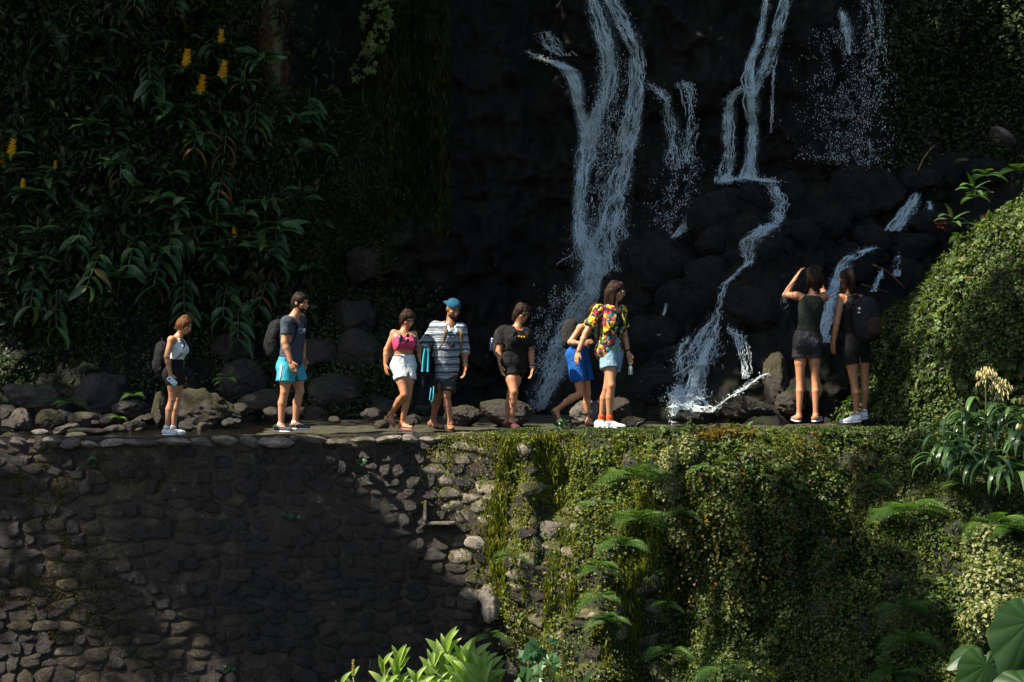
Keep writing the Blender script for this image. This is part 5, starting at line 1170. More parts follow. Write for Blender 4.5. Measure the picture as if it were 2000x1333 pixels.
def rucksack(pr, label, c, size, mat, pmat=None, strapmat=None, tilt=0., ins=.0, pocket=True, soff=.075, out=None):
    """backpack: c offset from chest in (back, up, side) metres"""
    k = pr.s; L = np.linalg.norm(pr.p1-pr.p0); org = pr.p0+pr.up*L*.62-pr.f*(.10*k+c[0])+pr.up*c[1]+pr.l*c[2]
    b = empty('backpack', org-pr.up*size[2]); tag(b, label, 'backpack', 'backpacks on the walkers')
    up = nrm(pr.up+pr.f*tilt); f = nrm(pr.f-(pr.f @ up)*up); B = np.array([pr.l, f, up]); rad = np.array(size)
    def box_(cc, r, p=3.2):
        cc = np.array(cc); r = np.array(r); e = np.abs(B.T*r).sum(1)
        def fn(q): v = np.abs((q-cc) @ B.T/r); return ((v**p).sum(-1)**(1/p)-1)*r.min()*.8
        return ('u', fn, cc-e, cc+e, .02)
    V, F = sdf([box_(org, rad, 2.7)], .012, [(.011, 7, 3), (.006, (22, 22, 12), 4)]); build('bag', V, F, mat, b)
    if pocket: V, F = sdf([box_(org-f*rad[1]*.75-up*rad[2]*.32, rad*[.72, .42, .42], 2.8)], .012, [(.006, 14, 5)]); build('pocket', V, F, pmat or mat, b)
    V, F = sdf([cone(org+up*rad[2]*.98+pr.l*.03, org+up*rad[2]*1.12, .008, .008, .01), cone(org+up*rad[2]*.98-pr.l*.03, org+up*rad[2]*1.12, .008, .008, .01)], .006); build('handle', V, F, mat, b)
    z = org-f*rad[1]*.55; a = np.linspace(-2.6, 2.6, 20); pp = z[None]+np.outer(np.sin(a), B[0])*rad[0]*.86+np.outer(np.cos(a), up)*rad[2]*.86; V, F = tube(pp, .006, 5); build('zip', V, F, M_dark, b)
    pr.straps(strapmat or mat, parent=b, ins=ins, off=soff)
    return b
# ------------------------------------------------------------------ the nine walkers
def prep(J): return {k: v for k, v in J.items()}
# 1 woman in white top
p = Person('woman with a hair bun in white sleeveless top and black shorts looking down', 21.05, (338, 849),
  dict(pel=(340, 727), neck=(349, 656), head=(361, 636), shL=(350, 665, .15), elL=(354, 700, .17), wrL=(355, 733, .1), hdL=(359, 748, .1), shR=(335, 664, -.15), elR=(326, 697, -.19), wrR=(333, 732, -.17), hdR=(338, 748, -.17),
       hpL=(346, 733, .08), knL=(347.5, 779, .07), anL=(338, 838, .06), heL=(333, 847.5, .07), toL=(361, 847.5, .04), hpR=(340, 733, -.08), knR=(336.5, 780, -.09), anR=(325, 838, -.10), heR=(318, 848.5, -.10), toR=(346, 848.5, -.12)),
  (1, -.12), (1, -.32, -.42), s_=.88, skin=0)
p.tank(white, 'white_top', t0=.46, t1=.95, cut=.13); p.shorts(black, t1=.50, frac=.42, g1=.03)
p.hair(HR, extra=[(0, -.03, .115, .032, .034, .03), (0, -.09, -.03, .03, 0, -.1, -.08, .018)], fringe=.02)
s = NT('checkered_canvas'); co = s.coord(); v = s.n('ShaderNodeTexVoronoi'); v.inputs['Scale'].default_value = 75; s.l(co, v.inputs['Vector']); s.set(s.mix(s.sstep(v.outputs['Distance'], .32, .42), (.02, .025, .03), (.6, .68, .7)), .7)
p.shoes(s.m, M_white, sock=white, sockh=.02)
bp1 = rucksack(p, 'slack black backpack hanging low behind the woman with the bun', (.085, -.10, 0), (.13, .085, .225), black, tilt=-.1)
w1 = p
ph = empty('phone', p.g['hdR']); tag(ph, 'pale blue phone held in the hand of the woman with the bun', 'phone')
d = nrm(np.array([.75, 0, -.66])); V = np.array([[a, b, c] for a in (-1, 1) for b in (-1, 1) for c in (-1, 1)], float)*[.072, .006, .034]
def roundbox(dim, n=4, pw=6):
    D, F = cubesphere(n); V = D/((np.abs(D)**pw).sum(1)**(1/pw))[:, None]; return V*np.array(dim), F
V, F = roundbox((.068, .0055, .033)); Bm = np.array([d, [0, 1, 0], np.cross(d, [0, 1, 0])]); c = p.g['hdR']+np.array([-.005, -.028, .02])
build('phone_body', V @ Bm+c, F, plain('phone_shell', (.45, .6, .68), .3, .5, .1), ph)
V, F = roundbox((.010, .003, .012)); build('phone_camera', V @ Bm+c+d*-.045+[0, -.007, 0], F, M_dark, ph)
# 2 man in turquoise shorts
p = Person('dark haired man in grey tee and turquoise shorts with a black backpack', 21.6, (570, 843),
  dict(pel=(567, 712), neck=(573, 619), head=(587, 592), shL=(586, 626, .17), elL=(590, 664, .26), wrL=(593, 700, .2), shR=(561, 629, -.16), elR=(556, 668, -.2), wrR=(568, 706, -.22), hdR=(575, 727, -.22),
       hpL=(577, 722, .08), knL=(586, 764, .07), anL=(575.5, 828, .09), heL=(567, 837, .12), toL=(604, 838, .02), hpR=(560, 722, -.08), knR=(556, 765, -.1), anR=(548, 832, -.08), heR=(538, 842, -.06), toR=(570, 843, -.18)),
  (.9, -.45), (.88, -.42, -.12), male=True, s_=1.03, skin=0)
tee = cloth('grey_tee', (.045, .06, .08), .15); p.top(tee, 'tee', sl=.62, grow=.016, t0=.14)
tq = NT('turquoise_cloth'); co = tq.coord(); tq.set(tq.mix(tq.noise(co, 6, 3), (.018, .24, .33), (.03, .33, .42)), .7, .3); tq.bump(tq.noise(tq.coord((1, 1, .5)), 18, 3, .5, 1.2), .6, .02)
sh_ = p.shorts(tq.m, t1=.30, frac=.56, g0=.018, g1=.045)
hp, kn = p.g['hpR'], p.g['knR']; o_ = -p.l if (p.g['hpR']-p.g['hpL']) @ p.l < 0 else p.l
qq = [hp+o_*.112+p.up*.06+p.f*-.01, hp+(kn-hp)*.25+o_*.12, hp+(kn-hp)*.54+o_*.118]
V, F = tube(np.array(qq), .013, 6); build('side_stripe', V, F, white, p.root)
p.hair(HK, grow=.004, fringe=.01); p.shoes(cloth('grey_mesh', (.05, .05, .05)), M_white, sock=white, sockh=.018)
k = p.s; c = p.g['head']; at = lambda a, b, e: c+k*(a*p.hl+b*p.hf+e*p.hu)
p.add('beard', [ell(at(0, .036, -.068), [p.hl, p.hf, p.hu], np.array([.056, .052, .045])*k, .02), ell(at(0, .098, -.055), [p.hl, p.hf, p.hu], np.array([.026, .013, .01])*k, .01, 's')], HB, .006)
V, F = sdf([ell(at(e*.034, .068, .088), [p.hl, p.hf, p.hu], np.array([.026, .010, .016])*k, .004) for e in (-1, 1)]+[cone(at(-.03, .075, .09), at(.03, .075, .09), .004, .004, 0)], .005); sg = build('sunglasses', V, F, M_dark, p.root)
rucksack(p, 'bulky black backpack on the man in turquoise shorts', (.13, -.01, .0), (.145, .11, .24), black, tilt=.06)
def letters(txt, pr, t, h, off, mat, name='print', side=0., bend=.12):
    cu = bpy.data.curves.new('t', 'FONT'); cu.body = txt; cu.size = h; cu.extrude = .001; cu.align_x = 'CENTER'; cu.resolution_u = 2
    to = bpy.data.objects.new('t', cu); COL.objects.link(to); dg = bpy.context.evaluated_depsgraph_get(); me = bpy.data.meshes.new_from_object(to.evaluated_get(dg)); bpy.data.objects.remove(to)
    n = len(me.vertices); co = np.empty(n*3, np.float32); me.vertices.foreach_get('co', co); co = co.reshape(-1, 3)
    lat = -pr.l if True else pr.l
    u = co[:, 0]+side; org = pr.tt(t); W3 = org+lat*0+np.outer(np.sin(u/bend)*bend, -pr.l*-1*SGN(pr))+np.outer(np.cos(u/bend)*bend*off[0]+off[1], pr.f)+np.outer(co[:, 1], pr.up)+np.outer(co[:, 2], pr.f)
    W3 = W3-np.array(pr.root.location); me.vertices.foreach_set('co', W3.astype(np.float32).ravel()); me.update(); me.materials.clear(); me.materials.append(mat)
    return obj(name, me, pr.root)
def SGN(pr): return 1.0
letters('UNION', p, .72, .10, (1.0, .035), plain('pale_print', (.22, .30, .36), .8), side=0., bend=.13)
w2 = p
# 3 woman in pink top
p = Person('woman in pink crop top and white shorts stepping forward in flip flops', 22.0, (785, 838),
  dict(pel=(788, 711), neck=(789, 646), head=(796, 624), shL=(807, 654, .03), elL=(817, 684, .10), wrL=(822, 706, .05), hdL=(824, 722, .05), shR=(770, 652, 0), elR=(755, 684, -.02), wrR=(752.5, 713, -.06), hdR=(755, 731, -.1),
       hpL=(798, 719, .02), knL=(797, 773, -.05), anL=(785, 827, .05), heL=(779, 835.5, .1), toL=(806, 837.5, -.08), hpR=(781, 719, -.02), knR=(790, 771, -.14), anR=(763, 809, .12), heR=(756, 812, .14), toR=(771, 833, .10)),
  (.42, -.9), (.5, -.82, -.48), s_=.97, skin=1)
pink = cloth('pink_knit', (.62, .045, .13), .12); p.tank(pink, 'crop_top', t0=.56, t1=.955, cut=.12, grow=.009)
den = cloth('white_denim', (.66, .70, .70), .07, wr_=.7); p.shorts(den, t1=.44, frac=.42, g0=.013, g1=.028)
p.hair(HB, extra=[(0, -.095, -.03, .045, .01, -.10, -.075, .03), (-.06, .01, 0, .03, -.068, -.02, -.055, .026), (.06, .01, 0, .03, .068, -.02, -.05, .024)])
p.flips(plain('pink_sole', (.35, .16, .14), .7), plain('pink_strap', (.45, .22, .2), .5))
s = NT('patterned_webbing'); v = s.n('ShaderNodeTexVoronoi'); v.inputs['Scale'].default_value = 45; s.l(s.coord(), v.inputs['Vector']); s.set(s.mix(s.sstep(v.outputs['Distance'], .22, .3), (.5, .55, .55), (.01, .012, .014)), .8)
rucksack(p, 'small dark backpack with black and white patterned straps behind the pink top', (.10, -.03, 0), (.115, .075, .17), black, strapmat=s.m, ins=.01, soff=.085)
def glasses(pr, c, u, f, name='sunglasses', label='', w_=.032, vert=False, parent=None, mat=None, frame=None):
    l = np.cross(f, u)
    q = [ell(c+l*e*w_, [l, f, u], (.026, .006, .023), .002) for e in (-1, 1)]; V, F = sdf(q, .005)
    lens = build('lens', V, F, mat or M_dark, parent)
    V, F = join([tube(np.array([c+l*(e*w_+.027*math.cos(a))+u*.024*math.sin(a)+f*.003 for a in np.linspace(0, 6.28, 13)]), .0028, 4) for e in (-1, 1)]+[tube(np.array([c-l*.008+f*.005, c+l*.008+f*.005]), .003, 4)]); build('frame', V, F, frame or M_metal, parent)
c = p.tt(.79)+p.f*.135+p.up*.02
g_ = empty('sunglasses', c-p.up*.05); tag(g_, 'round sunglasses hooked on the pink top', 'sunglasses'); glasses(p, c, p.l, p.f, parent=g_)
# 4 man in cap
p = Person('bearded man in blue backward cap and striped shirt walking in sandals', 22.2, (860, 838),
  dict(pel=(868, 724), neck=(880, 631), head=(885, 604), shL=(899, 644, .03), elL=(907, 686, .05), wrL=(909, 716, -.04), hdL=(906, 741, -.1), shR=(852, 641, 0), elR=(830, 674, .03), wrR=(823, 704, -.06), hdR=(826, 722, -.1),
       hpL=(878, 736, .02), knL=(872, 772, -.12), anL=(880, 827, -.1), heL=(879, 832, .0), toL=(881, 841, -.24), hpR=(861, 736, 0), knR=(856, 774, .0), anR=(845, 825, .1), heR=(837, 833, .16), toR=(868, 837, -.06)),
  (.38, -.92), (.5, -.82, -.42), male=True, s_=1.03, skin=2, wide=.98)
s = NT('striped_shirt'); co = s.coord(); sx = s.n('ShaderNodeSeparateXYZ'); s.l(co, sx.inputs[0]); z = s.math('ADD', sx.outputs[2], s.math('MULTIPLY', s.noise(co, 5, 2), .05)); fr = s.math('FRACT', s.math('MULTIPLY', z, 10.5))
lt, nv, wh, gy = (.33, .43, .48), (.045, .055, .085), (.52, .57, .6), (.09, .08, .085)
rp = ramp(s.t, [(0, lt), (.16, nv), (.22, wh), (.30, lt), (.36, gy), (.48, wh), (.52, gy), (.60, lt), (.66, nv)], 'CONSTANT'); s.l(fr, rp.inputs[0])
zz = s.n('ShaderNodeTexWave', wave_type='BANDS', bands_direction='X'); zz.inputs['Scale'].default_value = 26; s.l(co, zz.inputs['Vector']); s.set(s.mix(s.math('MULTIPLY', s.sstep(zz.outputs['Fac'], .4, .6), .35), rp.outputs[0], (.05, .055, .08)), .85)
s.bump(s.noise(s.coord((1, 1, .5)), 14, 3, .5, 1.4), .6, .02); p.top(s.m, 'shirt', sl=1.08, grow=.030, g1=.028, t0=-.02, noise=[(.008, (11, 11, 5), 4), (.004, 26, 5)])
cuffm = cloth('pale_cuff', (.42, .52, .56), .1)
for S in 'LR':
    e = p.g['el'+S]; dr = nrm(p.g['wr'+S]-e); u_ = nrm(e-p.g['sh'+S]); b_ = (e-u_*.02) ; p.add('cuff', [cone(b_-u_*.01, e+dr*.035, .066, .063, .01), plane(e+dr*.045, dr)], cuffm, .008, [(.004, 20, 3)])
V, F = sdf([cone(p.tt(.97)+p.l*e*.055+p.f*.02, p.tt(.86)+p.l*e*.045+p.f*.145, .016, .02, .01) for e in (-1, 1)]+[cone(p.tt(.98)+p.l*e*.06, p.tt(1.0)-p.f*.05, .02, .02, .01) for e in (-1, 1)], .007); build('collar', V, F, cuffm, p.root)
p.shorts(cloth('charcoal_cloth', (.03, .028, .026)), t1=.3, frac=.86, g0=.004, g1=.03)
k = p.s; c = p.g['head']; at = lambda a, b, e, c=c, p=p, k=k: c+k*(a*p.hl+b*p.hf+e*p.hu); B = [p.hl, p.hf, p.hu]
p.add('beard', [ell(at(0, .030, -.075), B, np.array([.064, .066, .055])*k, .02), ell(at(0, .055, -.125), B, np.array([.042, .036, .045])*k, .03), ell(at(0, .104, -.058), B, np.array([.02, .014, .008])*k, .01, 's')], HK, .007, [(.004, 60, 3)])
capm = cloth('blue_cap_cloth', (.008, .075, .13), .15)
cp = p.add('cap', [ell(at(0, -.008, .045), B, np.array([.089, .108, .088])*k, .01), plane(at(0, 0, .032), -p.hu), ell(at(0, .10, .045), B, np.array([.034, .03, .024])*k, .004, 's')], capm, .007, [(.003, 30, 3)])
p.add('peak', [ell(at(0, -.125, .030), B, np.array([.07, .075, .010])*k, .01)], capm, .006, parent=cp)
sm_ = plain('sandal_sole', (.03, .022, .016), .7); p.flips(sm_, plain('sandal_strap', (.055, .035, .02), .6), 'sandal')
tan = cloth('tan_webbing', (.16, .11, .06), .2)
rucksack(p, 'backpack with tan straps on the bearded man in the cap', (.12, 0, 0), (.15, .10, .22), cloth('dark_pack', (.03, .026, .02)), strapmat=tan, ins=.04, soff=.088)
w_ = p.g['wrL']; dr = nrm(p.g['hdL']-w_); ps = nrm(np.cross(dr, [0, 1, 0])); a = np.linspace(0, 6.28, 15); V, F = tube(np.array([w_-dr*.01+.034*(math.cos(t)*ps+math.sin(t)*np.cross(dr, ps)) for t in a]), .006, 5); build('watch_strap', V, F, M_metal, p.root)
c = p.tt(.66)+p.f*.185; V, F = join([tube(np.array([p.tt(.97)+p.l*.05+p.f*.03, p.tt(.86)+p.l*.03+p.f*.16, c, p.tt(.86)-p.l*.03+p.f*.16, p.tt(.97)-p.l*.05+p.f*.03]), .004, 4)])
cb = empty('camera', c-p.up*.05); tag(cb, 'small black pendant case hanging on a cord on the striped shirt', 'pendant'); cb.name = 'pendant'; build('cord', V, F, M_dark, cb); V, F = roundbox((.028, .018, .035)); build('case', V @ np.array([p.l, p.f, p.up])+c-p.up*.02, F, M_dark, cb)
# wetsuit / towel over his arm
tw = empty('towel', P(832, 790, 22.0)); tag(tw, 'turquoise and black towel hanging from the hand of the man in the cap', 'towel')
def drape(pts, n=14, m=18, seed=0, amp=.02, th=.012):
    """pts: rows of (left px, right px, py); folds in depth"""
    q = np.array(pts, float); t = np.linspace(0, 1, len(q)); v = np.linspace(0, 1, m); L_ = np.interp(v, t, q[:, 0]); R_ = np.interp(v, t, q[:, 1]); Y_ = np.interp(v, t, q[:, 2]); u = np.linspace(0, 1, n)
    base = []
    for side in (-1, 1):
        PX = L_[None]+(R_-L_)[None]*u[:, None]; dep = 22.02+.03*np.sin(u[:, None]*9+seed)+amp*vnoise(xyz(u[:, None]*3+0*PX, v[None]*2+0*PX, seed+0*PX), 3)+side*th/2
        base.append(np.stack([(PX-1000)/FPX*dep, dep, CAMZ-(Y_[None]-666.5)/FPX*dep], -1))
    V = np.concatenate([b.reshape(-1, 3) for b in base]); F = gridf(n, m); F2 = gridf(n, m, n*m)[:, ::-1]; ed = []
    idx = lambda i, j: i*m+j
    loop = [idx(i, 0) for i in range(n)]+[idx(n-1, j) for j in range(1, m)]+[idx(i, m-1) for i in range(n-2, -1, -1)]+[idx(0, j) for j in range(m-2, 0, -1)]
    for a, b in zip(loop, loop[1:]+loop[:1]): ed.append([a, b, b+n*m, a+n*m])
    return V, np.concatenate([F, F2, np.array(ed)])
V, F = drape([(826, 846, 688), (820, 850, 715), (812, 850, 745), (805, 848, 775), (806, 840, 792)], seed=1); build('black_side', V, F, black, tw)
V, F = drape([(829, 838, 680), (825, 839, 700), (822.5, 838, 726)], seed=3, amp=.0); V[:, 1] -= .06; build('turquoise_side', V, F, tq.m, tw)
pp = np.array([P(847, 755, 21.95), P(846, 780, 21.94), P(843, 786, 21.94), P(839, 780, 21.95), P(842, 758, 21.96)]); V, F = tube(pp, .007, 5); build('edging', V, F, tq.m, tw)
# 5 woman in black tee
p = Person('woman with round sunglasses in black tee and black shorts with a tattooed shin', 22.5, (1000, 836),
  dict(pel=(1003, 708), neck=(1011, 637), head=(1019, 612), shL=(1030, 649, .03), elL=(1037, 690, .07), wrL=(1039, 719, -.02), hdL=(1037, 739, -.06), shR=(984, 647, 0), elR=(974.5, 686, -.02), wrR=(978, 715, -.08), hdR=(982, 736, -.12),
       hpL=(1012, 718, .03), knL=(998, 771, .05), anL=(990, 826, .16), heL=(983, 834, .2), toL=(1006, 836, .0), hpR=(995, 718, 0), knR=(1004, 765, -.16), anR=(1000, 824, -.1), heR=(991, 832, -.02), toR=(1013, 838, -.22)),
  (.42, -.9), (.6, -.75, -.38), s_=1.0, skin=1, wide=1.06, legr=1.08, armr=1.08)
p.top(black, 'tee', sl=.66, grow=.018, t0=.1, g1=.026); p.shorts(black, t1=.3, frac=.40, g0=.014, g1=.025)
p.hair(HB, extra=[(-.055, -.05, -.03, .035, -.05, -.06, -.10, .028), (.055, -.04, -.03, .035, .05, -.05, -.10, .026), (0, -.09, -.04, .045, 0, -.1, -.11, .03)], fringe=.01)
c = p.g['head']; at = lambda a, b, e, c=c, p=p: c+p.s*(a*p.hl+b*p.hf+e*p.hu); V, F = sdf([ell(at(e*.033, .094, .010), [p.hl, p.hf, p.hu], (.027, .008, .023), .002) for e in (-1, 1)]+[cone(at(-.01, .105, .015), at(.01, .105, .015), .004, .004, 0)]+[cone(at(e*.058, .09, .014), at(e*.078, .0, .012), .003, .003, 0) for e in (-1, 1)], .005); build('sunglasses', V, F, M_dark, p.root)
mar = cloth('maroon_shoe', (.07, .025, .028)); p.shoes(mar, mar)
yel = plain('yellow_print', (.75, .42, .03), .7)
for i in (-1, 0, 1):
    V, F = sdf([ell(p.tt(.78)+p.f*.158+p.l*i*.036-p.up*(.004 if i == 0 else 0), [p.l, p.f, p.up], (.011 if i else .013, .006, .012 if i else .016), .002)], .004); build('print', V, F, yel, p.root)
w_ = p.g['wrL']; dr = nrm(p.g['hdL']-w_)
for j, (mm, r_) in enumerate([(black, .007), (plain('pale_band', (.35, .5, .6), .5), .009)]):
    ps = nrm(np.cross(dr, [0, 1, 0])); V, F = tube(np.array([w_-dr*(.03-.022*j)+.031*(math.cos(t)*ps+math.sin(t)*np.cross(dr, ps)) for t in np.linspace(0, 6.28, 15)]), r_, 5); build('wristband', V, F, mm, p.root)
ink = plain('ink', (.035, .03, .035), .7); tr_ = random.Random(4); q = []
kn, an = p.g['knR'], p.g['anR']; v = nrm(an-kn)
for i in range(26):
    t = .22+.68*tr_.random(); a = tr_.uniform(-1.3, .35); r0 = float(np.interp(t, [0, .34, 1], [.049, .053, .031]))*p.lr; bk = nrm(-p.f+(p.f @ v)*v); c0 = kn+(an-kn)*t+bk*.014*float(np.interp(t, [0, .34, 1], [.4, 1, 0]))*p.lr
    ou = nrm(np.array([math.sin(a), -math.cos(a), 0])); q.append(ell(c0+ou*(r0-.001), [np.cross(ou, [0, 0, 1.]), ou, [0, 0, 1.]], (tr_.uniform(.004, .010), .004, tr_.uniform(.008, .022)), .003))
V, F = sdf(q, .0045); build('tattoo', V, F, ink, p.root)
rucksack(p, 'black backpack almost hidden behind the woman in the black tee', (.10, -.02, .05), (.17, .10, .21), cloth('near_black_pack', (.013, .013, .014)), soff=.08)
bt = empty('bottle', P(962, 678, 22.75)); tag(bt, 'dark blue bottle in the side pocket beside the black tee', 'bottle')
def lathe(prof, n=14):
    a = np.arange(n)*2*np.pi/n; pr_ = np.array(prof, float); V = np.stack([pr_[:, None, 0]*np.cos(a), pr_[:, None, 0]*np.sin(a), pr_[:, None, 1]+0*a], -1).reshape(-1, 3); m = len(pr_)
    return V, np.array([[i*n+j, i*n+(j+1) % n, (i+1)*n+(j+1) % n, (i+1)*n+j] for i in range(m-1) for j in range(n)])
V, F = lathe([(.001, -.05), (.034, -.05), (.036, -.04), (.036, .06), (.03, .075), (.02, .085), (.001, .085)]); build('flask', V+np.array(bt.location), F, plain('blue_flask', (.012, .02, .05), .25, .5), bt)
V, F = lathe([(.021, .084), (.022, .11), (.018, .118), (.001, .118)]); build('cap', V+np.array(bt.location), F, plain('flask_cap', (.25, .28, .3), .35), bt)
# 6 person in blue shorts, mostly behind the floral shirt
p = Person('person in royal blue shorts and sandals half hidden behind the floral shirt', 23.0, (1115, 830),
  dict(pel=(1128, 690), neck=(1152, 628), head=(1166, 612), shL=(1158, 640, .15), elL=(1166, 668, .15), wrL=(1172, 690, 0), shR=(1134, 641, -.12), elR=(1114, 669, -.14), wrR=(1138, 672, -.2), hdR=(1152, 668, -.2),
       hpL=(1137, 700, .08), knL=(1147, 767, .05), anL=(1150, 822, .08), heL=(1143, 831, .08), toL=(1170, 832, .0), hpR=(1124, 700, -.08), knR=(1134, 769, -.12), anR=(1086, 801, -.06), heR=(1077, 801, -.06), toR=(1097, 829, -.08)),
  (1, -.12), (1, -.1, -.4), s_=.98, skin=0, legr=1.0)
p.tank(black, 'dark_top', t0=.4, t1=.93, cut=.1); blu = cloth('royal_blue_cloth', (.006, .085, .33), .15, wr_=.8); p.shorts(blu, t1=.42, frac=.66, g0=.02, g1=.05)
p.hair(HB); p.flips(plain('brown_sole', (.09, .05, .03), .7), plain('brown_strap', (.05, .03, .02), .6), 'sandal')
rucksack(p, 'dark grey backpack on the person in royal blue shorts', (.10, -.03, .0), (.13, .10, .205), cloth('grey_pack', (.018, .017, .016)), pocket=False, tilt=-.2)
# 7 woman in floral shirt
p = Person('long haired woman in colourful floral shirt and denim shorts holding a bottle', 22.3, (1195, 838),
  dict(pel=(1190, 681), neck=(1198, 597), head=(1203, 570), shL=(1213, 608, .10), elL=(1219, 652, .15), wrL=(1227, 690, .02), hdL=(1233, 708, 0), shR=(1170, 607, -.08), elR=(1144, 651, -.14), wrR=(1129, 688, -.2), hdR=(1124, 709, -.22),
       hpL=(1202, 690, .08), knL=(1186, 757, .10), anL=(1174, 820, .22), heL=(1163, 833, .26), toL=(1187, 835, .12), hpR=(1187, 690, -.05), knR=(1194, 752, -.18), anR=(1190, 822, -.10), heR=(1183, 835, -.06), toR=(1221, 836, -.2)),
  (.75, -.62), (.93, -.25, -.12), s_=1.04, skin=0, legr=1.04)
s = NT('floral_print'); co = s.coord(); n_ = s.noise(co, 9, 2); vm = s.n('ShaderNodeVectorMath', operation='ADD'); nn = s.n('ShaderNodeTexNoise'); nn.inputs['Scale'].default_value = 14; s.l(co, nn.inputs['Vector']); sc = s.n('ShaderNodeVectorMath', operation='SCALE'); sc.inputs['Scale'].default_value = .10; s.l(nn.outputs['Color'], sc.inputs[0]); s.l(co, vm.inputs[0]); s.l(sc.outputs[0], vm.inputs[1])
v = s.n('ShaderNodeTexVoronoi'); v.inputs['Scale'].default_value = 34; s.l(vm.outputs[0], v.inputs['Vector']); rp = ramp(s.t, [(0, (.65, .48, .02)), (.14, (.012, .012, .02)), (.34, (.40, .025, .02)), (.43, (.02, .22, .24)), (.52, (.03, .01, .05)), (.70, (.75, .25, .02)), (.76, (.06, .22, .03)), (.84, (.7, .6, .05)), (.92, (.35, .02, .10))], 'CONSTANT')
sx = s.n('ShaderNodeSeparateXYZ'); s.l(v.outputs['Color'], sx.inputs[0]); s.l(sx.outputs[0], rp.inputs[0]); s.set(rp.outputs[0], .75, .3); s.bump(s.noise(s.coord((1, 1, .5)), 14, 3, .5, 1.2), .5, .02)
# open shirt: hollow front
k = p.s; q = [stackp(p.p0-p.up*.04, p.p1, p.l, p.f, [(a, b, c, e) for a, b, c, e in p.prof], .034, .03)]+p.bust(.02); cuts = []
for S in 'LR':
    a, c = p.sleeve(S, .72, .022, .036); q += a; cuts.append(c)
q += cuts+[plane(p.tt(-.10), -p.up), ('s', cone(p.tt(.985), p.tt(1.35), .064, .09, 0)[1], *cone(p.tt(.985), p.tt(1.35), .064, .09, 0)[2:4], .006)]
def gap(pt, p=p): a = np.abs((pt-p.p0) @ p.l); b = (pt-p.p0) @ p.f; zz_ = (pt-p.p0) @ p.up; return np.maximum(a-(.048+.05*ss(-zz_, -.35, .05)), -(b-.05))
q.append(('s', gap, p.p0-.6, p.p0+.8, .004)); p.add('open_shirt', q, s.m, .009, [(.010, (12, 12, 5), 4), (.004, 30, 5)])
p.tank(black, 'black_vest', t0=.42, t1=.9, cut=.08, grow=.008)
dn_ = cloth('light_denim', (.20, .33, .42), .18, wr_=.7, scale=25); p.shorts(dn_, t1=.41, frac=.50, g0=.016, g1=.04)
p.hair(HB, extra=[(-.06, -.03, 0, .04, -.06, -.02, -.19, .03), (.06, -.03, 0, .04, .06, .0, -.21, .03), (0, -.08, -.02, .06, 0, -.08, -.22, .045), (-.055, .03, .02, .028, -.06, .045, -.18, .022), (0, .05, .09, .04, 0, .085, .05, .02)], fringe=.0)
s = NT('bright_trainer'); v = s.n('ShaderNodeTexVoronoi'); v.inputs['Scale'].default_value = 30; s.l(s.coord(), v.inputs['Vector']); s.set(s.mix(.35, (.5, .5, .58), v.outputs['Color']), .6)
org_ = cloth('orange_sock', (.75, .10, .02), .1); p.shoes(s.m, M_white, sock=org_, sockh=.05)
c = p.g['head']; at = lambda a, b, e, c=c, p=p: c+p.s*(a*p.hl+b*p.hf+e*p.hu); V, F = join([tube(np.array([at(e*.032+.024*math.cos(a), .100, .010+.022*math.sin(a)) for a in np.linspace(0, 6.28, 13)]), .0026, 4) for e in (-1, 1)]+[tube(np.array([at(e*.056, .098, .014), at(e*.079, .0, .012)]), .0024, 4) for e in (-1, 1)]); build('glasses', V, F, M_metal, p.root)
for nm, S, mm, r_, oo in (('bracelet', 'R', plain('red_cord', (.25, .03, .03), .7), .004, .012), ('scrunchie', 'L', cloth('maroon_cloth', (.10, .01, .025)), .013, .035)):
    w_ = p.g['wr'+S]; dr = nrm(p.g['hd'+S]-w_); ps = nrm(np.cross(dr, [0, 1, 0])); V, F = tube(np.array([w_-dr*oo+.029*(math.cos(t)*ps+math.sin(t)*np.cross(dr, ps)) for t in np.linspace(0, 6.28, 15)]), r_, 6); build(nm, V, F, mm, p.root)
c = p.g['hdL']; bt = empty('bottle', c-[0.01, .02, .16]); tag(bt, 'clear water bottle hanging from the hand of the woman in the floral shirt', 'bottle')
V, F = lathe([(.001, 0), (.028, 0), (.031, .008), (.031, .085), (.026, .105), (.014, .122), (.013, .135)]); gl = NT('clear_plastic'); gl.set((.8, .88, .85), .08, .5, Transmission_Weight=.75, IOR=1.2); build('bottle_body', V+np.array(bt.location), F, gl.m, bt)
V, F = lathe([(.0155, .133), (.0155, .15), (.001, .15)]); build('cap', V+np.array(bt.location), F, M_white, bt)
rucksack(p, 'black backpack under the hair of the woman in the floral shirt', (.06, -.05, 0), (.10, .05, .16), black, pocket=False, ins=.03, soff=.085)
# 8 woman raising her hands
J = dict(pel=(1577, 667), neck=(1587, 574), head=(1591, 540), shL=(1555, 578, .02), elL=(1534, 577, .10), wrL=(1556, 541, .22), hdL=(1568, 519, .24), shR=(1609, 579, .02), elR=(1612, 583, .26), wrR=(1600, 548, .36), hdR=(1590, 530, .38),
       hpL=(1564, 677, 0), knL=(1562, 740, -.01), anL=(1560.5, 812, -.06), heL=(1560, 823, -.12), toL=(1550, 819, .14), hpR=(1590, 677, 0), knR=(1592, 740, -.01), anR=(1593, 812, -.06), heR=(1590, 823, -.12), toR=(1602, 819, .13))
p = Person('woman with bobbed hair seen from behind raising her hands to take a picture', 23.7, (1576, 825), J, (-.12, 1), (-.05, 1, .15), s_=1.1, skin=1, legr=.94, wide=1.0)
grn = cloth('dark_green_rib', (.010, .014, .009), .15); p.tank(grn, 'tank_top', t0=.22, t1=.965, cut=.105, grow=.010)
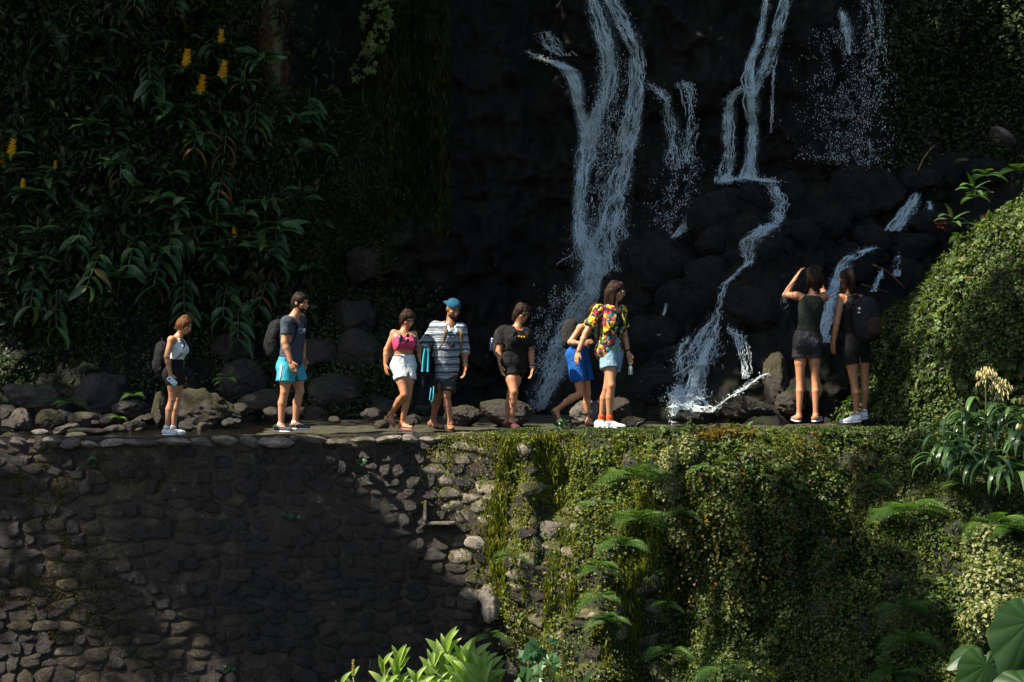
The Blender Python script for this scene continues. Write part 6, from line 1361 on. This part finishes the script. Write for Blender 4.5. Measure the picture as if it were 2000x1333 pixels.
p.shorts(cloth('black_nylon', (.020, .020, .023), .3, .38, .9), t1=.34, frac=.36, g0=.022, g1=.035, noise=[(.012, (16, 16, 9), 6), (.005, 34, 7)])
p.hair(HB, extra=[(-.055, -.03, 0, .05, -.065, -.02, -.12, .035), (.055, -.03, 0, .05, .065, -.02, -.12, .035), (0, -.07, -.02, .07, 0, -.075, -.125, .05)], grow=.016, fringe=0, low=-.10)
sa = plain('orange_accent', (.8, .13, .03), .6); p.shoes(cloth('grey_knit', (.16, .16, .17)), M_white, accent=sa)
lp = [P(1556, 547, 23.8), P(1540, 560, 23.65), P(1526, 585, 23.6), P(1523, 600, 23.62), P(1532, 606, 23.75), P(1545, 590, 23.9), P(1553, 560, 23.9)]
cm = empty('camera_bag', P(1540, 592, 23.95)); tag(cm, 'dark camera case on a looped strap under the raised elbow', 'camera case'); t = np.linspace(0, 1, 24); lp = np.array(lp); pp = np.stack([np.interp(t, np.linspace(0, 1, 7), lp[:, i]) for i in range(3)], 1)
for _ in range(3): pp[1:-1] = (pp[:-2]+2*pp[1:-1]+pp[2:])/4
V, F = tube(pp, .006, 5); build('strap', V, F, cloth('grey_strap', (.06, .06, .055)), cm); V, F = roundbox((.06, .04, .045)); build('case', V+P(1538, 588, 23.9), F, cloth('navy_case', (.015, .018, .03)), cm)
# 9 woman with large rucksack
J = dict(pel=(1671, 674), neck=(1659, 573), head=(1655, 545), shL=(1643, 583, -.05), elL=(1634, 632, -.1), wrL=(1628, 668, -.06), hdL=(1626, 690, -.05), shR=(1680, 584, .16), elR=(1690, 630, .2), wrR=(1690, 665, .3),
       hpL=(1660, 682, -.05), knL=(1668, 745, -.04), anL=(1673, 809, .0), heL=(1682, 823, -.05), toL=(1640, 826, -.06), hpR=(1683, 682, .05), knR=(1689, 741, .06), anR=(1688, 804, .12), heR=(1695, 817, .06), toR=(1664, 821, .14))
p = Person('tall woman in black shorts seen from behind with a large black rucksack', 23.9, (1672, 826), J, (-.5, .85), (-.35, .9, .12), s_=1.12, skin=1, legr=1.0)
p.tank(black, 'vest', t0=.2, t1=.96, cut=.12); p.shorts(black, t1=.36, frac=.46, g1=.028); p.hair(HB, extra=[(0, -.05, -.04, .06, 0, -.06, -.05, .055), (0, -.11, .03, .032, 0, -.135, -.03, .03), (0, -.135, -.03, .03, .01, -.11, -.17, .014), (0, -.1, .06, .03, 0, -.08, .1, .03)], grow=.010)
p.shoes(cloth('white_leather', (.62, .66, .68), .06), M_white, sock=white, sockh=.01)
r9 = rucksack(p, 'large black rucksack with brown bottom and white tag on the tall woman', (.15, -.055, .02), (.17, .17, .31), cloth('black_nylon_pack', (.009, .009, .010), .3, .6), pmat=cloth('brown_pack', (.045, .022, .016), .2), tilt=.0)
c = P(1680, 603, 23.55); V, F = roundbox((.028, .006, .018)); build('white_tag', V+c, F, white, r9); V, F = roundbox((.022, .006, .010)); build('white_tag', V+c-[.015, 0, .055], F, white, r9)
# ------------------------------------------------------------------ strap leafed clump, elephant ears, near ginger, branches
fr_ = np.random.default_rng(5)
strap_m = leafmat('strap_leaf', [(0, (.05, .11, .04)), (.6, (.08, .16, .055)), (1, (.12, .21, .07))], .3, .3, .5, objrand=True)
yel_m = leafmat('yellow_strap', [(0, (.45, .22, .03)), (1, (.5, .3, .05))], .5, .4, .3, objrand=True)
ST = [meshnp('leaf', *blade(.62, .07, dr, n=12, fold=.28, wave=.0, seed=i), strap_m) for i, dr in enumerate((2.2, 2.6, 3.0, 2.4))]
STy = meshnp('leaf', *blade(.5, .04, 2.6, n=12, fold=.3, wave=.0), yel_m)
ag = empty('strap_leaf_plant', onW(1900, 960, .1)); tag(ag, 'large clump of arching strap leaves with two faded flower heads at the right edge', 'plant'); agl = np.array(ag.location)
for cx, cy, n, d in [(1842, 870, 22, 20.6), (1868, 840, 20, 20.9), (1905, 825, 24, 20.9), (1945, 830, 24, 20.8), (1985, 830, 24, 20.6), (2020, 850, 18, 20.5), (1895, 900, 26, 20.3), (1950, 900, 28, 20.2), (1995, 920, 26, 20.1), (1845, 912, 10, 20.4)]:
    for k in range(n):
        c = P(cx+fr_.uniform(-22, 22), cy+fr_.uniform(-12, 30), d+fr_.uniform(-.15, .15)); a = fr_.uniform(0, 2*np.pi); el_ = fr_.uniform(.5, 1.25)
        dd = np.array([math.cos(a)*math.cos(el_), (math.sin(a)*.8-.35)*math.cos(el_), math.sin(el_)])
        o = obj('leaf', ST[fr_.integers(4)] if fr_.random() > .035 else STy, ag); h = np.array([dd[0], dd[1], 0])*-1; orient(o, c-agl, dd, h*.8+[0, -.05, .6], fr_.uniform(.55, 1.05))
for x, y, x0, y0 in [(1925, 735, 1926, 830), (1955, 757, 1937, 835)]:
    t = P(x, y, 20.7); b = P(x0, y0, 20.7); q = np.linspace(0, 1, 6)[:, None]; V, F = tube(b+(t-b)*q+[[.0, 0, 0]], .009, 6); st_ = build('flower_stalk', V, F, stem_m, ag)
    n = 60; D = nrm(fr_.normal(size=(n, 3))+[0, 0, .35]); parts = []
    for k in range(n):
        e = t+D[k]*.12*fr_.uniform(.8, 1.1); e2 = e+[D[k, 0]*.02, D[k, 1]*.02, -.05]; parts.append(tube(np.array([t, (t+e)/2+[0, 0, .012], e]), .0022, 3, False)); parts.append(tube(np.array([e, (e+e2)/2, e2]), [.004, .011, .003], 5, False))
    V, F = join(parts); build('flower_head', V, F, plain('faded_flower', (.42, .36, .17), .7, .2, .3, 20), ag)
# elephant ear leaves
def heart(n=91, m=10):
    th = np.linspace(0, 2*np.pi, n, endpoint=False); r = np.linspace(0, 1, m)
    rr_ = .44*(1+.42*np.cos(th))*(1-.62*np.exp(-((th-np.pi)/.28)**2)); rr_ = rr_*(1+.25*np.exp(-(np.minimum(th, 2*np.pi-th)/.25)**2))*(1+.02*np.sin(th*9))
    X = r[None]*rr_[:, None]*np.sin(th)[:, None]*1.05; Y = r[None]*rr_[:, None]*np.cos(th)[:, None]*1.25
    rid = np.abs(np.sin(th*6.5))[:, None]*r[None]*.022; Z = -.10*(r[None]**2)*(.4+.6*np.sin(th)[:, None]**2)+rid-.12*(r[None]*np.maximum(np.cos(th), 0)[:, None])**2+.02*np.sin(th*5)[:, None]*r[None]**2
    global VEIN; VEIN = (np.exp(-(np.abs(np.sin(th*6.5))/.16)**2)[:, None]*(.3+.7*(1-r[None]))).ravel()
    return xyz(X, Y, Z).reshape(-1, 3), gridf(n, m, 0, True)[:, ::-1]
V, F = heart(); ele_m = leafmat('elephant_ear_leaf', [(0, (.022, .062, .014)), (.5, (.03, .08, .017)), (1, (.07, .13, .035))], .42, .35, .35); EM = meshnp('leaf', V, F, ele_m, True, VEIN)
ee = empty('elephant_ear_plant', [4.6, 15.6, -3.4]); tag(ee, 'big heart shaped elephant ear leaves in the lower right corner', 'plant'); eel = np.array(ee.location)
for px, py, d, dr, nr, sc_ in [(1925, 1300, 15.6, (-.15, -.35, -.95), (.25, -.85, .4), .52), (2012, 1215, 15.2, (-.35, -.3, -.75), (.3, -.8, .5), .62), (2005, 1340, 14.9, (-.75, -.35, -.5), (-.1, -.7, .75), .5), (1893, 1272, 16.0, (-.8, -.2, -.5), (-.5, -.5, .7), .27), (1962, 1300, 15.9, (.4, -.3, -.6), (.6, -.6, .4), .34), (2050, 1120, 15.4, (.2, -.3, -.7), (.3, -.6, .7), .6), (1975, 1390, 15, (-.3, -.5, -.6), (0, -.6, .8), .6)]:
    c = P(px, py, d); o = obj('leaf', EM, ee); orient(o, c-eel, dr, nr, sc_)
    q = np.array([eel+[.05*fr_.normal(), 0, 0], (eel+c)/2+[.15, .15, 0], c+[0, .03, 0]]); t = np.linspace(0, 1, 9)[:, None]; V, F = tube((1-t)**2*q[0]+2*t*(1-t)*q[1]+t*t*q[2], np.linspace(.022, .011, 9), 6); build('stalk', V, F, stem_m, ee)
# near ginger shoots in front of the wall
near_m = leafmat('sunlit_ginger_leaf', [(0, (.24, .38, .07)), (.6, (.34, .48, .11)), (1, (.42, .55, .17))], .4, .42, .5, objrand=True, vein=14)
NL = [meshnp('leaf', *blade(.27, .085, dr, n=9, fold=.3, seed=i), near_m) for i, dr in enumerate((.35, .6, 1.0))]
spk_m = plain('straw_spike', (.42, .34, .12), .7, .2, .25); SP = [meshnp('spent_spike', *spike(.22, .038, 81, 5+k, True), spk_m, False) for k in range(2)]
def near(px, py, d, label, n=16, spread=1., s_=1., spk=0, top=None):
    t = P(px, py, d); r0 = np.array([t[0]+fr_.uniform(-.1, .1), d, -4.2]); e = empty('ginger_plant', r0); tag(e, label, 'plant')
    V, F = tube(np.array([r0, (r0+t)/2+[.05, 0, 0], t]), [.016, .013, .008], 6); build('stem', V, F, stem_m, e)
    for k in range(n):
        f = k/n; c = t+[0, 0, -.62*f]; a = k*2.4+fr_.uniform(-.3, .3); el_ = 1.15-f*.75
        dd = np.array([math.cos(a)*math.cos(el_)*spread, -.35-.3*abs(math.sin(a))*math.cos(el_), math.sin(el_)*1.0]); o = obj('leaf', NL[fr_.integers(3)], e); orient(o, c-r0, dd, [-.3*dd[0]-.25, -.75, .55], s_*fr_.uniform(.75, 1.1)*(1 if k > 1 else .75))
    if spk: o = obj('spent_spike', SP[0], e); o.location = (t-r0+[0, 0, -.02]).tolist(); o.scale = [spk]*3
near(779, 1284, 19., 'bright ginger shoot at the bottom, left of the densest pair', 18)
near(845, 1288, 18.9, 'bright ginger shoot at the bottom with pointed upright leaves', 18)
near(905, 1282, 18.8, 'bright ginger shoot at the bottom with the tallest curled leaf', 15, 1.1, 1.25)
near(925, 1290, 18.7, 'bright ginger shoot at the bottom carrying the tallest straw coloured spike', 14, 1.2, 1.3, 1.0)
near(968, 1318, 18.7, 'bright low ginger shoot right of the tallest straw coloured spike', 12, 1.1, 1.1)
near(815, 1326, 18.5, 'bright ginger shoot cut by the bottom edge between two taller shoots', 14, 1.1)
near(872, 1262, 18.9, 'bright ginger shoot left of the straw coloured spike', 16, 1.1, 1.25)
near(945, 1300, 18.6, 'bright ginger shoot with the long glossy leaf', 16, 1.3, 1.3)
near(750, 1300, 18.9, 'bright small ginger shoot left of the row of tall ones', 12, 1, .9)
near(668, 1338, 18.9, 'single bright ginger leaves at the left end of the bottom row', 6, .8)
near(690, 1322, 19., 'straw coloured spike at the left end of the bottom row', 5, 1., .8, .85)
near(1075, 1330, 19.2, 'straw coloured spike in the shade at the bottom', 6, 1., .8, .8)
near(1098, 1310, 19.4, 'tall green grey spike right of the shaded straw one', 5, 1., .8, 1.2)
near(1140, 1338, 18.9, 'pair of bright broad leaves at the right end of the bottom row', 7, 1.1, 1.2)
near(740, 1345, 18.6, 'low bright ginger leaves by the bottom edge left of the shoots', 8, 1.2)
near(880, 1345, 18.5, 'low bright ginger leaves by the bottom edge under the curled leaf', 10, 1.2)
lp_ = empty('lobed_plant', P(1060, 1400, 19.6)); tag(lp_, 'blue green plant with lobed leaves right of the bright ginger shoots', 'plant'); lb = leafmat('lobed_leaf', [(0, (.02, .07, .03)), (1, (.06, .14, .045))], .4, .3, .4, objrand=True); LM = meshnp('leaf', IVY[0]*.2, IVY[1], lb, False)
for k in range(22): o = obj('leaf', LM, lp_); orient(o, P(1060+fr_.normal()*28, 1285+fr_.normal()*24, 19.6+fr_.uniform(-.15, .15))-np.array(lp_.location), fr_.normal(size=3)*.6+[0, -.3, -.5], fr_.normal(size=3)*.3+[-.2, -.6, .7], fr_.uniform(.6, 1.2))
V, F = tube(np.array([P(1060, 1400, 19.6), P(1063, 1340, 19.65), P(1060, 1260, 19.6)]), .008, 5); build('stem', V, F, stem_m, lp_)
# bare branches
def branch(pts, r0, label, mat, subs=()):
    e = empty('branch', pts[0]); tag(e, label, 'branch'); q = np.array(pts, float); t = np.linspace(0, 1, 14); qq = np.stack([np.interp(t, np.linspace(0, 1, len(q)), q[:, i]) for i in range(3)], 1)
    for _ in range(2): qq[1:-1] = (qq[:-2]+2*qq[1:-1]+qq[2:])/4
    V, F = tube(qq, np.linspace(r0, r0*.4, 14), 6); build('stem', V, F, mat, e)
    for s_ in subs: V, F = tube(np.array(s_), r0*.4, 5); build('twig', V, F, mat, e)
bk_ = plain('bark', (.16, .07, .035), .7, .3, .3)
branch([onC(1706, 518, .35), onC(1735, 532, .45), onC(1752, 548, .5), onC(1766, 562, .4)], .022, 'reddish bare branch leaning over the black rocks beside the thin fall', bk_)
branch([onC(1683, 556, .5), onC(1715, 565, .5), onC(1738, 572, .5)], .012, 'thin bare twig under the reddish branch', bk_)
branch([P(1793, 333, 26), P(1806, 305, 26), P(1826, 283, 26.1)], .014, 'single curved brown stick on the dark cliff right of the falls', plain('stick', (.22, .12, .05), .7), [(P(1812, 297, 26), P(1820, 288, 25.9))])
branch([onC(1640, 318, .5), onC(1655, 328, .5)], .02, 'short dark stick on top of the largest black boulder', plain('dark_stick', (.05, .03, .02), .7))
rl = empty('dead_leaves', onC(1830, 450, .55)); tag(rl, 'small patch of red dead leaves on the long black slab', 'leaves'); RM = meshnp('leaf', LEAF2[0]*.09, LEAF2[1], plain('red_leaf', (.45, .05, .015), .5), False)
for k in range(9): o = obj('leaf', RM, rl); orient(o, np.array([fr_.normal()*.07, fr_.normal()*.03-.1, fr_.normal()*.03+.06]), fr_.normal(size=3), [0, -.6, .8], fr_.uniform(.6, 1.1))
# weeds on the rim and on the wall
for i, (px, py, f, lab) in enumerate([(1096, 838, onP, 'small leafy seedling on the rim in front of the lifted sandal'), (705, 905, onW, 'tiny weed in the top course of the wall'), (570, 1012, onW, 'lonely green weed in the middle of the wall'), (180, 905, onW, 'pale weed high on the left part of the wall'), (445, 1310, onW, 'dim weed at the foot of the wall'), (880, 760, onC, 'plant in the shade under the hand of the bearded man')]):
    c = P(px, py, 21.5) if f is onP else f(px, py, .06); e = empty('weed', c); tag(e, lab, 'weed'); sz = .33
    for k in range(14): o = obj('leaf', LM, e); orient(o, [fr_.normal()*.03, fr_.normal()*.02-.02, fr_.uniform(-.02, .13 if i == 0 else .06)], fr_.normal(size=3), [0, -.6, .7], sz*fr_.uniform(.7, 1.2))
# niche ledge at the wall end
nich = onW(858, 1022, .04); V, F = roundbox((.20, .06, .022), 5, 8); o = build('ledge', V+nich, F, palerock, wall)
V, F = roundbox((.022, .05, .14), 5, 8); o = build('ledge', V+onW(831, 1000, .03), F, stone_mats[2], wall)
V, F = rock(14, 881, 8, .15); V = V*[.15, .10, .22]+onW(957, 1180, .02); build('pale_stone', V, F, palerock, wall)
V, F = rock(12, 882, 8, .15); V = V*[.2, .09, .11]+onW(940, 1062, -.02); build('pale_stone', V, F, palerock, wall)
V, F = rock(12, 883, 8, .15); V = V*[.17, .10, .16]+onW(1078, 1040, -.02); build('pale_stone', V, F, palerock, wall)

# ------------------------------------------------------------------ trees added out of frame to block the sun; clumps aimed at spots to shade
tm = leafmat('shade_canopy_leaf', [(0, (.02, .04, .01)), (1, (.05, .09, .02))], .5, .25, .3); bark = plain('shade_tree_bark', (.07, .05, .035), .9, .2, .3, 4, .6, 12, .03)
cr = np.random.default_rng(17)
def tgt(x, y, z, zt): t = (zt-z)/(-SUN[2]); return np.array([x, y, z])-SUN*t
def shade_tree(base, clumps, label, size=.3):
    base = np.array(base, float); e = empty('shade_tree', base); tag(e, label, 'shade_tree', 'added trees out of view that block the sun'); top = np.mean([c[0] for c in clumps], 0); fork = base+(top-base)*[.5, .5, .62]
    t = np.linspace(0, 1, 8)[:, None]; V, F = tube(base+(fork-base)*t+.15*np.sin(t*5)*[1, .5, 0], np.linspace(.42, .24, 8), 10); build('trunk', V, F, bark, e)
    cl_ = []
    for c, rad, n in clumps:
        V, F = tube(np.array([fork, (fork+c)/2+[0, 0, .6], c]), [.16, .09, .03], 7); build('limb', V, F, bark, e)
        D = nrm(cr.normal(size=(n, 3)))*(cr.random((n, 1))**.33); D = D*(1+.2*fbm(D*2+c, 2, 3))[:, None]; cl_.append(leafcloud(np.array(c)+D*np.array(rad), nrm(cr.normal(size=(n, 3))-[0, 0, .4]), nrm(cr.normal(size=(n, 3))*.6+[0, 0, 1]), size*cr.uniform(.6, 1.2, n), LEAF2, .9, cr))
    V, F, r_ = multi(cl_); build('crown', V, F, tm, e, False, r_)
ZT = 12.5
shade_tree((-13, 31, 9.5), [(tgt(-6, 26.5, 3, ZT), (3, 2.6, 1.2), 3200), (tgt(-2.5, 26.8, 3, ZT), (2.8, 2.7, 1.2), 3200)], 'added unseen crown that blocks the sun from the left cliff')
shade_tree((-6, 31, 9.5), [(tgt(1, 26.8, 3, ZT), (2.8, 2.7, 1.2), 3400), (tgt(4, 26.8, 3, ZT+.5), (2.6, 2.7, 1.2), 3200), (tgt(1, 26, .5, ZT+1.5), (3.2, 1.9, 1.0), 2800)], 'added unseen crown that blocks the sun from the falls')
shade_tree((-17, 33, 9.8), [(tgt(x_, 27.6, 6.2, ZT+1), (2.3, 1.7, .9), 1500) for x_ in (-3.5, -.5, 2.5, 5.5)], 'added unseen long crown that blocks the sun from the upper cliff')
shade_tree((1, 31, 9.5), [(tgt(7, 26.8, 3.5, ZT), (2.6, 2.7, 1.2), 2800), (tgt(5.2, 25.9, 1, ZT+1), (2.2, 1.7, 1.0), 1800)], 'added unseen crown that blocks the sun from the right of the cliff')
shade_tree((-15, 18, -4.6), [(tgt(-6.6, 24.9, 1, ZT), (2.6, 1.2, .9), 1500), (tgt(-6, 23.6, 0, ZT), (2.2, .5, .8), 160), (tgt(-1.6, 24.5, .3, ZT), (2.4, .6, .8), 500), (tgt(-7.3, 24.9, .8, ZT), (1.6, 1.1, .8), 900), (tgt(-2.5, 21.15, -1.35, ZT), (1.5, .30, .6), 430), (tgt(-4.6, 20.6, -1.3, ZT), (1.3, .45, .6), 60), (tgt(-4.4, 20.6, -2.6, ZT), (1.5, .5, .7), 90), (tgt(-2.0, 21.1, -2.5, ZT), (1.6, .55, .7), 800)], 'added unseen leaf clumps that shade the left bank and the wall', .26)
shade_tree((-11, 13.2, -2.6), [(tgt(4.05, 20.3, -2.3, ZT), (1.2, .75, .9), 620), (tgt(4.3, 19.9, -2.8, ZT), (1.1, .7, .9), 620), (tgt(4.9, 21.2, -.5, ZT), (.8, .5, .8), 160), (tgt(6.9, 22.6, .5, ZT), (1.1, .8, .8), 420), (tgt(6.4, 20.6, -1, ZT), (.8, .6, .8), 130), (tgt(4.9, 23.6, .8, ZT), (.8, .5, .8), 170)], 'added unseen leaf clumps that shade the right bank and the mound', .26)
print('END')
